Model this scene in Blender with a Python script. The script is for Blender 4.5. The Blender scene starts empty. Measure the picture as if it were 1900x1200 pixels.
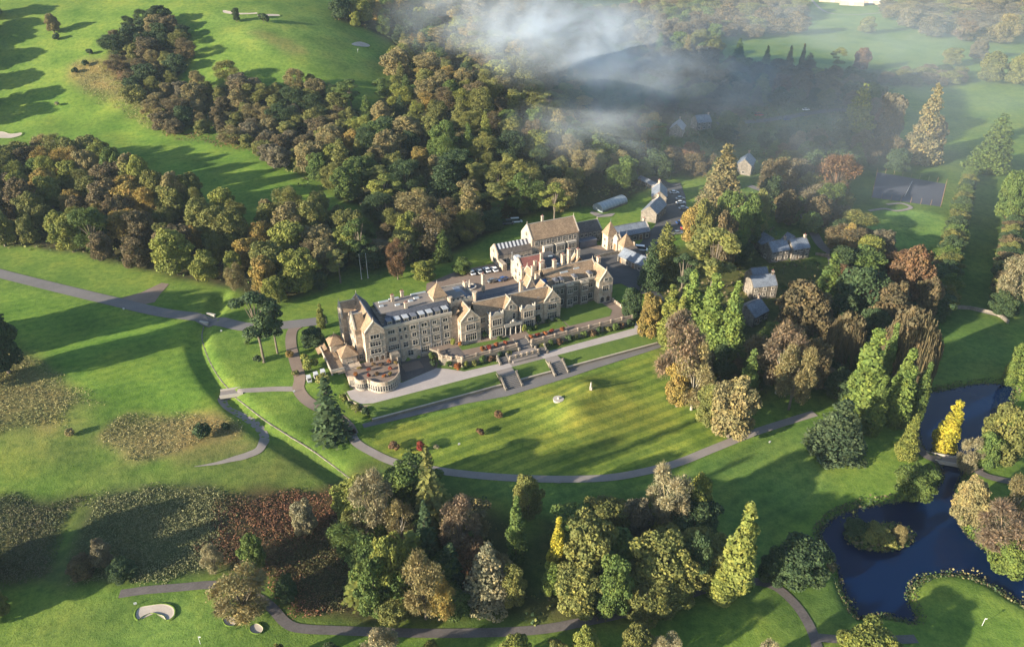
import bpy, math, random
import numpy as np
from mathutils import Vector, Matrix
from mathutils.geometry import delaunay_2d_cdt

scene = bpy.context.scene
col = scene.collection

# ------------------------------------------------------------------ camera
PITCH, CAM_H, FPX, CX, CY = math.radians(30.0), 125.0, 1380.0, 950.0, 600.0   # FPX, CX, CY: focal length and centre, for a 1900 x 1200 frame
cam_data = bpy.data.cameras.new('camera')
cam_data.sensor_width = 36.0
cam_data.lens = 36.0 * FPX / 1900.0
cam_data.clip_start, cam_data.clip_end = 1.0, 6000.0
cam = bpy.data.objects.new('camera', cam_data); col.objects.link(cam)
cam.location = (0, 0, CAM_H)
cam.rotation_euler = (math.radians(90) - PITCH, 0, 0)
scene.camera = cam

# ------------------------------------------------------------------ light
SUN_AZ, SUN_EL = math.radians(30.5), math.radians(15.5)     # the light travels along +X turned 32 degrees to +Y
world = bpy.data.worlds.new('World'); scene.world = world; world.use_nodes = True
wn = world.node_tree
bg = wn.nodes['Background']
sky = wn.nodes.new('ShaderNodeTexSky'); sky.sky_type = 'NISHITA'; sky.sun_disc = False
to_sun = Vector((-math.cos(SUN_AZ) * math.cos(SUN_EL), -math.sin(SUN_AZ) * math.cos(SUN_EL), math.sin(SUN_EL)))
sky.sun_elevation = SUN_EL
sky.sun_rotation = math.atan2(to_sun.x, to_sun.y)
sky.air_density, sky.dust_density, sky.ozone_density = 1.0, 0.6, 1.5
wn.links.new(sky.outputs[0], bg.inputs[0]); bg.inputs[1].default_value = 0.092
sun_data = bpy.data.lights.new('sun', 'SUN'); sun_data.energy = 5.0; sun_data.angle = math.radians(1.0)
sun_data.color = (1.0, 0.88, 0.69)
sun = bpy.data.objects.new('sun', sun_data); col.objects.link(sun)
sun.rotation_euler = (-to_sun).to_track_quat('-Z', 'Y').to_euler()
scene.view_settings.view_transform = 'Standard'; scene.view_settings.look = 'None'
scene.view_settings.exposure = 1.6; scene.view_settings.gamma = 1.0
scene.render.engine = 'CYCLES'
cy = scene.cycles
cy.use_denoising = True
cy.max_bounces = 6; cy.diffuse_bounces = 2; cy.glossy_bounces = 2; cy.transmission_bounces = 2
cy.transparent_max_bounces = 4; cy.volume_bounces = 3
cy.caustics_reflective = False; cy.caustics_refractive = False
cy.volume_step_rate = 0.6; cy.volume_max_steps = 96

# ------------------------------------------------------------------ the lie of the land
AZ = math.radians(25.3)
E1 = np.array([math.cos(AZ), math.sin(AZ)]); E2 = np.array([-math.sin(AZ), math.cos(AZ)]); HO = np.array([0.0, 200.0])
def to_local(x, y):
    return (x - HO[0]) * E1[0] + (y - HO[1]) * E1[1], (x - HO[0]) * E2[0] + (y - HO[1]) * E2[1]
def from_local(s, t):
    return HO[0] + s * E1[0] + t * E2[0], HO[1] + s * E1[1] + t * E2[1]
def sst(a, b, v):
    u = np.clip((v - a) / (b - a), 0, 1); return u * u * (3 - 2 * u)
HILL_L = np.array([(-900, 330), (-249, 286), (-206, 270), (-131, 246), (-86, 232), (60, 186), (900, -80)], float)
HILL_R = np.array([(-700, -260), (-120, 190), (-60, 240), (-38, 258), (-5, 296), (34, 316), (62, 352), (121, 591), (244, 1040), (420, 1700)], float)
def seg_dist(P, poly, closed):
    x, y = P; best = np.full(x.shape, 1e9); side = np.zeros(x.shape)
    n = len(poly)
    for i in range(n if closed else n - 1):
        a, b = poly[i], poly[(i + 1) % n]
        d = b - a; L2 = d @ d
        u = np.clip(((x - a[0]) * d[0] + (y - a[1]) * d[1]) / L2, 0, 1)
        dx, dy = x - a[0] - u * d[0], y - a[1] - u * d[1]
        dd = np.hypot(dx, dy); m = dd < best
        best = np.where(m, dd, best); side = np.where(m, np.sign(d[0] * dy - d[1] * dx), side)
    return best, side
def in_poly(x, y, poly):
    inside = np.zeros(x.shape, bool); n = len(poly)
    for i in range(n):
        (x1, y1), (x2, y2) = poly[i], poly[(i + 1) % n]
        c = ((y1 > y) != (y2 > y)) & (x < (x2 - x1) * (y - y1) / ((y2 - y1) or 1e-9) + x1)
        inside ^= c
    return inside
def base_height(x, y):
    s, t = to_local(x, y)
    w = sst(52, 80, np.abs(s))
    z = -5.0 + 5.0 * sst(-1.5 - 24 * w, 9 + 20 * w, t)
    ds = []
    for part in (HILL_L, HILL_R):
        d, side = seg_dist((x, y), part, False); ds.append(np.where(side > 0, d, -d))
    d = -34 * np.logaddexp(-ds[0] / 34, -ds[1] / 34); d = np.maximum(d, 0)      # the two flanks meet in a rounded coombe
    shelf = .10 * sst(0, 55, d) + .05 * sst(55, 120, d) + .85 * sst(105, 285, d)       # level shelf under the fairway, shaped so the left wood's shadows stretch over it
    w = sst(10, -85, x)
    amp = 64 * (1 - .82 * sst(0, 110, x) * sst(330, 470, y))
    z = z + amp * (shelf * w + (sst(-25, 235, d) - float(sst(-25, 235, np.array(0.0)))) * (1 - w))
    z = z + 14 * sst(330, 720, y) * sst(60, 200, x)
    z = z + 1.2 * np.sin(x * 0.031 + 1) * np.sin(y * 0.027) * sst(30, 90, d) + 0.5 * np.sin(x * 0.06 + y * 0.05) * sst(-20, -50, t)
    return z
LAKE_Z = -6.3
LAKE = [None]; MOUND = []; DITCH = [None]
def terr(x, y):
    x = np.asarray(x, float); y = np.asarray(y, float)
    z = base_height(x, y)
    for mx, my, r, h in MOUND:
        z = z + h * np.exp(-((x - mx) ** 2 + (y - my) ** 2) / (r * r))
    shp = z.shape; z = z.ravel().copy(); xr, yr = x.ravel(), y.ravel()
    def near(poly, pad):
        a, b = poly.min(0) - pad, poly.max(0) + pad
        return np.nonzero((xr > a[0]) & (xr < b[0]) & (yr > a[1]) & (yr < b[1]))[0]
    if DITCH[0] is not None:
        i = near(DITCH[0], 5)
        if len(i):
            d, _ = seg_dist((xr[i], yr[i]), DITCH[0], False)
            z[i] -= 1.6 * (1 - sst(0.6, 4.2, d))
    if LAKE[0] is not None:
        for poly in LAKE[0]:
            i = near(poly, 4)
            if len(i):
                d, _ = seg_dist((xr[i], yr[i]), poly, True)
                sd = np.where(in_poly(xr[i], yr[i], poly), d, -d)
                z[i] += (LAKE_Z - 1.8 - z[i]) * sst(-3.0, 3.0, sd)
    z = z.reshape(shp)
    return z
def rays(px, py):
    a = (np.asarray(px, float) - CX) / FPX; b = (np.asarray(py, float) - CY) / FPX
    c, s = math.cos(PITCH), math.sin(PITCH)
    return a, c - b * s, -s - b * c
def ground(px, py, dz=0.0):
    """points of the land (dz metres above it) seen in direction px, py of the frame"""
    px = np.atleast_1d(np.asarray(px, float)); py = np.atleast_1d(np.asarray(py, float))
    dx, dy, dzr = rays(px, py)
    t0 = np.full(px.shape, 60.0); t1 = np.full(px.shape, 2200.0)
    ts = np.geomspace(90, 2000, 150)
    X = dx[:, None] * ts; Y = dy[:, None] * ts; Z = CAM_H + dzr[:, None] * ts
    below = Z < terr(X, Y) + dz
    k = np.argmax(below, axis=1); k = np.where(below.any(axis=1), k, len(ts) - 1)
    lo = ts[np.maximum(k - 1, 0)]; hi = ts[k]
    for _ in range(18):
        m = (lo + hi) / 2
        b = CAM_H + dzr * m < terr(dx * m, dy * m) + dz
        hi = np.where(b, m, hi); lo = np.where(b, lo, m)
    x, y = dx * hi, dy * hi
    return np.stack([x, y, terr(x, y)], axis=1)
def G1(px, py, dz=0.0):
    return ground(px, py, dz)[0]
def flat(pts, z):
    out = []
    for px, py in pts:
        a, b, c = rays(px, py); t = (z - CAM_H) / c; out.append((float(a * t), float(b * t)))
    return np.array(out)
def project(x, y, z):
    c, s = math.cos(PITCH), math.sin(PITCH); dz = z - CAM_H
    dep = y * c - dz * s; dn = -y * s - dz * c
    return CX + FPX * x / dep, CY + FPX * dn / dep, dep
def spline(pts, closed=False, n=8):
    P = np.asarray(pts, float); m = len(P); out = []
    for i in range(m if closed else m - 1):
        p1, p2 = P[i], P[(i + 1) % m]
        p0 = P[i - 1] if (closed or i > 0) else 2 * p1 - p2
        p3 = P[(i + 2) % m] if (closed or i + 2 < m) else 2 * p2 - p1
        for k in range(n):
            u = k / n
            out.append(0.5 * (2 * p1 + (p2 - p0) * u + (2 * p0 - 5 * p1 + 4 * p2 - p3) * u * u + (3 * p1 - p0 - 3 * p2 + p3) * u ** 3))
    if not closed: out.append(P[-1])
    return np.array(out)

lake_px = [(1520, 990), (1540, 965), (1580, 945), (1640, 935), (1690, 925), (1735, 905), (1748, 880), (1745, 862), (1790, 866), (1778, 900), (1772, 940), (1790, 985), (1840, 1030), (1900, 1062), (1990, 1100), (1990, 1150), (1900, 1122), (1850, 1092), (1800, 1068), (1745, 1062), (1700, 1075), (1684, 1100), (1690, 1125), (1700, 1146), (1690, 1152), (1640, 1140), (1597, 1148), (1575, 1120), (1560, 1080), (1552, 1050), (1535, 1020)]
pond_px = [(1706, 735), (1760, 722), (1815, 712), (1880, 716), (1870, 750), (1830, 800), (1815, 840), (1780, 848), (1745, 848), (1712, 830), (1700, 780)]
L0 = flat(lake_px, LAKE_Z); L1 = flat(pond_px, LAKE_Z)
LAKE[0] = [spline(L0, True, 3), spline(L1, True, 3)]
ditch_px = [(408, 548), (400, 575), (372, 612), (367, 640), (378, 672), (400, 708), (424, 736), (450, 762), (485, 792), (525, 818), (570, 845), (610, 869), (655, 897)]
_d = ground(*zip(*ditch_px))[:, :2]
DITCH[0] = spline(_d, False, 3)
for px, py, r, h in [(1092, 728, 5.0, 3.0), (1060, 758, 6.5, 2.4), (1140, 722, 5, 1.2)]:
    g = G1(px, py); MOUND.append((g[0], g[1], r, h))

# ------------------------------------------------------------------ tags, meshes, materials
def tag(o, label=None, cat=None, group=None, kind=None):
    if label: o['label'] = label
    if cat: o['category'] = cat
    if group: o['group'] = group
    if kind: o['kind'] = kind
    return o
def empty(name, loc=(0, 0, 0), rz=0.0, parent=None):
    o = bpy.data.objects.new(name, None); col.objects.link(o)
    o.location = loc; o.rotation_euler = (0, 0, rz); o.empty_display_size = 0.5
    if parent: o.parent = parent
    return o
def link(name, me, parent=None, loc=(0, 0, 0), rz=0.0, scale=(1, 1, 1)):
    o = bpy.data.objects.new(name, me); col.objects.link(o)
    o.location = loc; o.rotation_euler = (0, 0, rz); o.scale = scale
    if parent: o.parent = parent
    return o
def np_mesh(name, V, F, mats=(), idx=None, attrs=None, smooth=False):
    """V (n,3), F (m,k) all faces with k corners"""
    V = np.asarray(V, np.float32); F = np.asarray(F, np.int32)
    me = bpy.data.meshes.new(name)
    me.vertices.add(len(V)); me.vertices.foreach_set('co', V.ravel())
    m, k = F.shape
    me.loops.add(m * k); me.loops.foreach_set('vertex_index', F.ravel())
    me.polygons.add(m); me.polygons.foreach_set('loop_start', np.arange(0, m * k, k, dtype=np.int32))
    if idx is not None: me.polygons.foreach_set('material_index', np.asarray(idx, np.int32))
    for a in mats: me.materials.append(a)
    if smooth: me.polygons.foreach_set('use_smooth', np.ones(m, bool))
    for nm, (typ, dat) in (attrs or {}).items():
        at = me.attributes.new(nm, typ, 'POINT')
        at.data.foreach_set('color' if typ == 'FLOAT_COLOR' else 'value', np.asarray(dat, np.float32).ravel())
    me.update(calc_edges=True); me.validate()
    return me
class MB:
    def __init__(self): self.v = []; self.f = []; self.m = []
    def face(self, pts, mi=0):
        n = len(self.v); self.v.extend(tuple(float(c) for c in p) for p in pts); self.f.append(tuple(range(n, n + len(pts)))); self.m.append(mi)
    def box(self, x0, x1, y0, y1, z0, z1, mi=0, top=None):
        n = len(self.v)
        self.v += [(x0, y0, z0), (x1, y0, z0), (x1, y1, z0), (x0, y1, z0), (x0, y0, z1), (x1, y0, z1), (x1, y1, z1), (x0, y1, z1)]
        for k, q in enumerate([(0, 3, 2, 1), (4, 5, 6, 7), (0, 1, 5, 4), (1, 2, 6, 5), (2, 3, 7, 6), (3, 0, 4, 7)]):
            self.f.append(tuple(n + i for i in q)); self.m.append(top if (k == 1 and top is not None) else mi)
        return self
    def prism(self, pts, z0, z1, mi=0, top=None):
        n = len(pts)
        a = sum(pts[i][0] * pts[(i + 1) % n][1] - pts[(i + 1) % n][0] * pts[i][1] for i in range(n))
        if a < 0: pts = pts[::-1]
        self.face([(p[0], p[1], z1) for p in pts], mi if top is None else top)
        self.face([(p[0], p[1], z0) for p in reversed(pts)], mi)
        for i in range(n):
            p, q = pts[i], pts[(i + 1) % n]
            self.face([(p[0], p[1], z0), (q[0], q[1], z0), (q[0], q[1], z1), (p[0], p[1], z1)], mi)
        return self
    def cyl(self, cx, cy_, z0, z1, r0, r1=None, n=10, mi=0):
        r1 = r0 if r1 is None else r1
        A = [(cx + r0 * math.cos(2 * math.pi * i / n), cy_ + r0 * math.sin(2 * math.pi * i / n), z0) for i in range(n)]
        B = [(cx + r1 * math.cos(2 * math.pi * i / n), cy_ + r1 * math.sin(2 * math.pi * i / n), z1) for i in range(n)]
        for i in range(n):
            j = (i + 1) % n; self.face([A[i], A[j], B[j], B[i]], mi)
        self.face(B, mi); self.face(A[::-1], mi)
        return self
    def pyramid(self, x0, x1, y0, y1, z0, z1, mi=0, flat=0.0):
        cx, cy_ = (x0 + x1) / 2, (y0 + y1) / 2; f = flat
        a = [(x0, y0, z0), (x1, y0, z0), (x1, y1, z0), (x0, y1, z0)]
        if f == 0:
            for i in range(4): self.face([a[i], a[(i + 1) % 4], (cx, cy_, z1)], mi)
        else:
            b = [(cx + (p[0] - cx) * f, cy_ + (p[1] - cy_) * f, z1) for p in a]
            for i in range(4): self.face([a[i], a[(i + 1) % 4], b[(i + 1) % 4], b[i]], mi)
            self.face(b, mi)
        self.face(a[::-1], mi)
        return self
    def build(self, name, mats, parent=None, loc=(0, 0, 0), rz=0.0, smooth=False):
        me = self.mesh(name, mats, smooth)
        return link(name, me, parent, loc, rz)
    def mesh(self, name, mats, smooth=False):
        me = bpy.data.meshes.new(name); me.from_pydata(self.v, [], self.f)
        for a in (mats if isinstance(mats, (list, tuple)) else [mats]): me.materials.append(a)
        me.polygons.foreach_set('material_index', np.array(self.m, np.int32))
        if smooth: me.polygons.foreach_set('use_smooth', np.ones(len(self.f), bool))
        uv = []
        for f in self.f:            # metres along and up each face
            P = [Vector(self.v[i]) for i in f]
            n = (P[1] - P[0]).cross(P[2] - P[0]); n = n.normalized() if n.length > 1e-9 else Vector((0, 0, 1))
            u = Vector((-n.y, n.x, 0)); u = u.normalized() if u.length > 0.02 else Vector((1, 0, 0)); w = n.cross(u)
            for q in P: uv += [q.dot(u), q.dot(w)]
        me.uv_layers.new(name='UVMap').data.foreach_set('uv', np.array(uv, np.float32))
        me.update(); return me

def nodes(name):
    m = bpy.data.materials.new(name); m.use_nodes = True
    nt = m.node_tree; b = nt.nodes['Principled BSDF']
    return m, nt, b
def N(nt, typ, **kw):
    n = nt.nodes.new(typ)
    for k, v in kw.items():
        if hasattr(n, k): setattr(n, k, v)
        else: n.inputs[k.replace('_', ' ')].default_value = v
    return n
def ramp(nt, src, stops):
    r = nt.nodes.new('ShaderNodeValToRGB'); e = r.color_ramp.elements
    while len(e) < len(stops): e.new(0.5)
    for el, (p, c) in zip(e, stops): el.position = p; el.color = (*c, 1)
    nt.links.new(src, r.inputs[0]); return r.outputs[0]
def mixc(nt, fac, a, b, mode='MIX'):
    n = nt.nodes.new('ShaderNodeMix'); n.data_type = 'RGBA'; n.blend_type = mode
    for k, v in ((0, fac), (6, a), (7, b)):
        if hasattr(v, 'is_linked') or hasattr(v, 'links'): nt.links.new(v, n.inputs[k])
        elif k == 0: n.inputs[0].default_value = v
        else: n.inputs[k].default_value = (*v, 1)
    return n.outputs[2]
def noise(nt, scale, detail=4.0, rough=0.6, vec=None, dist=0.0):
    n = nt.nodes.new('ShaderNodeTexNoise'); n.inputs['Scale'].default_value = scale
    n.inputs['Detail'].default_value = detail; n.inputs['Roughness'].default_value = rough; n.inputs['Distortion'].default_value = dist
    if vec is not None: nt.links.new(vec, n.inputs['Vector'])
    return n.outputs[0]
def coord(nt, kind='Object'):
    if kind == 'World':
        return nt.nodes.new('ShaderNodeNewGeometry').outputs['Position']
    return nt.nodes.new('ShaderNodeTexCoord').outputs[kind]
def bump(nt, b, h, strength=0.3, dist=0.1):
    n = nt.nodes.new('ShaderNodeBump'); n.inputs['Strength'].default_value = strength; n.inputs['Distance'].default_value = dist
    nt.links.new(h, n.inputs['Height']); nt.links.new(n.outputs[0], b.inputs['Normal'])
def plain(name, c0, c1, scale=0.6, rough=0.85, spec=0.3, fine=None, bumpv=0.0, metal=0.0):
    """weathered surface: two tones blended by broad and fine noise"""
    m, nt, b = nodes(name); p = coord(nt, 'World')
    a = noise(nt, scale, 5, 0.65, p); f = noise(nt, fine or scale * 9, 3, 0.7, p)
    c = mixc(nt, 0.4, ramp(nt, a, [(0.3, c0), (0.7, c1)]), ramp(nt, f, [(0.3, c0), (0.7, c1)]))
    nt.links.new(c, b.inputs['Base Color']); b.inputs['Roughness'].default_value = rough
    b.inputs['Specular IOR Level'].default_value = spec; b.inputs['Metallic'].default_value = metal
    if bumpv: bump(nt, b, f, bumpv, 0.08)
    return m
def walling(name, c0, c1, scale=0.35, rough=0.9, spec=0.2, fine=3.0, bumpv=0.3):
    """coursed granite: blocks of differing tone, weather stains and lichen"""
    m, nt, b = nodes(name); uv = nt.nodes.new('ShaderNodeUVMap').outputs[0]
    br = nt.nodes.new('ShaderNodeTexBrick'); br.inputs['Scale'].default_value = 1.0; br.inputs['Brick Width'].default_value = .75; br.inputs['Row Height'].default_value = .36; br.inputs['Mortar Size'].default_value = .02; br.inputs['Bias'].default_value = -.1
    br.inputs['Color1'].default_value = (*c0, 1); br.inputs['Color2'].default_value = (*c1, 1); br.inputs['Mortar'].default_value = (*[v * .6 for v in c0], 1); nt.links.new(uv, br.inputs['Vector'])
    p = coord(nt, 'World'); a = noise(nt, scale, 6, .7, p); mp = nt.nodes.new('ShaderNodeMapping'); mp.inputs['Scale'].default_value = (1.2, 1.2, .18); nt.links.new(p, mp.inputs[0]); st = noise(nt, 1.0, 4, .6, mp.outputs[0])
    c = mixc(nt, 1.0, br.outputs[0], ramp(nt, a, [(.28, (.66, .64, .62)), (.5, (1, 1, 1)), (.74, (1.22, 1.18, 1.12))]), 'MULTIPLY')
    c = mixc(nt, 1.0, c, ramp(nt, st, [(.30, (.62, .62, .63)), (.52, (1, 1, 1)), (1, (1.08, 1.07, 1.05))]), 'MULTIPLY')
    nt.links.new(c, b.inputs['Base Color']); b.inputs['Roughness'].default_value = rough; b.inputs['Specular IOR Level'].default_value = spec; bump(nt, b, a, bumpv, .08)
    return m
M = {}
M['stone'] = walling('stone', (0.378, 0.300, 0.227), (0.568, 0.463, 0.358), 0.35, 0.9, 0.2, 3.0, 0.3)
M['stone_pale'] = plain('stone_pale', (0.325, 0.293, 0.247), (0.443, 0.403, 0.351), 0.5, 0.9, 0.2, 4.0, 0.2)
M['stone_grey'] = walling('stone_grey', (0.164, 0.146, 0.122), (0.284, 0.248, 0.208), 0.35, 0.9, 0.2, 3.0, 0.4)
M['coping'] = plain('coping', (0.329, 0.286, 0.229), (0.472, 0.415, 0.343), 0.8, 0.9, 0.2)
M['lead'] = plain('lead', (0.091, 0.098, 0.119), (0.168, 0.175, 0.203), 0.3, 0.55, 0.4)
M['flat_roof'] = plain('flat_roof', (0.161, 0.136, 0.118), (0.236, 0.205, 0.180), 0.25, 0.9, 0.2)
M['white'] = plain('white_paint', (0.475, 0.482, 0.490), (0.590, 0.590, 0.590), 1.0, 0.5, 0.4)
M['asphalt'] = plain('asphalt', (0.120, 0.111, 0.108), (0.180, 0.168, 0.162), 0.12, 0.95, 0.2, 2.5)
M['yard'] = plain('yard', (0.060, 0.060, 0.063), (0.102, 0.099, 0.099), 0.15, 0.95, 0.2, 2.0)
M['gravel'] = plain('gravel', (0.156, 0.114, 0.090), (0.240, 0.186, 0.150), 0.15, 0.95, 0.15, 3.0)
M['path'] = plain('path', (0.187, 0.161, 0.146), (0.270, 0.239, 0.218), 0.25, 0.95, 0.15, 3.0)
M['paving'] = plain('paving', (0.297, 0.261, 0.246), (0.416, 0.371, 0.350), 0.3, 0.9, 0.2, 2.2)
M['dark_paving'] = plain('dark_paving', (0.078, 0.069, 0.066), (0.144, 0.126, 0.120), 0.25, 0.9, 0.2, 2.0)
M['sand'] = plain('sand', (0.330, 0.276, 0.228), (0.444, 0.390, 0.336), 0.3, 0.95, 0.1, 2.5, 0.2)
M['wood'] = plain('wood', (0.16, 0.09, 0.05), (0.28, 0.17, 0.09), 1.5, 0.7)
M['wall_rubble'] = plain('wall_rubble', (0.154, 0.133, 0.105), (0.280, 0.245, 0.189), 0.8, 0.95, 0.1, 4.0, 0.5)
M['metal'] = plain('metal', (0.30, 0.32, 0.34), (0.45, 0.47, 0.5), 1.0, 0.4, 0.5)
M['glass'], _nt, _b = nodes('window_glass')
_b.inputs['Base Color'].default_value = (0.022, 0.026, 0.032, 1); _b.inputs['Roughness'].default_value = 0.08; _b.inputs['Specular IOR Level'].default_value = 0.6
M['poly'] = plain('polythene', (0.210, 0.252, 0.280), (0.322, 0.364, 0.392), 0.4, 0.35, 0.5)
M['blue'] = plain('blue_sheet', (0.03, 0.14, 0.42), (0.06, 0.24, 0.6), 1.0, 0.5)
def tiled(name, c0, c1, w=0.5, h=0.3, rough=0.85):
    """roofing of small tiles laid in courses, weathered by patches"""
    m, nt, b = nodes(name)
    uv = nt.nodes.new('ShaderNodeUVMap').outputs[0]
    br = nt.nodes.new('ShaderNodeTexBrick'); br.inputs['Scale'].default_value = 1.0
    br.inputs['Brick Width'].default_value = w; br.inputs['Row Height'].default_value = h; br.inputs['Mortar Size'].default_value = 0.02
    br.inputs['Color1'].default_value = (*c0, 1); br.inputs['Color2'].default_value = (*c1, 1); br.inputs['Mortar'].default_value = (*[x * 0.45 for x in c0], 1)
    nt.links.new(uv, br.inputs['Vector'])
    p = coord(nt, 'World'); a = noise(nt, 0.35, 5, 0.7, p)
    c = mixc(nt, 1.0, br.outputs[0], ramp(nt, a, [(0.3, (0.72, 0.70, 0.68)), (0.7, (1.2, 1.16, 1.1))]), 'MULTIPLY')
    nt.links.new(c, b.inputs['Base Color']); b.inputs['Roughness'].default_value = rough; b.inputs['Specular IOR Level'].default_value = 0.25
    bump(nt, b, br.outputs[1], -0.35, 0.06)
    return m
M['tile'] = tiled('stone_tile', (0.230, 0.160, 0.106), (0.328, 0.242, 0.161))
M['slate'] = tiled('slate', (0.064, 0.071, 0.094), (0.105, 0.112, 0.139), 0.45, 0.3, 0.6)
M['slate_blue'] = tiled('slate_blue', (0.156, 0.186, 0.240), (0.228, 0.264, 0.324), 0.45, 0.3, 0.5)
M['tile_red'] = tiled('tile_red', (0.210, 0.081, 0.070), (0.294, 0.126, 0.108), 0.4, 0.3)
M['tile_grey'] = tiled('tile_grey', (0.105, 0.091, 0.084), (0.154, 0.133, 0.119), 0.4, 0.3)

def drape(name, poly, mat, lift=0.08, step=2.5, parent=None, attrs=False):
    """a thin sheet lying on the land inside a world polygon"""
    P = np.asarray(poly, float); x0, y0 = P.min(0); x1, y1 = P.max(0)
    gx, gy = np.meshgrid(np.arange(x0 + step / 2, x1, step), np.arange(y0 + step / 2, y1, step)); gx, gy = gx.ravel(), gy.ravel()
    d, _ = seg_dist((gx, gy), P, True); k = in_poly(gx, gy, P) & (d > step * 0.4)
    pts = [Vector(p) for p in P] + [Vector((a, b)) for a, b in zip(gx[k], gy[k])]
    n = len(P)
    v, e, f, *_ = delaunay_2d_cdt(pts, [(i, (i + 1) % n) for i in range(n)], [], 1, 1e-4)
    V = np.array([(p.x, p.y) for p in v]); F = np.array([t for t in f if len(t) == 3], np.int32)
    a, b, c = V[F[:, 0]], V[F[:, 1]], V[F[:, 2]]
    cr = (b[:, 0] - a[:, 0]) * (c[:, 1] - a[:, 1]) - (b[:, 1] - a[:, 1]) * (c[:, 0] - a[:, 0])
    F[cr < 0] = F[cr < 0][:, ::-1]
    z = terr(V[:, 0], V[:, 1]) + lift
    me = np_mesh(name, np.column_stack([V, z]), F, [mat], smooth=True)
    return link(name, me, parent)
def ribbon(name, pts, width, mat, lift=0.1, n=6, wide=None, parent=None):
    """a road or path of even width following world points"""
    C = spline(pts, False, n); T = np.gradient(C, axis=0); T /= np.linalg.norm(T, axis=1)[:, None]
    R = np.column_stack([T[:, 1], -T[:, 0]]); rows = []
    w = np.full(len(C), width) if wide is None else np.interp(np.linspace(0, 1, len(C)), np.linspace(0, 1, len(wide)), wide)
    for u in (-0.5, -0.17, 0.17, 0.5):
        q = C + R * (u * w)[:, None]; rows.append(np.column_stack([q, terr(q[:, 0], q[:, 1]) + lift]))
    V = np.concatenate(rows); m = len(C); F = []
    for r in range(3):
        for i in range(m - 1): F.append((r * m + i, (r + 1) * m + i, (r + 1) * m + i + 1, r * m + i + 1))
    me = np_mesh(name, V, F, [mat], smooth=True)
    if me.polygons[0].normal.z < 0: me.flip_normals()
    return link(name, me, parent)
def gpx(pts, dz=0.0):
    return ground(*zip(*pts), dz)[:, :2]

# ------------------------------------------------------------------ the ground
rng = np.random.default_rng(7)
def axis(segs):
    out = []
    for a, b, st in segs: out.append(np.arange(a, b, st))
    return np.unique(np.concatenate(out))
gx = np.concatenate([-np.geomspace(1100, 320, 40), np.arange(-316, 330, 1.6), np.geomspace(332, 1100, 40)])
gy = np.concatenate([np.linspace(-55, 68, 16), np.arange(70, 430, 1.6), np.geomspace(432, 1600, 130)])
GXX, GYY = np.meshgrid(gx, gy); X, Y = GXX.ravel(), GYY.ravel()
Z = terr(X, Y)
# slabs stand on the land in front of the house; the land stays below them
s_, t_ = to_local(X, Y)
under = (s_ > -50) & (s_ < 49.5) & (t_ > -9.5) & (t_ < 30)
Z = np.where(under, np.minimum(Z, np.where(t_ < 12, -5.2, -0.6)), Z)
def wob(x, y, s):
    return np.sin(x * 0.9 / s + 1.3 * np.sin(y * 0.7 / s)) + np.sin(y * 1.1 / s + 1.7 * np.sin(x * 0.6 / s))
GRASS = np.array([0.114, 0.182, 0.031]); DEEP = np.array([0.075, 0.130, 0.030]); TAN = np.array([0.20, 0.165, 0.065]); OLIVE = np.array([0.105, 0.115, 0.035])
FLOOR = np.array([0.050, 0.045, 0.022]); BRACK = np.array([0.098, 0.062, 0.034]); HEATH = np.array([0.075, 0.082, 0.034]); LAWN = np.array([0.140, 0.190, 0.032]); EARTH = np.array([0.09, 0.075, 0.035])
COL = np.tile(GRASS, (len(X), 1)); STR = np.zeros(len(X))
wb = wob(X, Y, 23) * 0.25 + wob(X, Y, 7) * 0.12
COL = COL * (1 + 0.16 * wb[:, None]) + (wb[:, None] > 0) * wb[:, None] * np.array([0.014, 0.006, 0.002])
def zone(pts_px, c, soft=3.0, amt=1.0, dz=0.0, stripe=0.0, rag=1.0):
    global COL, STR
    P = spline(gpx(pts_px, dz), True, 3)
    bx = (X > P[:, 0].min() - 12) & (X < P[:, 0].max() + 12) & (Y > P[:, 1].min() - 12) & (Y < P[:, 1].max() + 12)
    i = np.nonzero(bx)[0]
    d, _ = seg_dist((X[i], Y[i]), P, True); sd = np.where(in_poly(X[i], Y[i], P), d, -d) + rag * wob(X[i], Y[i], 3.0) * 0.6
    w = sst(-soft, soft, sd) * amt
    COL[i] = COL[i] * (1 - w[:, None]) + (c * (1 + 0.2 * wob(X[i], Y[i], 5)[:, None] * 0.5)) * w[:, None]
    STR[i] = STR[i] * (1 - w) + stripe * w
    return P
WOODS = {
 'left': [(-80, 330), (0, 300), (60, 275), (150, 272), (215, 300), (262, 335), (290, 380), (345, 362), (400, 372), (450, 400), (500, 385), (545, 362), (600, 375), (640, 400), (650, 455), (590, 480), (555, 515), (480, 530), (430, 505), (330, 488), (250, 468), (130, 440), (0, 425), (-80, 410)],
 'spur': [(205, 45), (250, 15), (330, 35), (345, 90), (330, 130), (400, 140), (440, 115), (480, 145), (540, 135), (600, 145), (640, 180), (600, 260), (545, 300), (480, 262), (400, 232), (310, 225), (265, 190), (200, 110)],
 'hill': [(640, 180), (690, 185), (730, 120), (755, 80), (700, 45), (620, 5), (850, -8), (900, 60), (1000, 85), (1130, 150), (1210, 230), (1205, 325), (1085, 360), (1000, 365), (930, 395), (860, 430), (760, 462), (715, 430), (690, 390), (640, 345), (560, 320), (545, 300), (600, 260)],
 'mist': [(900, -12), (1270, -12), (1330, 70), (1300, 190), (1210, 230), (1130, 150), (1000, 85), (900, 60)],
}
for k, p in WOODS.items(): zone(p, FLOOR, 3, 0.95, dz=7)
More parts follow.
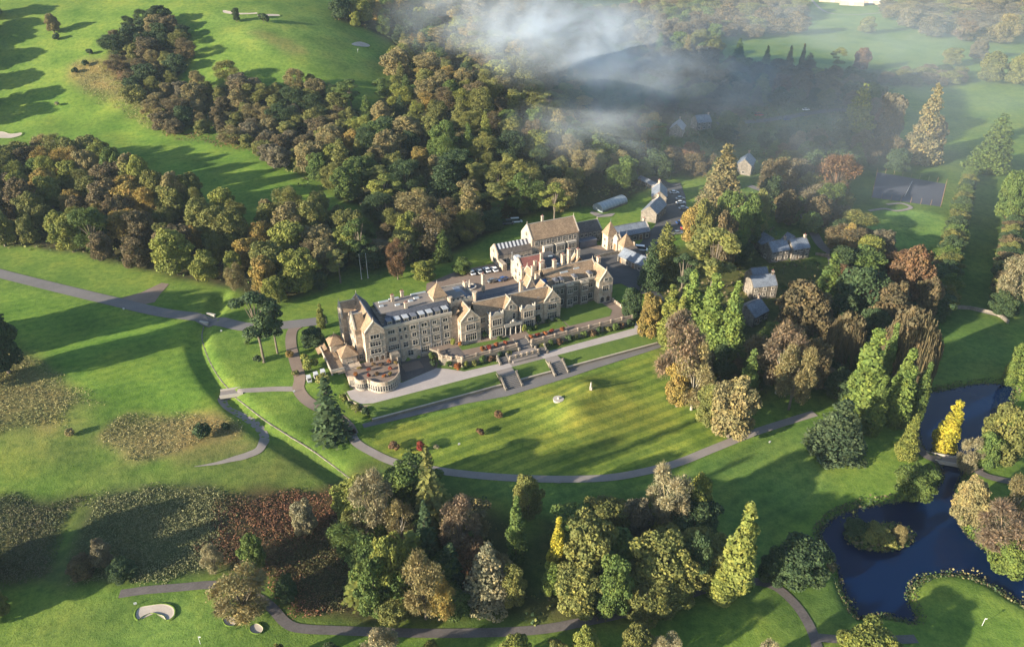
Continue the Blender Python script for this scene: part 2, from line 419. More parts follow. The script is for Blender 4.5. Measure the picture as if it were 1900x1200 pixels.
zone([(1270, 110), (1400, 130), (1640, 130), (1640, 170), (1660, 300), (1600, 330), (1500, 330), (1400, 300), (1290, 330), (1240, 250)], EARTH * 0.7, 6, 0.7)
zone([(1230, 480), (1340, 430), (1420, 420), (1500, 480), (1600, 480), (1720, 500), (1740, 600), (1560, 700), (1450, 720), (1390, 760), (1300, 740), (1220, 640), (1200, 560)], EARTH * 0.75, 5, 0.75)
zone([(1400, 250), (1640, 270), (1900, 300), (1960, 560), (1880, 600), (1700, 590), (1480, 480), (1390, 400)], DEEP * .85, 8, 0.75)  # darker grass: the valley's shade is put into the turf colour
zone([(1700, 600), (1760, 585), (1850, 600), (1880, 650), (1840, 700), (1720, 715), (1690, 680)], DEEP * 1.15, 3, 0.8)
# rough and long grass
zone([(130, 120), (190, 110), (210, 150), (270, 185), (330, 240), (300, 250), (230, 215), (150, 170), (130, 140)], TAN * 0.85, 5, 0.85)
zone([(190, 115), (215, 115), (265, 160), (262, 180), (215, 150)], BRACK, 3, 0.8)
zone([(300, 232), (400, 240), (470, 255), (560, 300), (620, 335), (560, 310), (480, 280), (400, 268), (320, 255)], BRACK * 0.9, 3, 0.6)
zone([(-20, 660), (60, 655), (110, 690), (170, 735), (195, 752), (120, 760), (100, 800), (20, 790), (-30, 800)], TAN * 0.9, 4, 0.9)
zone([(190, 790), (240, 762), (310, 768), (400, 765), (450, 800), (400, 822), (330, 842), (270, 858), (215, 845), (185, 820)], TAN, 2.5, 0.95)
zone([(0, 780), (180, 760), (200, 860), (380, 870), (480, 830), (520, 835), (440, 880), (250, 890), (0, 850)], OLIVE * 1.15, 8, 0.55)
zone([(340, 835), (450, 815), (480, 825), (440, 850), (330, 865)], TAN * 0.9, 4, 0.7)
zone([(470, 850), (560, 850), (630, 890), (560, 905), (440, 890)], OLIVE, 6, 0.6)
zone([(-60, 935), (80, 925), (165, 918), (120, 985), (100, 1060), (60, 1075), (-60, 1090)], HEATH * 0.8, 3, 0.95)
zone([(175, 920), (270, 900), (420, 905), (420, 1000), (390, 1060), (300, 1080), (180, 1085), (110, 1075), (140, 980)], HEATH, 3, 0.95)
zone([(420, 910), (560, 905), (700, 905), (720, 1000), (720, 1130), (560, 1150), (520, 1110), (480, 1070), (380, 1050), (400, 960)], BRACK * 0.75, 4, 0.9)
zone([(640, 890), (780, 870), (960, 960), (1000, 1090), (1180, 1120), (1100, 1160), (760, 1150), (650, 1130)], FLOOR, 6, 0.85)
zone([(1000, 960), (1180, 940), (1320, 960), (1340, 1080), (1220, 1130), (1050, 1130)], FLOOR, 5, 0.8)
# mown lawn before the house, greens and fairways
zone([(672, 800), (800, 775), (1000, 725), (1215, 662), (1240, 720), (1300, 755), (1400, 795), (1320, 825), (1240, 858), (1140, 880), (1030, 884), (850, 872), (740, 850), (690, 825)], LAWN, 1.5, 1.0, stripe=0.8, rag=0.0)
zone([(700, 875), (850, 885), (1040, 896), (1200, 885), (1320, 845), (1440, 800), (1520, 780), (1540, 900), (1450, 990), (1400, 1080), (1000, 950), (850, 920)], DEEP * 1.25, 3, 0.9, stripe=0.35)  # mid-dark green, with the shade of nearby trees painted into the turf tint
zone([(1000, 735), (1180, 700), (1260, 760), (1180, 800), (1050, 800)], LAWN * np.array([1.3, 1.02, 1.1]), 9, 0.55, stripe=0.8)
zone([(0, 540), (230, 575), (380, 610), (365, 660), (420, 740), (400, 755), (200, 765), (100, 690), (0, 600)], GRASS * np.array([0.95, 1.08, 0.9]), 6, 0.8, stripe=0.3)
zone([(60, 1150), (200, 1105), (400, 1095), (520, 1140), (560, 1210), (60, 1210)], GRASS * np.array([1.0, 1.0, 1.2]), 5, 0.9)
zone([(1700, 1080), (1760, 1068), (1830, 1095), (1960, 1140), (1960, 1230), (1700, 1230), (1690, 1150)], GRASS * np.array([1.1, 1.08, 1.1]), 3, 0.9)
zone([(1390, 1080), (1480, 1085), (1555, 1070), (1590, 1160), (1500, 1200), (1420, 1140)], DEEP * 1.1, 5, 0.8)
zone([(280, 200), (420, 240), (640, 345), (480, 385), (330, 340), (270, 320), (180, 270), (0, 260), (0, 180), (120, 160)], GRASS * np.array([1.05, 1.1, 0.9]), 6, 0.7)
zone([(380, 30), (560, 20), (720, 80), (690, 140), (560, 110), (440, 90)], DEEP * np.array([1.6, 1.45, 1.3]), 6, 0.7)
zone([(460, 60), (500, 60), (570, 92), (540, 100)], TAN * 0.8, 3, 0.5)
zone([(640, 90), (690, 85), (700, 105), (650, 115)], GRASS * 1.2, 3, 0.9)
zone([(1620, 390), (1750, 400), (1740, 455), (1620, 450)], DEEP * 1.7, 2.5, 0.9, rag=0)
m, nt, b = nodes('turf'); M['turf'] = m
att = nt.nodes.new('ShaderNodeAttribute'); att.attribute_name = 'tint'
ats = nt.nodes.new('ShaderNodeAttribute'); ats.attribute_name = 'stripe'
p = coord(nt, 'World')
n1 = noise(nt, 0.05, 5, 0.6, p); n2 = noise(nt, 0.45, 4, 0.7, p); n3 = noise(nt, 2.2, 3, 0.8, p)
c = mixc(nt, 1.0, att.outputs['Color'], ramp(nt, n1, [(0.28, (0.58, 0.72, 0.66)), (0.5, (1.0, 1.0, 1.0)), (0.72, (1.5, 1.2, 1.15))]), 'MULTIPLY')
c = mixc(nt, 1.0, c, ramp(nt, n2, [(0.3, (0.62, 0.70, 0.66)), (0.5, (1, 1, 1)), (0.72, (1.36, 1.24, 1.2))]), 'MULTIPLY')
c = mixc(nt, 1.0, c, ramp(nt, n3, [(0.25, (0.76, 0.76, 0.76)), (0.75, (1.24, 1.22, 1.2))]), 'MULTIPLY')
mp = nt.nodes.new('ShaderNodeMapping'); mp.inputs['Rotation'].default_value = (0, 0, -AZ - 0.08); nt.links.new(p, mp.inputs[0])
mp2 = nt.nodes.new('ShaderNodeMapping'); mp2.inputs['Scale'].default_value = (0.03, 1, 1); nt.links.new(mp.outputs[0], mp2.inputs[0])
wv = nt.nodes.new('ShaderNodeTexWave'); wv.bands_direction = 'Y'; wv.inputs['Scale'].default_value = 0.075; wv.inputs['Distortion'].default_value = 1.2; wv.inputs['Detail'].default_value = 1.5; wv.inputs['Detail Scale'].default_value = 0.6
nt.links.new(mp2.outputs[0], wv.inputs[0])
st = mixc(nt, ats.outputs['Fac'], (1, 1, 1), ramp(nt, wv.outputs[1], [(0.3, (0.72, 0.78, 0.8)), (0.7, (1.26, 1.18, 1.05))]))
c = mixc(nt, 1.0, c, st, 'MULTIPLY')
nt.links.new(c, b.inputs['Base Color']); b.inputs['Roughness'].default_value = 0.95; b.inputs['Specular IOR Level'].default_value = 0.1
bm_ = mixc(nt, 0.5, n2, n3); bump(nt, b, bm_, 0.55, 0.5)
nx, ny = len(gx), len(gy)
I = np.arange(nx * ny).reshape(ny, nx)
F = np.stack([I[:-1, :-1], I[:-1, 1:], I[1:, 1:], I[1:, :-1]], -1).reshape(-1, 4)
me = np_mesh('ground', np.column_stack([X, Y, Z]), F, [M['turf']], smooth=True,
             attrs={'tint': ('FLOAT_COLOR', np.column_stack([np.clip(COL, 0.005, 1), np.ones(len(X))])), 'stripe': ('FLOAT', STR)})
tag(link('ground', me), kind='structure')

# ------------------------------------------------------------------ water
m, nt, b = nodes('water'); M['water'] = m
b.inputs['Base Color'].default_value = (0.0003, 0.009, 0.040, 1); b.inputs['Roughness'].default_value = 0.02; b.inputs['IOR'].default_value = 1.33; b.inputs['Specular IOR Level'].default_value = 0.32
bump(nt, b, noise(nt, 0.7, 3, 0.6, coord(nt, 'World'), 0.6), 0.10, 0.08)
for nm, P in (('lake', LAKE[0][0]), ('pond', LAKE[0][1])):
    c0 = P.mean(0); Q = P + (P - c0) / np.linalg.norm(P - c0, axis=1)[:, None] * 2.2
    mb = MB(); v = [Vector(q) for q in Q]; n = len(v)
    vv, e, f, *_ = delaunay_2d_cdt([Vector(q) for q in P], [(i, (i + 1) % n) for i in range(n)], [], 1, 1e-4)
    # the sheet reaches a little under its banks
    Vv = np.array([(q.x, q.y, LAKE_Z) for q in vv]); Ff = np.array([q for q in f if len(q) == 3])
    a, b_, c_ = Vv[Ff[:, 0]], Vv[Ff[:, 1]], Vv[Ff[:, 2]]
    cr = (b_[:, 0] - a[:, 0]) * (c_[:, 1] - a[:, 1]) - (b_[:, 1] - a[:, 1]) * (c_[:, 0] - a[:, 0]); Ff[cr < 0] = Ff[cr < 0][:, ::-1]
    tag(link(nm, np_mesh(nm, Vv, Ff, [M['water']])), kind='structure')

# ------------------------------------------------------------------ drives and paths
def way(name, px, width, mat, lift=0.12, wide=None):
    return tag(ribbon(name, gpx(px), width, M[mat], lift, wide=wide), kind='structure')
way('drive', [(-60, 490), (0, 508), (100, 533), (200, 557), (300, 580), (385, 598), (450, 606), (510, 605), (560, 600), (605, 594)], 5.4, 'asphalt', 0.16)
tag(drape('gravel_apron', gpx([(226, 553), (262, 543), (300, 525), (314, 527), (298, 545), (287, 561), (262, 566), (240, 560)]), M['gravel'], 0.10), kind='structure')
way('service_drive', [(556, 603), (542, 615), (540, 640), (548, 672), (556, 700), (554, 722), (568, 742), (592, 757), (622, 772), (645, 790), (654, 806)], 3.4, 'gravel', 0.12)
way('lawn_path', [(650, 798), (660, 820), (688, 838), (730, 857), (780, 867), (850, 878), (940, 886), (1040, 889), (1130, 886), (1200, 874), (1260, 858), (1320, 834), (1390, 806), (1450, 786), (1512, 767)], 2.6, 'path', 0.12)
tag(drape('path_widening', gpx([(1020, 892), (1034, 891), (1046, 892), (1040, 897), (1028, 896)]), M['path'], 0.2, 1.0), kind='structure')
way('golf_path', [(426, 736), (413, 742), (422, 757), (448, 772), (474, 788), (491, 811), (483, 832), (458, 845), (432, 852), (400, 860), (360, 866)], 2.4, 'path', 0.12, wide=[2.4, 2.4, 2.4, 2.4, 2.4, 2.4, 2.2, 1.2, .1])
way('cross_path', [(440, 728), (470, 724), (510, 722), (552, 722)], 2.0, 'path', 0.12)
way('lower_path', [(222, 1102), (270, 1095), (330, 1090), (395, 1085), (440, 1092), (480, 1110), (505, 1128), (530, 1155), (560, 1166), (640, 1170), (760, 1174), (880, 1174), (1000, 1168), (1090, 1152), (1180, 1132), (1260, 1108), (1330, 1085)], 2.2, 'dark_paving', 0.12)
way('lakeside_path', [(1388, 1076), (1430, 1085), (1460, 1105), (1490, 1140), (1512, 1185), (1520, 1230)], 2.2, 'dark_paving', 0.12)
way('bottom_path', [(1510, 1182), (1560, 1186), (1620, 1188), (1700, 1185)], 2.0, 'dark_paving', 0.13)
way('bridge_path', [(1702, 800), (1706, 830), (1724, 850), (1752, 857), (1785, 866), (1830, 884), (1905, 900)], 2.4, 'dark_paving', 0.3)
way('garden_drive', [(1390, 345), (1430, 360), (1470, 378), (1492, 400), (1508, 430), (1524, 456), (1545, 470), (1570, 474)], 4.0, 'asphalt', 0.16)
way('avenue_path', [(1540, 470), (1545, 500), (1536, 540), (1560, 560)], 3.0, 'asphalt', 0.16)
way('upper_lane', [(1330, 230), (1400, 226), (1460, 218), (1520, 208), (1570, 204)], 6.5, 'yard', 0.2)
way('far_lane', [(1505, 0), (1530, 22), (1570, 28), (1620, 26), (1690, 18)], 3.0, 'path', 0.3)
way('rear_lane', [(1195, 325), (1235, 345), (1250, 375), (1245, 410), (1222, 440), (1200, 465), (1180, 490), (1185, 520), (1200, 545)], 8.0, 'yard', 0.14, wide=[5, 8, 10, 11, 10, 9, 8, 6, 4])
tag(drape('car_park', gpx([(1232, 342), (1262, 340), (1272, 365), (1275, 400), (1268, 430), (1240, 440), (1232, 400), (1240, 370)]), M['yard'], 0.22), kind='structure')
tag(drape('round_lawn_walk', gpx([(1715, 580), (1750, 566), (1800, 568), (1850, 582), (1852, 588), (1800, 575), (1752, 573), (1722, 584)]), M['path'], 0.15), kind='structure')
# forecourt behind the house and stable yard, laid out square to it
def loc_poly(pts): return np.array([from_local(s, t) for s, t in pts])
tag(drape('forecourt', loc_poly([(-27, 27), (29, 27), (30, 52), (22, 60), (5, 60), (-9, 55), (-14, 42), (-24, 36)]), M['gravel'], 0.12), kind='structure')
tag(drape('stable_yard', loc_poly([(29, 30), (56, 24), (60, 8), (64, 8), (80, 36), (78, 52), (66, 52), (60, 58), (31, 56)]), M['yard'], 0.26), kind='structure')
tag(drape('gatehouse_court', loc_poly([(58, 50), (70, 46), (72, 52), (66, 58), (58, 58)]), M['gravel'], 0.2), kind='structure')
# tennis court and putting green in the valley garden
tc = gpx([(1627, 320), (1755, 342), (1745, 384), (1617, 367)])
tag(drape('tennis_court', tc, M['slate_blue'] if False else plain('court_surface', (0.05, 0.055, 0.075), (0.075, 0.08, 0.10), 0.1, 0.9), 0.16), kind='structure')
way('garden_walk', [(1612, 392), (1640, 388), (1665, 392), (1690, 386), (1672, 378), (1645, 380)], 1.8, 'path', 0.2)

# ------------------------------------------------------------------ golf bunkers: a rim of turf round a hollow of sand
def bunker(px, label, depth=0.5, cat='bunker'):
    P = spline(gpx(px), True, 4); c0 = P.mean(0); z0 = float(terr(*c0)); n = len(P)
    V = []; F = []; idx = []
    rings = [(1.12, 0.10, 0), (1.04, 0.34, 0), (0.98, 0.18, 0), (0.90, 0.12, 1), (0.6, 0.08, 1), (0.3, 0.06, 1)]
    for k, lift, _ in rings:
        q = c0 + (P - c0) * k; V.append(np.column_stack([q, terr(q[:, 0], q[:, 1]) + lift]))
    V = np.concatenate(V + [np.array([[c0[0], c0[1], z0 + 0.06]])])
    for r in range(len(rings) - 1):
        for i in range(n): F.append((r * n + i, r * n + (i + 1) % n, (r + 1) * n + (i + 1) % n, (r + 1) * n + i)); idx.append(0 if r < 2 else 1)
    e = empty('golf_bunker', (c0[0], c0[1], z0)); tag(e, label, cat, 'golf bunkers')
    V = V - np.array([c0[0], c0[1], z0]); F = np.array(F); idx = np.array(idx)
    tcol = np.tile(np.array([0.11, 0.17, 0.03, 1]), (len(V), 1))
    rim = np_mesh('rim', V, F[idx == 0], [M['turf']], smooth=True, attrs={'tint': ('FLOAT_COLOR', tcol), 'stripe': ('FLOAT', np.zeros(len(V)))})
    k = len(rings) - 1; mb = MB()
    for f in F[idx == 1]: mb.face([V[i] for i in f])
    for i in range(n): mb.face([V[k * n + i], V[k * n + (i + 1) % n], V[-1]])
    sand = mb.mesh('sand', M['sand'], True)
    for me_ in (rim, sand):
        if sum(q.normal.z for q in me_.polygons) < 0: me_.flip_normals()
        link(me_.name.split('.')[0], me_, e)
bunker([(252, 1142), (258, 1128), (280, 1123), (305, 1121), (322, 1128), (323, 1142), (310, 1151), (303, 1143), (284, 1138), (268, 1143), (258, 1150)], 'kidney-shaped sand bunker on the green at the lower left')
bunker([(415, 1150), (427, 1144), (439, 1151), (434, 1161), (420, 1160)], 'small round pot bunker nearest the kidney-shaped bunker')
bunker([(464, 1164), (476, 1157), (488, 1165), (483, 1175), (468, 1174)], 'small round pot bunker beside the lower cart path')
bunker([(-12, 246), (5, 245), (20, 249), (40, 247), (38, 252), (20, 257), (0, 257), (-12, 256)], 'pale bunker at the left edge above the wood')
bunker([(78, 260), (90, 260), (101, 262), (98, 266), (84, 265)], 'small bunker just above the left wood')
bunker([(414, 20), (430, 22), (450, 25), (476, 24), (474, 27), (440, 28), (416, 25)], 'long pale bunker beside the dark bush on the upper fairway')
bunker([(476, 29), (500, 27), (518, 28), (516, 31), (488, 31)], 'short pale bunker right of the long one on the upper fairway')
bunker([(652, 82), (668, 78), (686, 84), (682, 88), (660, 86)], 'bunker beside the small green against the hillside wood')

# ------------------------------------------------------------------ building kit (local axes: x along the front, y to the back)
WINM = {}
def win_mesh(w, h, n, arch=False, fill='glass'):
    key = (w, h, n, arch, fill)
    if key in WINM: return WINM[key]
    mb = MB(); f = 0.16; d = 0.14
    mb.face([(-w / 2, -0.03, 0), (w / 2, -0.03, 0), (w / 2, -0.03, h), (-w / 2, -0.03, h)], 1)
    mb.box(-w / 2 - f, -w / 2, -d, 0, -f, h + f); mb.box(w / 2, w / 2 + f, -d, 0, -f, h + f)
    mb.box(-w / 2, w / 2, -d, 0, h, h + f); mb.box(-w / 2 - f - 0.05, w / 2 + f + 0.05, -d - 0.06, 0, -f - 0.1, -f + 0.06 * 0)
    mb.box(-w / 2, w / 2, -d, 0, -f, 0)
    for i in range(1, n): x = -w / 2 + w * i / n; mb.box(x - 0.055, x + 0.055, -d + 0.03, 0, 0, h)
    if h > 1.35 and not arch: mb.box(-w / 2, w / 2, -d + 0.035, -0.02, h * 0.62 - 0.05, h * 0.62 + 0.05)
    if arch:
        for k in range(4):
            a0, a1 = k / 4, (k + 1) / 4
            y0 = h - 0.45 * (1 - math.sqrt(max(0, 1 - (1 - a0) ** 2))) ; 
            mb.box(-w / 2 + w * 0.5 * a0, -w / 2 + w * 0.5 * a1, -d, -0.02, h - 0.4 * (1 - a0) ** 2 - 0.02, h)
            mb.box(w / 2 - w * 0.5 * a1, w / 2 - w * 0.5 * a0, -d, -0.02, h - 0.4 * (1 - a0) ** 2 - 0.02, h)
    me = mb.mesh('window', [M['stone_pale'], M[fill]]); WINM[key] = me
    return me
FACE = {'f': 0.0, 'w': -math.pi / 2, 'e': math.pi / 2, 'b': math.pi}
def win(parent, s, t, z, w, h, n=2, face='f', arch=False, fill='glass', name='window'):
    return link(name, win_mesh(w, h, n, arch, fill), parent, (s, t, z), FACE[face])
def slab(mb, a, b, c, d, th, mi=0):
    """a sloping slab: the four corners of its upper face and a thickness"""
    A = [Vector(p) for p in (a, b, c, d)]; n = (A[1] - A[0]).cross(A[2] - A[0]).normalized()
    if n.z < 0: A = A[::-1]; n = -n
    B = [p - n * th for p in A]
    mb.face(A, mi); mb.face(B[::-1], mi)
    for i in range(4): j = (i + 1) % 4; mb.face([A[i], B[i], B[j], A[j]], mi)
def gable_range(parent, s0, s1, t0, t1, z0, ze, zr, along='s', wall='stone', roof='tile', cop=(1, 1), over=0.25, build_wall=True, gables=(1, 1)):
    mb = MB(); r = MB(); o = over
    if along == 's':
        tm = (t0 + t1) / 2
        P = lambda u, v, z: (u, v, z); a0, a1, b0, b1, bm = s0, s1, t0, t1, tm
    else:
        sm = (s0 + s1) / 2
        P = lambda u, v, z: (v, u, z); a0, a1, b0, b1, bm = t0, t1, s0, s1, sm
    if build_wall:
        mb.box(s0, s1, t0, t1, z0, ze)
        for g, a in ((gables[0], a0), (gables[1], a1)):
            if g:
                d = 0.35 if a == a0 else -0.35
                q = [P(a, b0, ze), P(a, b1, ze), P(a, bm, zr)]; w = [P(a + d, b0, ze), P(a + d, b1, ze), P(a + d, bm, zr)]
                mb.face(q); mb.face(w[::-1]); mb.face([q[0], w[0], w[2], q[2]]); mb.face([q[1], q[2], w[2], w[1]])
        mb.build('wall', M[wall], parent)
    sl = (zr - ze) / (bm - b0); dz = sl * o
    e0, e1 = (a0 + 0.36 if gables[0] else a0), (a1 - 0.36 if gables[1] else a1)
    slab(r, P(e0, b0 - o, ze - dz + 0.12), P(e1, b0 - o, ze - dz + 0.12), P(e1, bm, zr + 0.12), P(e0, bm, zr + 0.12), 0.14)
    slab(r, P(e0, b1 + o, ze - dz + 0.12), P(e1, b1 + o, ze - dz + 0.12), P(e1, bm, zr + 0.12), P(e0, bm, zr + 0.12), 0.14)
    rf = r.build('roof', M[roof], parent)
    rd = MB(); rd.prism([P(e0, bm - 0.14, 0)[:2], P(e1, bm - 0.14, 0)[:2], P(e1, bm + 0.14, 0)[:2], P(e0, bm + 0.14, 0)[:2]], zr + 0.06, zr + 0.24)
    rd.build('ridge', M['coping'] if roof.startswith('tile') else M['lead'], rf)
    for c, a, d in ((cop[0], a0, 1), (cop[1], a1, -1)):
        if not c: continue
        k = MB()
        for bb in (b0, b1):
            slab(k, P(a - 0.06 * d, bb, ze + 0.30), P(a + 0.40 * d, bb, ze + 0.30), P(a + 0.40 * d, bm, zr + 0.36), P(a - 0.06 * d, bm, zr + 0.36), 0.34)
        k.build('coping', M['coping'], parent)
        fn = MB(); x, y, _ = P(a + 0.17 * d, bm, 0); fn.cyl(x, y, zr + 0.3, zr + 0.7, 0.16, 0.12, 6); fn.cyl(x, y, zr + 0.7, zr + 1.5, 0.12, 0.02, 6)
        fn.build('finial', M['coping'], parent)
    return rf
def block(parent, s0, s1, t0, t1, z0, z1, wall='stone', par=0.6, top='lead', cren=False):
    """flat-roofed block behind a parapet"""
    mb = MB(); mb.box(s0, s1, t0, t1, z0, z1 - par); mb.build('wall', M[wall], parent)
    p = MB(); w = 0.32
    for q in ((s0, s1, t0, t0 + w), (s0, s1, t1 - w, t1), (s0, s0 + w, t0 + w, t1 - w), (s1 - w, s1, t0 + w, t1 - w)): p.box(*q, z1 - par, z1)
    if cren:
        k = max(2, int((s1 - s0) / 1.3))
        for i in range(k): a = s0 + (s1 - s0) * (i + 0.2) / k; p.box(a, a + (s1 - s0) / k * 0.55, t0, t0 + w, z1, z1 + 0.45)
        k = max(2, int((t1 - t0) / 1.3))
        for i in range(k): a = t0 + (t1 - t0) * (i + 0.2) / k; p.box(s0, s0 + w, a, a + (t1 - t0) / k * 0.55, z1, z1 + 0.45)
    p.build('parapet', M['coping'], parent)
    r = MB(); r.box(s0 + w, s1 - w, t0 + w, t1 - w, z1 - par, z1 - par + 0.06); r.build('roof', M[top], parent)
def chimney(parent, s, t, z0, z1, w=1.0, d=1.0, pots=2):
    mb = MB(); mb.box(s - w / 2, s + w / 2, t - d / 2, t + d / 2, z0, z1 - 0.3); mb.box(s - w / 2 - 0.12, s + w / 2 + 0.12, t - d / 2 - 0.12, t + d / 2 + 0.12, z1 - 0.3, z1)
    c = mb.build('chimney', M['stone'], parent)
    k = MB()
    for i in range(pots): a = s + (i - (pots - 1) / 2) * w / max(1, pots); k.cyl(a, t, z1, z1 + 0.6, 0.16, 0.13, 7)
    k.build('chimney_pots', M['tile_red'], c)
def band(parent, s0, s1, t, z, face='f', h=0.22, d=0.1):
    mb = MB(); mb.box(s0, s1, t - d, t + 0.02, z, z + h) if face == 'f' else mb.box(t - d, t + 0.02, s0, s1, z, z + h)
    mb.build('string_course', M['coping'], parent)
def skylight(parent, s, t, z, w, d, mat='white'):
    mb = MB(); mb.box(s - w / 2, s + w / 2, t - d / 2, t + d / 2, z, z + 0.35); g = mb.build('skylight', M[mat], parent)
    k = MB(); k.box(s - w / 2 + 0.1, s + w / 2 - 0.1, t - d / 2 + 0.1, t + d / 2 - 0.1, z + 0.35, z + 0.4); k.build('pane', M['poly'], g)

# ------------------------------------------------------------------ terraces and garden walls
def lpos(s, t, z=0.0):
    x, y = from_local(s, t); return (x, y, z)
def local_slab(name, mb, mat):
    return tag(mb.build(name, mat, None, lpos(0, 0, 0), AZ), kind='structure')
m, nt, b = nodes('terrace_lawn'); M['lawn'] = m
p = coord(nt, 'World'); a = noise(nt, 0.25, 4, 0.6, p); f = noise(nt, 2.0, 3, 0.8, p)
nt.links.new(mixc(nt, 0.45, ramp(nt, a, [(0.3, (0.065, 0.115, 0.026)), (0.7, (0.125, 0.175, 0.034))]), ramp(nt, f, [(0.3, (0.068, 0.115, 0.026)), (0.7, (0.125, 0.175, 0.036))])), b.inputs['Base Color'])
b.inputs['Roughness'].default_value = 0.95; b.inputs['Specular IOR Level'].default_value = 0.1; bump(nt, b, f, 0.5, 0.2)
# upper terrace: earth held up by a retaining wall, gravel walk along its edge
T = MB(); T.prism([(-24.2, 30), (-24.2, 13), (-21.6, 9.0), (-22.4, 6.6), (-22.0, 4.6), (-20.6, 4.0), (-19.6, 2.6), (-17.8, 2.4), (-16.6, 1.0), (2.6, 1.0), (2.6, 4.4), (7.4, 4.4), (7.4, 1.0), (46.4, 1.0), (47.2, 4.0), (46.6, 14.5), (48, 18), (48, 30)], -5.0, -0.02, 0, 1)
local_slab('upper_terrace', T, [M['wall_rubble'], M['gravel']])
def sheet(name, pts, z, mat):
    mb = MB(); n = len(pts); a = sum(pts[i][0] * pts[(i + 1) % n][1] - pts[(i + 1) % n][0] * pts[i][1] for i in range(n))
    pts = pts if a > 0 else pts[::-1]
    mb.face([(q[0], q[1], z if len(q) == 2 else q[2]) for q in pts]); return local_slab(name, mb, M[mat])
sheet('terrace_lawn', [(-14.5, 6.4), (-5, 5.8), (2.0, 5.6), (2.0, 7.8), (-3.6, 7.8), (-14.5, 9.2)], 0.02, 'lawn')
sheet('terrace_lawn', [(9, 5.8), (23, 5.2), (23.5, 10.5), (13, 10.5), (9, 8.6)], 0.02, 'lawn')
sheet('terrace_lawn', [(23.6, 5.2), (39.5, 5.2), (42.4, 8.4), (41.5, 17.3), (23.6, 17.3)], 0.02, 'lawn')
sheet('dark_terrace', [(-21.8, 6.4), (-21.2, 5.0), (-19.2, 3.4), (-17.4, 3.0), (-16.4, 1.8), (-14.8, 1.8), (-14.8, 8.8), (-21, 8.8)], 0.02, 'dark_paving')
# lower terrace: lawn strip, paved walk, grass bank down to the gravel walk
T = MB(); T.prism([(-53.5, 8.5), (-52.8, -1.0), (-50.5, -5.0), (-47, -6.2), (-8.5, -6.2), (-8.5, -9.2), (-2.6, -9.2), (-2.6, -6.2), (8.6, -6.2), (8.6, -9.2), (13.6, -9.2), (13.6, -6.2), (49.6, -6.2), (50.4, 2.0), (46.5, 2.0), (46.4, 3.5), (-16, 3.5), (-24, 12.5), (-40, 12.5), (-53, 14)], -6.0, -2.62, 0, 1)
local_slab('lower_terrace', T, [M['wall_rubble'], M['lawn']])
sheet('terrace_walk', [(-52.6, 7.5), (-52.4, -0.6), (-50.3, -4.4), (-47, -5.5), (49.4, -5.4), (50, 1.4), (47.6, 1.6), (45.2, -1.6), (14.5, -2.2), (8.2, -2.2), (8.2, -1.2), (-2.6, -1.2), (-2.6, -2.2), (-17, -1.4), (-21, 2), (-24, 4), (-36, 1), (-52, 7.6)], -2.60, 'paving')
sheet('stone_landing', [(-2.4, -5.4), (8.4, -5.4), (8.4, -1.2), (-2.4, -1.2)], -2.585, 'path')
sheet('stone_landing', [(-8.2, -9.1), (-2.8, -9.1), (-2.8, -5.5), (-8.2, -5.5)], -2.585, 'path')
sheet('stone_landing', [(8.8, -9.1), (13.4, -9.1), (13.4, -5.5), (8.8, -5.5)], -2.585, 'path')
sheet('courtyard', [(-36, 1.2), (-24.0, 4.0), (-22.6, 6.5), (-22.4, 12.0), (-36, 12.0)], -2.59, 'dark_paving')
sheet('courtyard', [(-33.5, 6.0), (-27.5, 6.0), (-27.5, 10.5), (-33.5, 10.5)], -2.58, 'gravel')
# sloping grass bank with a low stone kerb wall
for a, c in ((-49, -8.6), (-2.5, 8.5), (13.7, 50)):
    mb = MB(); slab(mb, (a, -6.1, -2.63), (c, -6.1, -2.63), (c, -10.6, -4.35), (a, -10.6, -4.35), 0.6); local_slab('grass_bank', mb, M['lawn'])
def garden_wall(name, pts, z0, z1, th, mat, label, cap=True, group=None, cat='wall'):
    e = empty(name, lpos(pts[0][0], pts[0][1], z0 + (z0 if False else 0))); e.rotation_euler = (0, 0, AZ); tag(e, label, cat, group)
    ox, oy = pts[0]; mb = MB(); cp = MB()
    for (a, b_), (c, d) in zip(pts[:-1], pts[1:]):
        v = Vector((c - a, d - b_)); L_ = v.length; v /= L_; nrm = Vector((-v.y, v.x)) * th / 2
        q = [(a - ox + nrm.x, b_ - oy + nrm.y), (a - ox - nrm.x, b_ - oy - nrm.y), (c - ox - nrm.x, d - oy - nrm.y), (c - ox + nrm.x, d - oy + nrm.y)]
        mb.prism(q, 0, z1 - z0)
        q2 = [(a - ox + nrm.x * 1.3, b_ - oy + nrm.y * 1.3), (a - ox - nrm.x * 1.3, b_ - oy - nrm.y * 1.3), (c - ox - nrm.x * 1.3, d - oy - nrm.y * 1.3), (c - ox + nrm.x * 1.3, d - oy + nrm.y * 1.3)]
        cp.prism(q2, z1 - z0 + 0.003, z1 - z0 + 0.14)
    mb.build('stonework', M[mat], e)
    if cap: cp.build('coping', M['coping'], e)
    return e
for a, c, nm in ((-49, -8.6, 'left of the lower stairs'), (-2.5, 8.5, 'between the two lower stairs'), (13.7, 49.5, 'right of the lower stairs')):
    garden_wall('kerb_wall', [(a, -10.8), (c, -10.8)], -5.4, -4.15, 0.4, 'wall_rubble', 'low rubble wall at the foot of the grass bank, ' + nm, group='low bank walls')
tag(drape('gravel_walk', loc_poly([(-52, -10.6), (-40, -11.0), (14, -11.0), (49.5, -11.0), (52, -10), (52, -12.6), (22, -14.4), (14, -15.2), (4, -15.6), (-9, -16.0), (-22, -14.2), (-40, -13.2), (-52, -12.6)]), M['asphalt'], 0.12, 1.5), kind='structure')
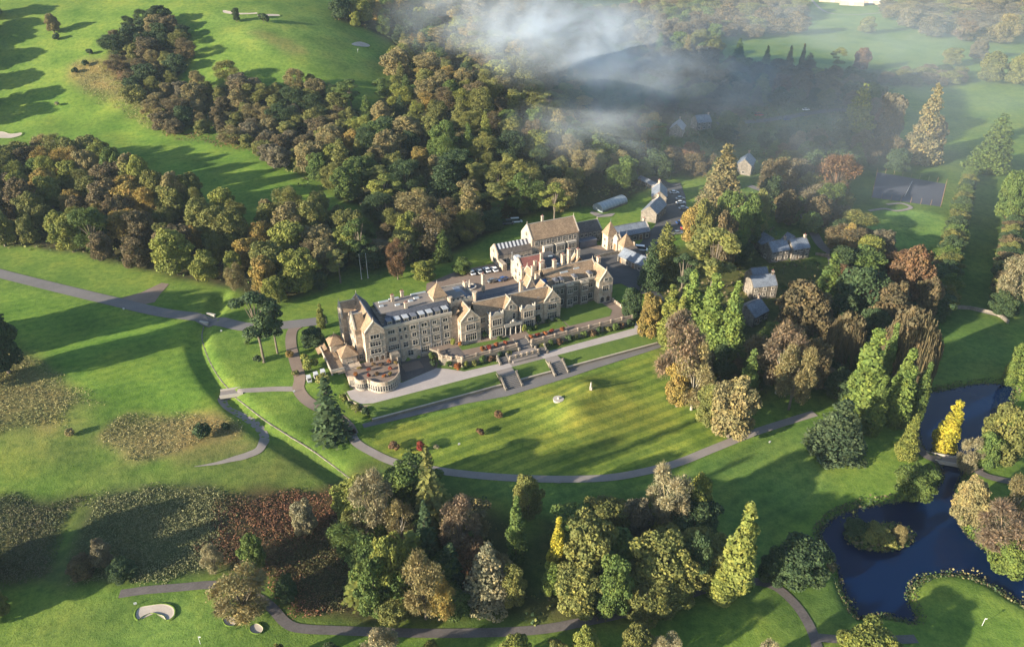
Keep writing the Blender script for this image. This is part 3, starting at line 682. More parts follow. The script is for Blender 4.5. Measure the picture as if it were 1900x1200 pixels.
# balustrade along the terrace edge: plinth, piers and rails with balusters between
def balustrade(pts, z, label, step=4.4, cat='balustrade'):
    e = empty('balustrade', lpos(pts[0][0], pts[0][1], z), AZ); tag(e, label, cat, 'terrace balustrades'); ox, oy = pts[0]
    for (a, b_), (c, d) in zip(pts[:-1], pts[1:]):
        v = Vector((c - a, d - b_)); Ln = v.length; ang = math.atan2(v.y, v.x); n = max(1, round(Ln / step)); q = Ln / n
        pier = MB(); pier.box(-0.24, 0.24, -0.24, 0.24, 0, .95); pier.box(-0.3, 0.3, -0.3, 0.3, .95, 1.06); pm = pier.mesh('pier', M['stone'])
        rl = MB(); rl.box(0.26, q - 0.26, -0.17, 0.17, 0.72, .86); rm = rl.mesh('rail', M['stone']); r2 = MB(); r2.box(0.26, q - 0.26, -0.15, 0.15, 0.0, 0.16); rm2 = r2.mesh('plinth', M['stone'])
        bl = MB(); k = max(2, int((q - 0.6) / 0.4))
        for i in range(k): x = 0.5 + (q - 1.0) * i / (k - 1); bl.box(x - 0.07, x + 0.07, -0.07, 0.07, 0.16, 0.72)
        bmh = bl.mesh('balusters', M['stone'])
        for i in range(n):
            p0 = (a - ox + v.x / Ln * q * i, b_ - oy + v.y / Ln * q * i, 0)
            link('pier', pm, e, p0, ang); link('rail', rm, e, p0, ang); link('plinth', rm2, e, p0, ang); link('balusters', bmh, e, p0, ang)['kind'] = 'stuff'
        link('pier', pm, e, (c - ox, d - oy, 0), ang)
    return e
balustrade([(-16.4, 1.3), (2.4, 1.3)], 0, 'pale stone balustrade left of the stairs, below the red shrubs')
balustrade([(7.6, 1.3), (46.0, 1.3)], 0, 'long pale stone balustrade right of the stairs')
balustrade([(-21.6, 8.6), (-22.1, 6.6), (-21.7, 4.9), (-20.4, 4.3), (-19.4, 2.9), (-17.7, 2.7), (-16.6, 1.5)], 0, 'scalloped bastion balustrade at the left end of the terrace', 1.6)
balustrade([(46.2, 1.3), (46.9, 4.0), (46.4, 9.0), (46.2, 14.0)], 0, 'short balustrade closing the right end of the terrace', 3.0)
balustrade([(47.4, 8.2), (49.4, 5.6), (49.8, 3.2)], -1.0, 'stair parapet beyond the right end of the terrace', 2.5)
# stairs
def stairs(s0, s1, t_top, t_bot, z_top, z_bot, label, n=9, walls=True):
    e = empty('stone_stairs', lpos((s0 + s1) / 2, t_bot, z_bot), AZ); tag(e, label, 'stairs', 'garden stairs')
    w = (s1 - s0) / 2; run = t_top - t_bot; st = MB()
    for i in range(n):
        y0 = run * i / n; zz = (z_top - z_bot) * (i + 1) / n
        mb = MB(); mb.box(-w, w, y0, y0 + run / n, -0.5, zz); mb.build('step', M['asphalt'], e)
    if walls:
        for sg in (-1, 1):
            mb = MB(); x = sg * (w + 0.2)
            slab(mb, (x - 0.2, run, z_top - z_bot + 0.6), (x + 0.2, run, z_top - z_bot + 0.6), (x + 0.2, 0, 0.6), (x - 0.2, 0, 0.6), 0.8); mb.box(x - 0.28, x + 0.28, -0.28, 0.28, -0.4, 1.0); mb.box(x - 0.28, x + 0.28, run - 0.28, run + 0.28, -0.4, z_top - z_bot + 1.0)
            mb.build('parapet', M['stone_grey'], e)
stairs(2.9, 7.1, 4.3, 0.2, 0.0, -1.25, 'upper flight of the central terrace stairs', 6)
T = MB(); T.box(-2.2, 8.0, -3.2, 0.2, -3.2, -1.27); T.box(-1.4, 7.2, -4.0, -3.2, -3.2, -1.9); local_slab('stair_landing', T, M['path'])
balustrade([(-2.0, -3.0), (7.8, -3.0)], -1.27, 'balustrade round the landing of the central stairs', 2.0)
stairs(8.2, 11.0, -0.8, -3.0, -1.27, -2.6, 'right-hand side flight of the central terrace stairs', 4, True)
stairs(-5.2, -2.4, -0.8, -3.0, -1.27, -2.6, 'left-hand side flight of the central terrace stairs', 4, True)
stairs(-8.0, -3.0, -9.2, -13.2, -2.62, -5.0, 'broad lower stairs left of centre down to the gravel walk', 8)
stairs(9.0, 13.2, -9.2, -12.8, -2.62, -5.0, 'lower stairs right of centre down to the gravel walk', 8)

# ------------------------------------------------------------------ the manor house
H = empty('manor_house', lpos(0, 0, 0), AZ)
tag(H, 'long stone country house with many gables, mullioned windows and chimneys above the terraces', 'country house')
zf = -3.0
# west block: gabled range end-on to the garden, cross gables to the west
gable_range(H, -43.7, -37.5, 11.2, 31, zf, 10.8, 14.2, 't', roof='slate')
west = MB(); slab(west, (-44.0, 11.7, 10.75), (-44.0, 30.8, 10.75), (-40.6, 30.8, 14.37), (-40.6, 11.7, 14.37), 0.05); west.build('roof', M['tile'], H)
mb = MB(); mb.box(-45.7, -43.7, 14.5, 24.2, zf, 10.7); mb.build('wall', M['stone'], H)
gable_range(H, -45.7, -42.2, 14.5, 20.6, 9.0, 10.6, 14.6, 's', cop=(1, 0), gables=(1, 0))
gable_range(H, -45.4, -42.2, 20.8, 24.2, 7.0, 10.2, 12.8, 's', cop=(0, 0), gables=(1, 0), roof='slate')
mb = MB(); mb.box(-44.6, -42.3, 19.4, 22.8, 12.1, 12.5); mb.build('lead_flat', M['lead'], H)
gable_range(H, -47.2, -42.0, 24.4, 30.2, zf, 10.2, 14.4, 's', cop=(1, 0), gables=(1, 0))
for z, w, h, n in ((8.5, 2.7, 1.25, 3), (5.9, 3.3, 1.5, 4), (3.3, 3.3, 1.5, 3)): win(H, -40.6, 11.2, z, w, h, n)
for s in (-42.4, -40.6, -38.8): win(H, s, 11.2, -0.1, 1.15, 2.3, 1, 'f', True, 'wood', 'arched_door')
band(H, -43.8, -37.4, 11.2, 2.7); band(H, -43.8, -37.4, 11.2, 7.9, h=0.15); band(H, -43.8, -37.4, 11.2, 5.3, h=0.15)
win(H, -44.7, 14.5, 0.5, 0.9, 1.5, 2); band(H, -45.7, -43.75, 14.5, 2.7); band(H, -45.7, -43.75, 14.5, 8.0)
for t in (16, 18.8): 
    for z in (1.0, 4.2, 7.4): win(H, -45.7, t, z, 1.2, 1.5, 2, 'w')
win(H, -45.7, 17.5, 11.0, 1.0, 1.2, 2, 'w')
for z in (1.0, 4.2, 7.4): win(H, -45.7, 22.4, z, 1.0, 1.5, 2, 'w'); win(H, -47.2, 27.3, z, 2.2, 1.5, 3, 'w')
win(H, -47.2, 27.3, 10.6, 1.1, 1.3, 2, 'w')
# west wing: four storeys under a parapet, slate skirt and flat roof above
mb = MB(); mb.box(-37.5, -15.2, 12.0, 27, zf, 10.5); mb.build('wall', M['stone'], H)
mb = MB(); mb.box(-37.45, -15.2, 11.9, 12.3, 10.5, 11.25); mb.build('parapet', M['coping'], H)
mb = MB()
slab(mb, (-37.6, 12.3, 10.9), (-15.2, 12.3, 10.9), (-15.2, 16.6, 13.3), (-35.0, 16.6, 13.3), 0.15); slab(mb, (-37.6, 27.2, 10.6), (-15.2, 27.2, 10.6), (-15.2, 24.6, 13.3), (-35.0, 24.6, 13.3), 0.15)
mb.build('roof', M['slate'], H)
mb = MB(); mb.box(-37.0, -9.0, 16.6, 24.6, 12.9, 13.36); mb.build('flat_roof', M['flat_roof'], H)
for i, s in enumerate(np.linspace(-35.2, -17, 8)):
    d = MB(); d.box(s - 0.75, s + 0.75, 12.75, 15.4, 10.9, 12.25); dm = d.build('dormer', M['slate'], H)
    k = MB(); k.box(s - 0.9, s + 0.9, 12.6, 15.6, 12.25, 12.4); k.build('dormer_roof', M['lead'] if i % 3 == 0 else M['metal'], dm)
    win(H, s, 12.75, 11.25, 1.1, 0.8, 2)
for z, h, lst in ((8.4, 1.15, [(-35.2, 2.0, 3), (-32.4, .8, 1), (-30.8, .8, 1), (-28.2, 1.6, 2), (-24.6, 1.8, 2), (-21.2, 1.2, 2), (-17.6, 1.5, 2)]),
                  (5.6, 1.35, [(-35.0, 2.2, 3), (-32.2, .8, 1), (-30.6, .8, 1), (-28.0, 1.3, 2), (-24.6, 1.3, 2), (-20.8, 2.0, 3), (-17.4, 1.5, 2)]),
                  (2.6, 1.6, [(-34.8, 3.4, 5), (-30.9, 1.6, 2), (-27.8, 1.6, 2), (-24.4, 1.7, 2), (-20.6, 1.9, 3), (-17.2, 1.7, 2)]),
                  (-0.9, 1.9, [(-34.6, 3.2, 4), (-29.6, 1.6, 2), (-24.6, 2.6, 4), (-20.6, 2.4, 3), (-17.2, 2.0, 3)])):
    for s, w, n in lst: win(H, s, 12.0, z, w, h, n)
band(H, -37.5, -15.3, 12.0, 7.6, h=0.16); band(H, -37.5, -15.3, 12.0, 4.75, h=0.2); band(H, -37.5, -15.3, 12.0, 10.3, h=0.2)
for s in (-32.8, -26.2, -22.6, -19.2):
    mb = MB(); mb.cyl(s, 11.92, -2.5, 10.4, 0.09, n=6); mb.build('downpipe', M['lead'], H)
for s, t, zt in ((-31.0, 22.8, 15.6), (-28.5, 16.9, 15.2), (-27.2, 24.8, 15.2)): chimney(H, s, t, 11.5, zt, 0.9, 0.9, 2)
for s, t, w, d in ((-33.8, 23.6, 3.2, .7), (-30.2, 24.2, 3.2, .7), (-23.6, 21.4, 1.6, 1.0), (-25.8, 20.4, 1.4, 1.0), (-30.4, 19.6, 1.5, .9), (-35.2, 21.0, 1.3, .9), (-22.0, 24.3, 5, .6), (-16.6, 24.3, 3, .6)): skylight(H, s, t, 13.36, w, d)
# stair turret with pyramid roof
mb = MB(); mb.box(-19.4, -15.0, 17.0, 21.4, 12.0, 14.6); mb.build('turret_wall', M['stone'], H)
mb = MB(); mb.pyramid(-19.8, -14.6, 16.6, 21.8, 14.6, 18.6); t_ = mb.build('turret_roof', M['tile'], H)
mb = MB(); mb.cyl(-17.2, 19.2, 18.4, 19.6, .12, .03, 6); mb.build('finial', M['coping'], t_)
# front tower gable left of centre
gable_range(H, -13.4, -6.6, 9.4, 16.0, zf, 8.2, 11.8, 't', cop=(1, 0), gables=(1, 0))
mb = MB(); mb.box(-15.2, -13.4, 12.2, 18, zf, 9.3); mb.build('wall', M['stone'], H)
mb = MB(); slab(mb, (-15.4, 12.0, 9.3), (-15.4, 16.5, 9.3), (-12.6, 16.5, 11.0), (-12.6, 12.0, 11.0), 0.12); mb.build('roof', M['tile'], H)
block(H, -14.4, -5.4, 16.0, 27, zf, 12.6, cren=True)
for s in (-14.2, -5.6):
    mb = MB(); mb.cyl(s, 16.3, 10.0, 13.9, 0.75, n=8); mb.cyl(s, 16.3, 13.9, 14.2, 0.9, n=8); mb.build('corner_turret', M['stone'], H)
mb = MB(); mb.pyramid(-11.6, -7.2, 18.5, 25.4, 12.06, 13.4, flat=0.5); mb.build('lead_roof', M['slate_blue'], H)
for z, w, h, n in ((8.3, 1.7, 0.9, 3), (4.9, 3.1, 1.9, 4), (1.0, 3.7, 2.4, 5)): win(H, -10.0, 9.4, z, w, h, n)
win(H, -13.4, 10.8, 1.2, 0.7, 2.0, 1, 'w'); win(H, -13.4, 10.8, 5.0, 0.7, 1.6, 1, 'w'); band(H, -13.45, -6.55, 9.4, 4.1, h=.16); band(H, -13.45, -6.55, 9.4, 8.0, h=.16)
# central range, double pile
mb = MB(); mb.box(-6.6, 23.3, 11.3, 26.6, zf, 8.0); mb.build('wall', M['stone'], H)
gable_range(H, -7.5, 19.5, 11.3, 16.6, 6, 8.0, 11.6, 's', cop=(0, 0), build_wall=False, gables=(0, 0))
mb = MB(); slab(mb, (-5.4, 16.4, 8.6), (23, 16.4, 8.6), (23, 21.0, 9.3), (-5.4, 21.0, 9.3), 0.2); slab(mb, (-5.4, 26.7, 8.1), (23, 26.7, 8.1), (23, 21.0, 9.3), (-5.4, 21.0, 9.3), 0.2); mb.build('lead_roof', M['slate'], H)
for s in (-5.1, 14.8):
    for z, h in ((5.2, 1.7), (1.2, 2.2)): win(H, s, 11.3, z, 1.7, h, 2)
for s0, s1, tf, ztop in ((-3.6, 1.1, 8.5, 8.7), (7.7, 12.8, 9.0, 8.4)):
    block(H, s0, s1, tf, 12.5, zf, ztop, par=0.5); m_ = (s0 + s1) / 2
    win(H, m_, tf, 4.9, 3.2, 2.0, 4); win(H, m_, tf, 1.0, 3.6, 2.4, 5); band(H, s0 - .05, s1 + .05, tf, 4.2, h=.16)
    mb = MB()
    for i in range(6):
        a0, a1 = i / 6 * math.pi, (i + 1) / 6 * math.pi
        mb.prism([(m_ - 1.1 * math.cos(a0), tf), (m_ - 1.1 * math.cos(a1), tf), (m_ - 1.1 * math.cos(a1), tf + .3), (m_ - 1.1 * math.cos(a0), tf + .3)], ztop, ztop + 0.15 + 0.75 * math.sin((a0 + a1) / 2))
    mb.build('shaped_parapet', M['stone_pale'], H)
    for s in (s0 + .15, s1 - .15):
        mb = MB(); mb.cyl(s, tf + .2, ztop, ztop + .9, .28, .2, 6); mb.cyl(s, tf + .2, ztop + .9, ztop + 1.3, .34, .05, 6); mb.build('pinnacle', M['stone_pale'], H)
    win(H, s0, tf + 1.2, 1.2, .8, 2.0, 1, 'w'); win(H, s0, tf + 1.2, 5.0, .8, 1.6, 1, 'w')
gable_range(H, 2.2, 6.9, 10.4, 14.6, 2, 8.6, 11.7, 't', cop=(1, 0), gables=(1, 0))
win(H, 4.5, 10.4, 8.6, 0.9, 1.2, 2); win(H, 5.6, 10.4, 4.6, 0.9, 2.0, 1)
# porch: balcony on columns with a shaped pediment
mb = MB(); mb.box(1.3, 7.6, 8.3, 10.6, 3.1, 3.6); mb.build('porch_roof', M['stone_pale'], H)
for s in (1.7, 3.5, 5.4, 7.2):
    mb = MB(); mb.cyl(s, 8.55, 0.3, 3.1, .2, .17, 8); mb.box(s - .28, s + .28, 8.27, 8.83, 0, .3); mb.build('porch_column', M['stone_pale'], H)
mb = MB(); mb.box(1.3, 7.6, 8.3, 8.5, 3.6, 4.4); mb.build('balcony_parapet', M['stone_pale'], H)
mb = MB(); mb.prism([(3.4, 8.2), (5.5, 8.2), (5.5, 8.56), (3.4, 8.56)], 4.4, 5.0); mb.cyl(4.45, 8.38, 5.0, 5.5, .5, .3, 8); mb.build('pediment', M['stone_pale'], H)
for s in (2.6, 4.45, 6.3): win(H, s, 11.28 if s == 4.45 else 11.28, .3, 1.2, 2.3, 1, 'f', True, 'glass', 'door')
# gabled wing right of centre
gable_range(H, 16.9, 23.3, 11.0, 20, zf, 7.5, 11.4, 't', cop=(1, 0), gables=(1, 0))
for z, w, h, n in ((7.6, 1.6, 0.8, 3), (4.6, 3.0, 1.8, 4), (1.0, 3.4, 2.2, 5)): win(H, 20.1, 11.0, z, w, h, n)
band(H, 16.85, 23.35, 11.0, 7.3, h=.16)
mb = MB(); mb.pyramid(20.5, 25.0, 20.4, 24.0, 8.2, 9.6, flat=.4); mb.build('roof_tarpaulin', M['blue'], H)
chimney(H, 10.4, 15.0, 9.0, 15.2, 1.1, 1.2, 2); chimney(H, -6.0, 23.5, 9, 14.6, .8, 1.6, 2); chimney(H, 1.5, 26.0, 7, 14.8, .8, 1.4, 2)
chimney(H, 15.5, 24.6, 8, 15.0, 1.0, 1.0, 2); chimney(H, 18.2, 22.0, 8, 16.0, .9, .9, 1)
gable_range(H, 14.8, 18.6, 20.0, 26.5, 6, 8.6, 12.4, 't', cop=(1, 0), gables=(1, 1))
skylight(H, 15.4, 12.6, 9.0, 1.0, 1.0, 'lead')
# east wing, set back
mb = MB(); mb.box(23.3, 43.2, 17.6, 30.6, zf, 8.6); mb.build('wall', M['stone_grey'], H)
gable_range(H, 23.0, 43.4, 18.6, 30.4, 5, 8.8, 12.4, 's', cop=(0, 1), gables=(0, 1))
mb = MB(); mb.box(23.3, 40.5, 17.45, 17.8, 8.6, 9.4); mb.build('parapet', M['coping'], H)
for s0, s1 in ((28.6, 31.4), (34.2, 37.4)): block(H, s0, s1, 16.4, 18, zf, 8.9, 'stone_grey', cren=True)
for z, h in ((5.6, 1.6), (1.2, 2.0)):
    for s, w, n, t in ((25.3, 1.6, 2, 17.6), (27.4, 1.0, 1, 17.6), (30.0, 1.9, 3, 16.4), (32.8, 1.4, 2, 17.6), (35.8, 2.1, 3, 16.4), (38.8, 1.6, 2, 17.6)): win(H, s, t, z, w, h, n)
for s in (25.6, 27.6, 33.0, 39.0):
    d = MB(); d.box(s - .7, s + .7, 18.0, 20.6, 8.8, 10.5); dm = d.build('dormer', M['stone_grey'], H); k = MB(); k.pyramid(s - .85, s + .85, 17.9, 20.7, 10.5, 11.4); k.build('dormer_roof', M['slate'], dm); win(H, s, 18.0, 9.3, .9, .9, 2)
gable_range(H, 40.4, 46.0, 14.6, 22.5, zf, 8.4, 12.2, 't', wall='stone', cop=(1, 0), gables=(1, 1))
for z, w, h, n in ((8.5, 1.6, 0.9, 3), (4.6, 2.4, 1.9, 3)): win(H, 43.2, 14.6, z, w, h, n)
for s in (42.0, 44.4): win(H, s, 14.6, .2, 1.5, 2.2, 1, 'f', True)
band(H, 40.35, 46.05, 14.6, 3.6, h=.18)
for z in (1.2, 4.8): win(H, 46.0, 18.0, z, 1.6, 1.8, 2, 'e')
skylight(H, 30.4, 22.2, 10.9, 3.0, .7); skylight(H, 35.6, 22.6, 11.1, 2.2, .6); skylight(H, 26.8, 26.0, 11.4, 2.4, .8)
for s, t, z in ((27.9, 24.6, 15.2), (32.6, 27.0, 15.4), (37.6, 31.5, 14.6), (45.0, 23.2, 13.5), (24.0, 27.0, 14.0), (41.0, 31.0, 14.2)): chimney(H, s, t, 8, z, 1.0, 1.4, 2)
gable_range(H, 39.6, 43.0, 30.0, 34.0, zf, 8.8, 11.2, 't', cop=(0, 1), gables=(0, 1))
# link and red-roofed cross wing behind
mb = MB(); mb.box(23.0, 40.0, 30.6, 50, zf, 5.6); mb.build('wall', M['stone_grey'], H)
mb = MB(); mb.box(23.0, 40.0, 30.7, 50, 5.6, 5.9); mb.build('flat_roof', M['yard'], H)
gable_range(H, 21.9, 31.5, 36.6, 46.2, zf, 6.4, 9.8, 's', roof='tile_red', cop=(1, 0))
for t in (39.5, 43): 
    for z in (.8, 3.6): win(H, 21.9, t, z, 1.5, 1.5, 2, 'w')
win(H, 21.9, 41.4, 6.8, .8, 1.2, 1, 'w')
gable_range(H, 21.0, 26.0, 30.6, 37.0, zf, 5.2, 8.4, 't', cop=(0, 1), gables=(1, 1), roof='tile')
for s, t, z in ((29.2, 36.8, 12.6), (24.8, 33.2, 11.8), (27.0, 31.4, 12.4)): chimney(H, s, t, 4, z, .9, .9, 1)
skylight(H, 36, 38, 5.9, 2.2, 1.2); skylight(H, 33.5, 34.5, 5.9, 1.6, 1.0); skylight(H, 37.5, 45, 5.9, 1.5, 1.5, 'lead')
mb = MB(); mb.box(24, 26, 47, 49.4, 5.9, 7.4); mb.build('plant_box', M['metal'], H)

# ------------------------------------------------------------------ low garden wing at the west end: bowed rooms under a roof terrace
W = empty('garden_wing', lpos(-44, 4, -2.6), AZ); tag(W, 'low stone garden wing with bowed windows, roof terrace and loggia below the west gable', 'building')
W2 = W; OFF = Vector((-44, 4, -2.6))
class LMB(MB):
    def build(self, name, mats, parent=None, **k):
        o = MB.build(self, name, mats, parent, **k)
        if parent == W: o.location = o.location - OFF
        return o
def lwin(*a, **k):
    o = win(W, *a, **k); o.location = o.location - OFF; return o
def arc(cs, ct, r, a0, a1, n): return [(cs + r * math.cos(math.radians(a0 + (a1 - a0) * i / n)), ct + r * math.sin(math.radians(a0 + (a1 - a0) * i / n))) for i in range(n + 1)]
outline = [(-51.2, 13.5), (-51.2, 5.4), (-49.6, 4.6)] + arc(-47.6, 3.6, 2.0, 170, 300, 8) + [(-46.2, 1.0)] + arc(-41.6, 2.4, 4.6, 195, 330, 14) + [(-36.4, 1.6), (-34.6, 9.5), (-33.6, 12.0), (-37.4, 11.8), (-46, 11.8), (-46, 13.5)]
mb = LMB(); mb.prism(outline, -3.2, 0.55, 0, 1); mb.build('wall', [M['stone'], M['gravel']], W)
pp = LMB()
for i in range(1, len(outline) - 4):
    (a, b_), (c, d) = outline[i], outline[i + 1]; v = Vector((c - a, d - b_)); v.normalize(); nn = Vector((-v.y, v.x)) * 0.3
    pp.prism([(a - v.x * .02, b_ - v.y * .02), (c, d), (c + nn.x, d + nn.y), (a + nn.x, b_ + nn.y)], 0.56, 1.2)
pp.build('parapet', M['stone'], W)
band_ = LMB()
for i in range(len(outline) - 6):
    (a, b_), (c, d) = outline[i + 1], outline[i + 2]; v = Vector((c - a, d - b_)); Ln = v.length
    if Ln < 0.3: continue
    mx, my = (a + c) / 2, (b_ + d) / 2; o = link('window', win_mesh(round(min(Ln * 0.62, 3.0), 1), 1.7, 1 if Ln < 1.6 else 4), W, (mx - OFF.x, my - OFF.y, -1.9 - OFF.z)); o.rotation_euler = (0, 0, math.atan2(v.y, v.x))
for s in (-38.9, -38.0, -36.9):
    pass
# pavilions
def pavilion(s0, s1, t0, t1, z0, z1, zp):
    mb = LMB(); mb.box(s0, s1, t0, t1, z0, z1); mb.build('pavilion_wall', M['stone'], W)
    mb = LMB(); mb.pyramid(s0 - .45, s1 + .45, t0 - .45, t1 + .45, z1, zp); mb.build('pavilion_roof', M['tile'], W)
    c, d = (s0 + s1) / 2, (t0 + t1) / 2
    mb = LMB(); mb.cyl(c, d, zp - .15, zp + .7, .12, .03, 6); mb.build('finial', M['coping'], W)
    lwin(c, t0, (z0 + z1) / 2 - .1, 1.6, 1.1, 3); lwin(s0, d, (z0 + z1) / 2 - .1, 1.6, 1.1, 3, 'w')
pavilion(-51.0, -46.4, 12.6, 17.2, -2.6, 3.5, 6.3)
pavilion(-52.6, -48.8, 20.2, 24.4, -2.6, 4.0, 6.8)
# loggia on the west side
mb = LMB(); mb.prism([(-55.2, 24.5), (-55.2, 9.6), (-52.0, 9.2), (-51.2, 9.2), (-51.2, 24.5)], 0.9, 1.4, 0, 1); mb.build('loggia_roof', [M['stone'], M['tile']], W)
mb = LMB(); mb.prism([(-53.2, 24.5), (-53.2, 9.6), (-46.0, 9.2), (-46.0, 24.5)], -3.2, 0.9, 0); mb.build('wall', M['stone'], W)
for t in np.linspace(9.9, 24.2, 8):
    mb = LMB(); mb.box(-55.2, -54.7, t - .25, t + .25, -3.2, 0.9); mb.build('loggia_pier', M['stone_pale'], W)
mb = LMB(); mb.box(-55.25, -55.0, 9.6, 24.5, 1.4, 2.1); mb.box(-55.25, -51.2, 9.4, 9.65, 1.4, 2.1); mb.build('parapet', M['coping'], W)
gable_o = LMB(); slab(gable_o, (-56.5, 21.5, 1.2), (-53.5, 21.5, 2.4), (-53.5, 25.5, 2.4), (-56.5, 25.5, 1.2), .2); gable_o.build('porch_roof', M['tile'], W)
mb = LMB(); mb.box(-36.6, -33.7, 9.4, 12.0, -3.2, 2.2); mb.box(-36.4, -33.9, 9.6, 11.9, 2.2, 2.35, 0); mb.build('side_room', M['stone_grey'], W)

# ------------------------------------------------------------------ hall range behind, with glazed lean-to
def at_local(name, s, t, z, label, cat, group=None):
    e = empty(name, lpos(s, t, z), AZ); tag(e, label, cat, group); inner = empty('unused') if False else None
    return e
class Shift:
    """build in the house's axes under a parent that stands elsewhere in them"""
    def __init__(self, e, s, t, z): self.e, self.o, self.before = e, Vector((s, t, z)), None
    def __enter__(self): self.before = set(self.e.children); return self.e
    def __exit__(self, *a):
        for c in self.e.children:
            if c not in self.before: c.location = c.location - self.o
e = at_local('hall_range', 46, 58, 0, 'tall stone hall with steep brown roof and big mullioned bays behind the main house', 'building')
with Shift(e, 46, 58, 0):
    gable_range(e, 36, 57.2, 57.8, 67.6, -1, 7.8, 12.6, 's')
    for s in np.linspace(38, 55.4, 8): win(e, s, 57.8, 5.4, 1.2, 1.5, 2)
    for s in (42.6, 48.0, 53.2):
        mb = MB(); mb.box(s - 2.0, s + 2.0, 56.2, 57.8, -1, 4.6); mb.box(s - 2.1, s + 2.1, 56.1, 57.7, 4.6, 4.9); mb.build('bay', M['stone_pale'], e)
        win(e, s, 56.2, 2.1, 3.3, 2.0, 5); win(e, s, 56.2, .1, 2.0, 1.0, 3)
    win(e, 36, 62.7, 8.0, 1.1, 1.6, 2, 'w'); win(e, 36, 60.2, 3.0, 1.2, 1.5, 2, 'w'); win(e, 38.3, 57.8, 1.6, 1.4, 1.5, 2)
    chimney(e, 44.2, 65.2, 8, 14.0, .8, .8, 1)
e = at_local('glazed_hall', 27.5, 60, 0, 'low stone range with a blue-white striped glazed roof left of the tall hall', 'building')
with Shift(e, 27.5, 60, 0):
    mb = MB(); mb.box(21, 36, 57.4, 64.0, -1, 4.2); mb.build('wall', M['stone'], e)
    mb = MB(); mb.box(20.9, 21.4, 57.2, 64.2, -1, 5.0); mb.face([(20.9, 57.2, 5), (20.9, 64.2, 5), (20.9, 60.7, 8.2)]); mb.face([(21.4, 57.2, 5), (21.4, 60.7, 8.2), (21.4, 64.2, 5)]); mb.face([(20.9, 57.2, 5), (20.9, 60.7, 8.2), (21.4, 60.7, 8.2), (21.4, 57.2, 5)]); mb.face([(20.9, 64.2, 5), (21.4, 64.2, 5), (21.4, 60.7, 8.2), (20.9, 60.7, 8.2)]); mb.build('gable_wall', M['stone'], e)
    mb = MB(); slab(mb, (21.4, 57.3, 4.3), (36, 57.3, 4.3), (36, 59.0, 6.2), (21.4, 59.0, 6.2), .15); slab(mb, (21.4, 64.1, 4.3), (36, 64.1, 4.3), (36, 60.7, 7.8), (21.4, 60.7, 7.8), .15); mb.build('roof', M['tile_grey'], e)
    for i in range(18):
        a = 21.6 + i * 0.8; mb = MB(); slab(mb, (a, 59.0, 6.2), (a + 0.78, 59.0, 6.2), (a + 0.78, 60.7, 7.9), (a, 60.7, 7.9), .12); mb.build('roof_pane', M['white'] if i % 2 else M['slate'], e)
    win(e, 20.9, 60.7, 4.6, 1.0, 1.4, 2, 'w'); win(e, 20.9, 60.7, .8, 2.0, 2.0, 2, 'w', True)
    for s in (24, 27, 30, 33): win(e, s, 57.4, 1.2, 1.2, 1.4, 2)
    mb = MB(); mb.box(20.6, 22.4, 52.0, 57.2, -1, 3.0); mb.build('yard_wall', M['stone'], e)
e = at_local('kitchen_range', 63, 64, 0, 'dark shaded two-storey range between the tall hall and the gatehouse', 'building')
with Shift(e, 63, 64, 0):
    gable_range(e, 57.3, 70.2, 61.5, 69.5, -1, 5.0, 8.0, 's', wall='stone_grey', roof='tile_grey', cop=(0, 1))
    for s in np.linspace(58.8, 68.6, 6):
        for z in (.8, 3.2): win(e, s, 61.5, z, 1.0, 1.2, 2)
    mb = MB(); mb.box(58, 66, 58.2, 61.5, -1, 2.6); mb.box(57.9, 66.1, 58.1, 61.5, 2.6, 2.8); mb.build('lean_to', M['lead'], e)
e = at_local('gatehouse', 70, 50, 0, 'little gatehouse with two pyramid-roofed towers and an archway beside the yard', 'gatehouse')
with Shift(e, 70, 50, 0):
    for s0, s1, t0, t1, z1, zp in ((67.0, 71.2, 51.6, 55.8, 6.4, 11.6), (70.2, 74.4, 44.6, 48.6, 3.8, 8.6)):
        mb = MB(); mb.box(s0, s1, t0, t1, -1, z1); mb.build('tower_wall', M['stone'], e)
        mb = MB(); mb.pyramid(s0 - .4, s1 + .4, t0 - .4, t1 + .4, z1, zp); r_ = mb.build('tower_roof', M['tile'], e)
        mb = MB(); mb.cyl((s0 + s1) / 2, (t0 + t1) / 2, zp - .2, zp + 1.6, .1, .03, 6); mb.build('finial', M['lead'], r_)
        for z in (.8, 3.6): 
            if z + 1.3 < z1 + .2: win(e, s0, (t0 + t1) / 2, z, 1.0, 1.1, 2, 'w'); win(e, (s0 + s1) / 2, t0, z, 1.0, 1.1, 2)
    mb = MB(); mb.box(69.4, 71.4, 48.6, 51.6, 3.2, 5.6); mb.box(69.4, 71.4, 48.6, 49.2, -1, 3.2); mb.box(69.4, 71.4, 51.0, 51.6, -1, 3.2); mb.build('arch_wall', M['stone_pale'], e)
    mb = MB(); mb.box(69.5, 69.8, 49.2, 51.0, 0, 3.2); mb.build('gate', M['wood'], e)
    gable_range(e, 69.6, 71.3, 48.4, 51.8, 5.4, 5.6, 6.8, 's', cop=(1, 1))
    mb = MB(); mb.box(74.6, 75.0, 44.0, 46, -1, 5.2); mb.build('buttress', M['stone'], e)
    mb = MB(); mb.box(70, 75, 38.6, 44.4, -1, 2.4); slab(mb, (69.7, 38.2, 2.3), (75.2, 38.2, 2.3), (75.2, 44.6, 3.9), (69.7, 44.6, 3.9), .2, 1); mb.build('lodge_shed', [M['stone_grey'], M['tile_grey']], e)
    mb = MB(); mb.box(58.5, 69.5, 47.0, 47.5, -1, 1.4); mb.build('court_wall', M['stone_grey'], e)

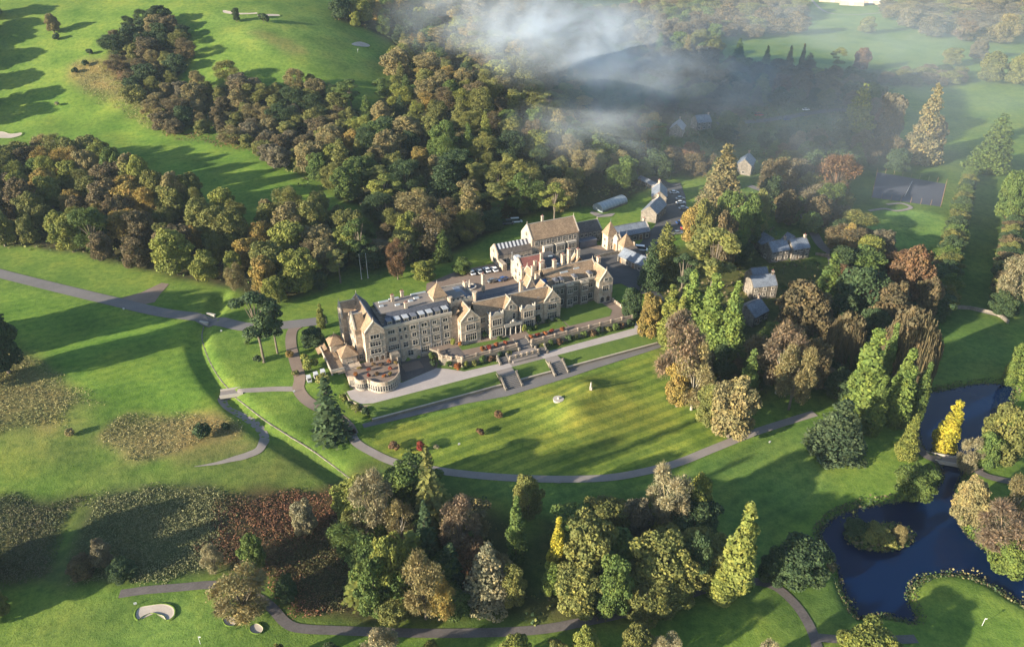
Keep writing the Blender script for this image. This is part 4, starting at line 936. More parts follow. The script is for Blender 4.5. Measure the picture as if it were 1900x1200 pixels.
# ------------------------------------------------------------------ cottages, stables and sheds
def cottage(px, py, rot, w, d, ze, zr, label, wall='stone_grey', roof='slate_blue', wings=(), wins=3, group=None, name='cottage', z=None):
    g = G1(px, py); e = empty(name, (g[0], g[1], g[2] if z is None else z), math.radians(rot)); tag(e, label, 'cottage' if name == 'cottage' else 'building', group)
    gable_range(e, -w / 2, w / 2, -d / 2, d / 2, -2, ze, zr, 's', wall, roof, cop=(0, 0), over=.4)
    for i in range(wins):
        x = -w / 2 + w * (i + .5) / wins
        win(e, x, -d / 2, .8, 1.1, 1.2, 2)
        if ze > 4: win(e, x, -d / 2, 3.1, 1.1, 1.1, 2)
    win(e, -w / 2, 0, .9, 1.1, 1.2, 2, 'w'); win(e, w / 2, 0, .9, 1.1, 1.2, 2, 'e')
    win(e, -w / 2 + w * .5 / wins + 1.5, -d / 2, 0.05, .95, 2.0, 1, fill='wood', name='door')
    chimney(e, w / 2 - 1.0, 0, ze, zr + 1.2, .8, .8, 1)
    for (x0, x1, y0, y1, a, b_, al) in wings: gable_range(e, x0, x1, y0, y1, -2, a, b_, al, wall, roof, cop=(0, 0), over=.35)
    return e
cottage(1436, 478, 20, 9, 6.5, 4.6, 7.4, 'slate-roofed cottage with a rear cross wing, left of the pair by the drive', wings=((-3, 3.4, 2, 9.5, 4.4, 7.2, 't'),))
cottage(1474, 474, 20, 8.5, 6.5, 4.6, 7.4, 'slate-roofed cottage on the right of the pair by the drive', wings=((-1.5, 3.5, 2.5, 8, 4.2, 6.8, 't'),))
cottage(1408, 545, 12, 10, 6.5, 5.0, 7.8, 'blue slate cottage with stone front below the paired cottages', wings=((-2, 5, 2.5, 8.5, 5.2, 7.9, 's'),))
cottage(1392, 590, 40, 9, 8, 3.6, 6.6, 'small round-cornered slate cottage half hidden under the cypresses')
cottage(1382, 318, 65, 13, 7.5, 5.0, 8.2, 'slate-roofed house behind the tall golden conifer')
cottage(1300, 238, 15, 10, 8, 4.8, 8.0, 'pale slate house in the mist at the wood edge, right one')
cottage(1256, 250, 70, 13, 7.5, 4.6, 8.0, 'long slate house in the mist at the wood edge, left one')
# stable ranges along the rear lane
def local_building(s, t, rot, w, d, ze, zr, label, roof='slate_blue', n=4, cat='building', name='stable_range', wall='stone_grey', wings=()):
    x, y = from_local(s, t); e = empty(name, (x, y, float(terr(x, y))), AZ + math.radians(rot)); tag(e, label, cat)
    gable_range(e, -w / 2, w / 2, -d / 2, d / 2, -2, ze, zr, 's', wall, roof, cop=(0, 1), over=.4)
    for i in range(n):
        xx = -w / 2 + w * (i + .5) / n; win(e, xx, -d / 2, .7, 1.2, 1.3, 2) if i % 2 else win(e, xx, -d / 2, .05, 1.5, 2.2, 1, fill='wood', name='door')
    chimney(e, w / 2 - .8, .5, ze, zr + 1.3, .9, .9, 1)
    for (x0, x1, y0, y1, a, b_, al) in wings: gable_range(e, x0, x1, y0, y1, -2, a, b_, al, wall, roof, cop=(0, 0))
    return e
local_building(81, 59, -2, 18, 7.5, 3.4, 6.2, 'long low stable with blue slate roof behind the gatehouse', n=6)
def px_building(px, py, rot, w, d, ze, zr, label, **k):
    g = G1(px, py); s, t = to_local(g[0], g[1]); return local_building(s, t, rot - math.degrees(AZ), w, d, ze, zr, label, **k)
px_building(1212, 402, 62, 14, 7, 4.4, 7.2, 'stone range with slate roof facing the parked cars', n=4)
px_building(1222, 372, 80, 13, 6.5, 4.0, 6.8, 'farther stone range with a pale end gable by the rear lane', n=3)
px_building(1205, 345, -62, 16, 3.6, 2.0, 3.0, 'narrow pale-roofed shed running up beside the lane', roof='slate_blue', n=3)
px_building(1178, 492, -50, 13, 6, 3.0, 5.2, 'long slate shed on the shaded slope below the gatehouse', n=4)
g = G1(1162, 470); 
# far farm with white roofs
for i, (px, py, w, d, lab) in enumerate([(1545, 4, 30, 10, 'white-roofed far farm shed, leftmost of three'), (1580, 10, 26, 9, 'white-roofed far farm shed, middle of three'), (1615, 8, 22, 8, 'white-roofed far farm shed, rightmost of three')]):
    g = G1(px, py); e = empty('farm_shed', tuple(g), math.radians(-25)); tag(e, lab, 'barn', 'far farm sheds')
    gable_range(e, -w / 2, w / 2, -d / 2, d / 2, -2, 4, 6.5, 's', 'stone', 'metal', cop=(0, 0))
    mb = MB(); mb.box(-2, 2, -d / 2 - .1, -d / 2, 0, 3.4); mb.build('door', M['metal'], e)
# polytunnel greenhouse
g = G1(1132, 383); e = empty('greenhouse', tuple(g), math.radians(42)); tag(e, 'long glazed barrel-roofed greenhouse at the foot of the wood', 'greenhouse')
L_, R_ = 17.0, 3.1; n = 10
for k in range(8):
    mb = MB(); x0, x1 = -L_ / 2 + L_ * k / 8 + .04, -L_ / 2 + L_ * (k + 1) / 8 - .04
    for i in range(n):
        a0, a1 = math.pi * i / n, math.pi * (i + 1) / n
        mb.face([(x0, -R_ * math.cos(a0), .9 + 2.5 * math.sin(a0)), (x1, -R_ * math.cos(a0), .9 + 2.5 * math.sin(a0)), (x1, -R_ * math.cos(a1), .9 + 2.5 * math.sin(a1)), (x0, -R_ * math.cos(a1), .9 + 2.5 * math.sin(a1))])
    mb.build('glazing_panel', M['poly'], e, smooth=True)
for k in range(9):
    x = -L_ / 2 + L_ * k / 8; mb = MB()
    for i in range(n):
        a0, a1 = math.pi * i / n, math.pi * (i + 1) / n; r = R_ + .05
        mb.face([(x - .08, -r * math.cos(a0), .9 + 2.55 * math.sin(a0)), (x + .08, -r * math.cos(a0), .9 + 2.55 * math.sin(a0)), (x + .08, -r * math.cos(a1), .9 + 2.55 * math.sin(a1)), (x - .08, -r * math.cos(a1), .9 + 2.55 * math.sin(a1))])
    mb.build('rib', M['white'], e)
mb = MB(); mb.box(-L_ / 2, L_ / 2, -R_, -R_ + .2, -1, .9); mb.box(-L_ / 2, L_ / 2, R_ - .2, R_, -1, .9); mb.build('base_wall', M['stone_grey'], e)
for sg in (-1, 1):
    mb = MB(); mb.face([(sg * L_ / 2, -R_ * math.cos(math.pi * i / n), .9 + 2.5 * math.sin(math.pi * i / n)) for i in range(n + 1)] + [(sg * L_ / 2, R_, -1), (sg * L_ / 2, -R_, -1)]); mb.build('end_wall', M['poly'], e)
tag(drape('greenhouse_apron', gpx([(1098, 392), (1118, 398), (1142, 396), (1135, 402), (1110, 404), (1094, 396)]), M['path'], .14, 1.5), kind='structure')
# bridges and small garden walls
def px_wall(name, pxs, h, th, mat, label, cat='wall', group=None):
    P = gpx(pxs); e = empty(name, (*P[0], float(terr(*P[0])))); tag(e, label, cat, group); C = spline(P, False, 5); z0 = float(terr(*P[0])); mb = MB()
    T = np.gradient(C, axis=0); T /= np.linalg.norm(T, axis=1)[:, None]; Nn = np.column_stack([-T[:, 1], T[:, 0]]) * th / 2; zz = terr(C[:, 0], C[:, 1]) - z0
    for i in range(len(C) - 1):
        a, b_, na, nb = C[i] - P[0], C[i + 1] - P[0], Nn[i], Nn[i + 1]
        A = [(*(a + na), zz[i] - .5), (*(a - na), zz[i] - .5), (*(b_ - nb), zz[i + 1] - .5), (*(b_ + nb), zz[i + 1] - .5)]
        B = [(p[0], p[1], p[2] + .5 + h) for p in A]
        mb.face(B); mb.face([A[0], A[3], B[3], B[0]]); mb.face([A[1], B[1], B[2], A[2]])
        if i == 0: mb.face([A[0], B[0], B[1], A[1]])
        if i == len(C) - 2: mb.face([A[2], B[2], B[3], A[3]])
    mb.build('stonework', M[mat], e)
    if mb.f and sum(1 for _ in mb.f): pass
    return e
px_wall('ditch_wall', [(378, 606), (375, 628), (386, 664), (406, 700), (430, 729)], 0.2, .28, 'stone_grey', 'pale stone edge of the ditch between drive and footbridge')
px_wall('ditch_wall', [(436, 737), (462, 757), (496, 783), (535, 808), (580, 836), (652, 890)], 0.2, .28, 'stone_grey', 'pale stone edge of the ditch below the footbridge')
px_wall('hedge_bank', [(138, 100), (142, 140), (180, 178), (240, 215), (290, 240)], .3, 1.2, 'wall_rubble', 'long low stone bank between fairway and rough slope') if False else None
def footbridge(px, py, rot, w, l, label):
    g = G1(px, py); e = empty('footbridge', (g[0], g[1], g[2] + .2), math.radians(rot)); tag(e, label, 'bridge')
    mb = MB(); mb.box(-l / 2, l / 2, -w / 2, w / 2, 0.3, .6); mb.build('deck', M['path'], e)
    for sg in (-1, 1):
        mb = MB(); mb.box(-l / 2, l / 2, sg * w / 2 - .15, sg * w / 2 + .15, .0, 1.1); mb.build('parapet', M['stone_pale'], e)
footbridge(431, 732, 15, 3.2, 6.5, 'small pale footbridge carrying the path over the ditch')
footbridge(1760, 858, -18, 3.0, 13, 'low bridge between pond and lake')
for px, py, lab in ((379, 602, 'pale stone headwall on the near side of the drive culvert'), (392, 587, 'pale stone headwall on the far side of the drive culvert')):
    g = G1(px, py); e = empty('culvert_headwall', tuple(g), math.radians(-20)); tag(e, lab, 'wall'); mb = MB(); mb.box(-1.6, 1.6, -.3, .3, -1.5, .9); mb.box(-1.8, 1.8, -.4, .4, .9, 1.1); mb.build('stonework', M['stone_pale'], e)
g = G1(1556, 482); e = empty('stone_gateway', tuple(g), math.radians(70)); tag(e, 'small stone gateway where the garden drive meets the dark trees', 'gateway')
for sg in (-1, 1):
    mb = MB(); mb.box(-.7, .7, sg * 2.4 - .7, sg * 2.4 + .7, -1, 3.2); mb.pyramid(-.9, .9, sg * 2.4 - .9, sg * 2.4 + .9, 3.2, 4.2); mb.build('gate_pier', M['stone_grey'], e)
mb = MB(); mb.box(-.2, .2, 3.1, 9, -1, 1.8); mb.build('wing_wall', M['stone_grey'], e)
# curved garden wall by the round lawn
px_wall('garden_wall', [(1716, 580), (1750, 572), (1800, 574), (1850, 586), (1870, 600)], 1.2, .6, 'stone_grey', 'curved stone wall at the head of the round lawn')
# fountain in the forecourt
x, y = from_local(4.2, 45.2); e = empty('fountain', (x, y, .1), 0); tag(e, 'round stone fountain basin with a pale statue in the gravel forecourt', 'fountain')
mb = MB(); n = 24
for i in range(n):
    a0, a1 = 2 * math.pi * i / n, 2 * math.pi * (i + 1) / n
    q = lambda r, a, z: (r * math.cos(a), r * math.sin(a), z)
    for (r0, z0, r1, z1) in ((2.5, 0, 2.5, .6), (2.5, .6, 2.0, .6), (2.0, .6, 2.0, .3)): mb.face([q(r0, a0, z0), q(r0, a1, z0), q(r1, a1, z1), q(r1, a0, z1)])
mb.build('basin', M['stone_pale'], e)
mb = MB(); mb.face([(2.0 * math.cos(2 * math.pi * i / n), 2.0 * math.sin(2 * math.pi * i / n), .35) for i in range(n)]); mb.build('water', M['water'], e)
mb = MB(); mb.cyl(0, 0, .3, 1.0, .55, .4, 10); mb.cyl(0, 0, 1.0, 1.2, .7, .7, 10); mb.cyl(0, 0, 1.2, 2.3, .26, .2, 8); mb.cyl(0, 0, 2.3, 2.9, .28, .12, 8); mb.cyl(0, 0, 2.9, 3.3, .17, .1, 8); mb.build('statue', M['stone_pale'], e)
# sundial on the lawn, little statue on the mound
g = G1(1036, 742); e = empty('lawn_basin', tuple(g)); tag(e, 'round pale stone basin on the striped lawn', 'basin')
mb = MB(); mb.cyl(0, 0, -.3, .5, 1.5, 1.6, 14); mb.build('basin', M['stone_pale'], e); mb = MB(); mb.cyl(0, 0, .5, 1.1, .4, .3, 8); mb.build('pedestal', M['stone_pale'], e)
g = G1(1096, 722); e = empty('lawn_statue', tuple(g)); tag(e, 'small pale statue on the grassy mound in the lawn', 'statue'); mb = MB(); mb.box(-.35, .35, -.35, .35, -.2, .8); mb.build('plinth', M['stone_pale'], e); mb = MB(); mb.cyl(0, 0, .8, 1.9, .3, .22, 8); mb.cyl(0, 0, 1.9, 2.3, .3, .12, 8); mb.cyl(0, 0, 2.3, 2.6, .15, .1, 8); mb.build('figure', M['stone_pale'], e)
# flagpoles
def flagpole(px, py, h, label):
    g = G1(px, py); e = empty('flagpole', tuple(g)); tag(e, label, 'flagpole'); mb = MB(); mb.cyl(0, 0, 0, h, .11, .05, 6); mb.build('pole', M['white'], e); mb = MB(); mb.cyl(0, 0, 0, .4, .3, .25, 8); mb.build('base', M['stone_pale'], e); mb = MB(); mb.cyl(0, 0, h, h + .2, .12, .1, 6); mb.build('ball', M['white'], e)
flagpole(671, 518, 10, 'white flagpole on the rear lawn, left one'); flagpole(683, 516, 10, 'white flagpole on the rear lawn, right one'); flagpole(950, 516, 10.5, 'white flagpole rising beside the red-roofed wing')
def golf_flag(px, py, label):
    g = G1(px, py); e = empty('golf_flag', tuple(g)); tag(e, label, 'golf flag', 'golf flags'); mb = MB(); mb.cyl(0, 0, 0, 2.3, .05, .05, 5); mb.build('pole', M['white'], e); mb = MB(); mb.box(0, .45, -.02, .02, 1.95, 2.25); mb.build('flag', M['white'], e)
golf_flag(372, 1194, 'golf flag on the green at the lower left'); golf_flag(664, 98, 'golf flag on the small green by the hillside wood'); golf_flag(1822, 1160, 'golf flag on the lakeside green')
for px, py, lab in ((252, 1122, 'white tee board beside the kidney-shaped bunker'), (411, 616, 'white board on the grass beside the drive'), (546, 728, 'white post where the cross path meets the service drive'), (230, 575, 'small white marker by the drive'), (852, 826, 'small pale marker on the left part of the lawn'), (1428, 822, 'small pale bench on the grass below the lawn path'), (612, 824, 'pale stone below the dark conifer'), (1190, 614, 'white post at the end of the paved walk')):
    g = G1(px, py); e = empty('marker_board', tuple(g), .4); tag(e, lab, 'marker', 'small markers'); mb = MB(); mb.box(-.3, .3, -.05, .05, .25, .8); mb.build('board', M['white'], e); mb = MB(); mb.box(-.05, .05, -.04, .04, 0, .25); mb.build('post', M['wood'], e)
# tennis court lines and net, fence posts
c4 = tc; cen = c4.mean(0); u = (c4[1] - c4[0]); u /= np.linalg.norm(u); v = np.array([-u[1], u[0]])
e = empty('tennis_net', (cen[0], cen[1], float(terr(*cen)) + .1), math.atan2(u[1], u[0]) + math.pi / 2); tag(e, 'net across the dark tennis court', 'net')
mb = MB(); mb.box(-11, 11, -.03, .03, .2, 1.0); mb.build('mesh', M['white'], e)
for sg in (-1, 1): mb = MB(); mb.cyl(sg * 11, 0, 0, 1.15, .08, n=6); mb.build('post', M['metal'], e)
fe = empty('court_fence', (cen[0], cen[1], float(terr(*cen)))); tag(fe, 'wooden fence posts round the dark tennis court', 'fence')
for i in range(4):
    a, b_ = c4[i] - cen, c4[(i + 1) % 4] - cen; L2 = np.linalg.norm(b_ - a); k = int(L2 / 4)
    for j in range(k):
        q = a + (b_ - a) * j / k; mb = MB(); mb.cyl(q[0], q[1], -.5 + float(terr(*(q + cen)) - terr(*cen)), 2.8, .07, n=5); mb.build('post', M['wood'], fe)

# ------------------------------------------------------------------ vehicles
PAINT = {}
def paint(name, c):
    if name not in PAINT:
        m, nt, b = nodes('paint_' + name); b.inputs['Base Color'].default_value = (*c, 1); b.inputs['Roughness'].default_value = .25; b.inputs['Coat Weight'].default_value = .5; b.inputs['Specular IOR Level'].default_value = .5; PAINT[name] = m
    return PAINT[name]
m, nt, b = nodes('tyre'); b.inputs['Base Color'].default_value = (.015, .015, .016, 1); b.inputs['Roughness'].default_value = .9; M['tyre'] = m
def loft(rings, caps=True):
    mb = MB(); k = len(rings[0])
    for r in range(len(rings) - 1):
        for i in range(k): j = (i + 1) % k; mb.face([rings[r][i], rings[r][j], rings[r + 1][j], rings[r + 1][i]])
    if caps: mb.face(rings[0][::-1]); mb.face(rings[-1])
    return mb
CARM = {}
def car(x, y, z, rot, colour, label, cat='car', kind='car', group='parked cars'):
    names = {'white': (.80, .80, .80), 'blue': (.03, .07, .22), 'red': (.40, .03, .03), 'dark': (.03, .032, .036), 'silver': (.42, .44, .46), 'grey': (.14, .15, .16)}
    L_, Wd, Hh = (4.5, 1.85, 1.45) if kind == 'car' else (5.4, 2.0, 2.2)
    e = empty('parked_car' if kind == 'car' else 'parked_van', (x, y, z), rot); tag(e, label, cat, group)
    if kind not in CARM:
        prof = [(-L_ / 2, .55, .42), (-L_ / 2 + .1, .40, .78), (-L_ * .34, .32, .86), (L_ * .18, .32, .88), (L_ * .30, .32, .84), (L_ / 2 - .1, .36, .70), (L_ / 2, .48, .56)]
        if kind == 'van': prof = [(a, b_, c * 1.15) for a, b_, c in prof]
        rings = []
        for xx, zb, zt in prof:
            w = Wd / 2 * (1 if abs(xx) < L_ * .42 else .90); rings.append([(xx, -w * .92, zb), (xx, w * .92, zb), (xx, w, (zb + zt) / 2), (xx, w * .94, zt), (xx, -w * .94, zt), (xx, -w, (zb + zt) / 2)])
        body = loft(rings)
        c0 = [(-L_ * .40, .92), (-L_ * .27, .80), (L_ * .06, .78), (L_ * .22, .92)] if kind == 'car' else [(-L_ * .48, .92), (-L_ * .46, .84), (L_ * .20, .84), (L_ * .34, .92)]
        zt = Hh - .06; zb = .84 * (1 if kind == 'car' else 1.12)
        cab = MB(); lo = [(c0[0][0], -Wd * .44, zb), (c0[3][0], -Wd * .44, zb), (c0[3][0], Wd * .44, zb), (c0[0][0], Wd * .44, zb)]; hi = [(c0[1][0], -Wd * .37, zt), (c0[2][0], -Wd * .37, zt), (c0[2][0], Wd * .37, zt), (c0[1][0], Wd * .37, zt)]
        for i in range(4): j = (i + 1) % 4; cab.face([lo[i], lo[j], hi[j], hi[i]])
        cab.face(hi)
        rf = MB(); rf.prism([(p[0], p[1]) for p in hi], zt + .003, zt + .07)
        wl = MB(); wl.cyl(0, 0, -.11, .11, .33, n=12)
        hl = MB(); hl.box(-.05, .03, -.2, .2, -.07, .07)
        CARM[kind] = (body, cab.mesh('cabin', M['glass']), rf, wl.mesh('wheel', M['tyre']), hl.mesh('headlight', M['white']))
        CARM[kind + 'c'] = {}
    body, cab, rf, wl, hl = CARM[kind]; cc = CARM[kind + 'c']
    if colour not in cc: pm = paint(colour, names[colour]); cc[colour] = (body.mesh('body', pm, True), rf.mesh('roof', pm))
    link('body', cc[colour][0], e); link('cabin', cab, e); link('roof', cc[colour][1], e)
    for sx in (-1, 1):
        for sy in (-1, 1):
            w = link('wheel', wl, e, (sx * L_ * .30, sy * Wd * .44, .33)); w.rotation_euler = (math.pi / 2, 0, 0)
    for sy in (-1, 1): link('headlight', hl, e, (L_ / 2 - .02, sy * Wd * .32, .56))
    return e
def px_car(px, py, rot, colour, label, **k):
    g = G1(px, py); return car(g[0], g[1], g[2] + .3, math.radians(rot), colour, label, **k)
for i, (px, py, c, lab) in enumerate([(875, 509, 'white', 'white car, leftmost of the four parked in the forecourt'), (889, 507, 'silver', 'silver car, second from left of the four in the forecourt'), (903, 504, 'white', 'white car, third from left of the four in the forecourt'), (917, 503, 'white', 'white car, rightmost of the four parked in the forecourt')]):
    px_car(px, py, 118, c, lab)
px_car(934, 521, 40, 'blue', 'dark blue car parked alone near the red-roofed wing'); px_car(915, 524, 30, 'grey', 'grey car behind the central roofs in the forecourt')
px_car(1190, 466, -15, 'white', 'white van beside the gatehouse', kind='van', cat='van'); px_car(1186, 478, -15, 'dark', 'dark car just below the white van')
for px, py, r, c, lab in [(1251, 360, 5, 'white', 'white car at the top of the rear car park row'), (1262, 371, 10, 'silver', 'silver car, second down the rear car park row'), (1263, 379, 10, 'white', 'white car, third down the rear car park row'), (1268, 389, 10, 'silver', 'pale car, fourth down the rear car park row'), (1263, 416, 5, 'blue', 'blue car beside the golden trees in the rear car park'), (1272, 426, 5, 'red', 'red and white car against the golden trees'), (1258, 435, 5, 'grey', 'grey car at the lower end of the rear car park'), (1234, 369, 85, 'white', 'white van against the pale gable of the rear range')]:
    px_car(px, py, r, c, lab, kind='van' if 'van' in lab else 'car', cat='van' if 'van' in lab else 'car')
for px, py, c, lab in [(1495, 206, 'white', 'white car on the far lane below the misty wood'), (1408, 216, 'red', 'long red vehicle on the far lane'), (1460, 224, 'blue', 'small blue car beside the far lane'), (958, 414, 'white', 'white van among trees above the forecourt, right one'), (943, 417, 'grey', 'grey van among trees above the forecourt, left one')]:
    px_car(px, py, 8, c, lab, kind='van' if 'v' in lab.split()[1] or 'vehicle' in lab else 'car', cat='van' if 'van' in lab else 'car')
# golf buggies in a row
for i, (px, py) in enumerate([(574, 708), (587, 702), (600, 697)]):
    g = G1(px, py); e = empty('golf_buggy', (g[0], g[1], g[2] + .15), math.radians(115)); tag(e, ['white golf buggy nearest the service drive', 'white golf buggy in the middle of the row of three', 'white golf buggy nearest the loggia'][i], 'golf buggy', 'golf buggies by the loggia')
    mb = MB(); mb.box(-1.2, 1.2, -.6, .6, .3, .75); mb.box(.5, 1.2, -.55, .55, .75, 1.0); mb.build('body', M['white'], e); mb = MB(); mb.box(-1.1, .7, -.62, .62, 1.85, 1.95); mb.build('canopy', M['white'], e)
    mb = MB(); mb.box(-.6, .0, -.5, .5, .75, .95); mb.box(-.75, -.6, -.5, .5, .75, 1.35); mb.build('seat', M['tyre'], e)
    for sx in (-1, .6):
        for sy in (-.58, .58): mb = MB(); mb.cyl(sx, sy, .95 if sx > 0 else .75, 1.85, .04, n=5); mb.build('post', M['metal'], e)
    for sx in (-.8, .8):
        for sy in (-.6, .6): w = MB(); w.cyl(0, 0, -.1, .1, .25, n=10); o = w.build('wheel', M['tyre'], e, (sx, sy, .25)); o.rotation_euler = (math.pi / 2, 0, 0)
# tables and chairs on the roof terrace
def terrace_set(s, t, i):
    e = empty('terrace_table', lpos(s, t, .62), AZ); tag(e, 'dark round table with an orange parasol on the roof terrace', 'table', 'terrace tables')
    mb = MB(); mb.cyl(0, 0, .68, .74, .5, n=10); mb.build('table_top', M['wood'], e); mb = MB(); mb.cyl(0, 0, 0, 2.2, .05, n=6); mb.build('pole', M['wood'], e)
    mb = MB(); k = 8
    for j in range(k): a0, a1 = 2 * math.pi * j / k, 2 * math.pi * (j + 1) / k; mb.face([(1.0 * math.cos(a0), 1.0 * math.sin(a0), 1.95), (1.0 * math.cos(a1), 1.0 * math.sin(a1), 1.95), (0, 0, 2.4)])
    return e

# ------------------------------------------------------------------ foliage
m, nt, b = nodes('foliage'); M['leaf'] = m
oi = nt.nodes.new('ShaderNodeObjectInfo'); sh = nt.nodes.new('ShaderNodeAttribute'); sh.attribute_name = 'shade'
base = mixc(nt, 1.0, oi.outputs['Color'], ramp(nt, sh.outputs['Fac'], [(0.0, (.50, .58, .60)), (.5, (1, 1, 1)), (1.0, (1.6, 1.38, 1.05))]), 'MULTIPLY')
hs = nt.nodes.new('ShaderNodeHueSaturation'); mr = nt.nodes.new('ShaderNodeMapRange'); mr.inputs['To Min'].default_value = .47; mr.inputs['To Max'].default_value = .53
nt.links.new(noise(nt, .35, 2, .5, coord(nt, 'World')), mr.inputs[0]); nt.links.new(mr.outputs[0], hs.inputs['Hue']); nt.links.new(base, hs.inputs['Color'])
b.inputs['Roughness'].default_value = .75; b.inputs['Specular IOR Level'].default_value = .2
nt.links.new(hs.outputs[0], b.inputs['Base Color'])
tr = nt.nodes.new('ShaderNodeBsdfTranslucent'); nt.links.new(hs.outputs[0], tr.inputs[0]); mx = nt.nodes.new('ShaderNodeMixShader'); mx.inputs[0].default_value = .22
nt.links.new(b.outputs[0], mx.inputs[1]); nt.links.new(tr.outputs[0], mx.inputs[2]); nt.links.new(mx.outputs[0], nt.nodes['Material Output'].inputs[0])
m, nt, b = nodes('foliage_mass'); M['leaf_mass'] = m        # for joined masses: the colour rides on the points
at = nt.nodes.new('ShaderNodeAttribute'); at.attribute_name = 'tint'; nt.links.new(at.outputs['Color'], b.inputs['Base Color']); b.inputs['Roughness'].default_value = .8; b.inputs['Specular IOR Level'].default_value = .15
M['bark'] = plain('bark', (.10, .08, .06), (.20, .17, .13), 1.2, .95, .1)
M['bark_pale'] = plain('bark_pale', (.28, .25, .20), (.46, .42, .35), 1.2, .95, .1)
def unit(v): return v / (np.linalg.norm(v, axis=1)[:, None] + 1e-9)
def quads(C, Nrm, size, R, aspect=1.0):
    """leaf sprays: one tilted four-cornered face at each centre"""
    n = len(C); Nrm = unit(Nrm); A = unit(np.cross(Nrm, R.normal(size=(n, 3)))); B = np.cross(Nrm, A)
    s = (size if np.ndim(size) else np.full(n, size))[:, None] * .5; A = A * s * aspect; B = B * s
    k = R.uniform(.6, 1.15, (4, n, 1))
    V = np.stack([C - A * k[0] - B * .35 * k[0], C + B * -1 * k[1] + A * .3, C + A * k[2] + B * .35 * k[2], C + B * k[3] - A * .3], 1).reshape(-1, 3)
    return V, np.arange(4 * n).reshape(n, 4)
def lobes_cloud(lobes, n, size, R, up=.25, jit=.55, inner=.82):
    c = np.array([l[:3] for l in lobes]); r = np.array([l[3] for l in lobes]); f = np.array([l[4] if len(l) > 4 else .85 for l in lobes])
    k = R.choice(len(r), int(n * 1.9), p=r ** 2 / (r ** 2).sum()); d = unit(R.normal(size=(len(k), 3)))
    rad = r[k] * R.uniform(.72, 1.06, len(k)); off = d * rad[:, None]; off[:, 2] *= f[k]
    P = c[k] + off; keep = np.ones(len(k), bool)
    for j in range(len(r)):
        q = (P - c[j]) / np.array([1, 1, f[j]]); keep &= ~((np.linalg.norm(q, axis=1) < r[j] * inner * .88) & (k != j))
    P, d, k = P[keep][:n], d[keep][:n], k[keep][:n]
    nr = d + np.array([0, 0, up]) + R.normal(size=d.shape) * jit
    V, F = quads(P, nr, size * R.uniform(.65, 1.3, len(P)), R)
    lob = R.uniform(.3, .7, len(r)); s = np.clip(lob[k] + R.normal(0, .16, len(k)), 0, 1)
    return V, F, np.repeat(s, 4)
def strips(a, b_, w, R):
    """thin blades from a to b"""
    d = unit(b_ - a); n = len(a); sd = unit(np.cross(d, R.normal(size=(n, 3)))) * (w / 2)
    V = np.stack([a - sd, a + sd, b_ + sd * .3, b_ - sd * .3], 1).reshape(-1, 3); return V, np.arange(4 * n).reshape(n, 4)
def join(*parts):
    V, F, S = [], [], []; o = 0
    for v, f, s in parts: V.append(v); F.append(f + o); S.append(s); o += len(v)
    return np.concatenate(V), np.concatenate(F), np.concatenate(S)
def limb(mb, p, q, r0, r1, n=5):
    p, q = Vector(p), Vector(q); d = (q - p).normalized(); a = d.orthogonal().normalized(); c = d.cross(a)
    A = [p + (a * math.cos(2 * math.pi * i / n) + c * math.sin(2 * math.pi * i / n)) * r0 for i in range(n)]; B = [q + (a * math.cos(2 * math.pi * i / n) + c * math.sin(2 * math.pi * i / n)) * r1 for i in range(n)]
    for i in range(n): j = (i + 1) % n; mb.face([A[i], A[j], B[j], B[i]])
def trunk_mesh(R, h, r, zc, spread, nl=6, pale=False):
    mb = MB(); limb(mb, (0, 0, -1.0), (0, 0, h * .25), r * 1.35, r, 7); limb(mb, (0, 0, h * .25), (R.normal() * .3, R.normal() * .3, zc), r, r * .55, 7)
    for i in range(nl):
        a = 2 * math.pi * (i + R.uniform(0, .6)) / nl; z0 = h * R.uniform(.22, .5); e_ = spread * R.uniform(.55, .85)
        m_ = (math.cos(a) * e_ * .5, math.sin(a) * e_ * .5, z0 + (zc - z0) * .6); limb(mb, (0, 0, z0), m_, r * .5, r * .32); limb(mb, m_, (math.cos(a) * e_, math.sin(a) * e_, zc + R.uniform(0, 1.5)), r * .32, r * .1)
    return mb.mesh('trunk', M['bark_pale' if pale else 'bark'])
PROTO = {}
def add_proto(kind, parts, trunk, H0, W0):
    V, F, S = parts; me = np_mesh('crown', V, F, [M['leaf']], attrs={'shade': ('FLOAT', S)}); PROTO.setdefault(kind, []).append((me, trunk, H0, W0, (V, F, S)))
def ball(R, n): return unit(R.normal(size=(n, 3)))
for sd in range(6):                     # round-headed broadleaves
    R = np.random.default_rng(100 + sd); L = []
    n = 40 + 4 * sd; g_ = ball(R, n); el = 4.3 if sd % 2 else 3.6
    for q in g_:
        k = R.uniform(.62, 1.14); L.append((q[0] * 4.1 * k, q[1] * 4.1 * k, 7.3 + q[2] * el * 1.12 * k, R.uniform(.8, 1.75), R.uniform(.6, 1.0)))
    L.append((0, 0, 8.2, 3.4, 1.0)); L.append((0, 0, 4.8, 3.6, .9)); L += [(3.0 * math.cos(a), 3.0 * math.sin(a), 3.2, 1.9, .8) for a in (.3, 1.5, 2.8, 4.0, 5.2)]
    add_proto('broad', lobes_cloud(L, 10500, .50, R, jit=.85), trunk_mesh(R, 9, .42, 8, 4.2), 13.6, 11.6)
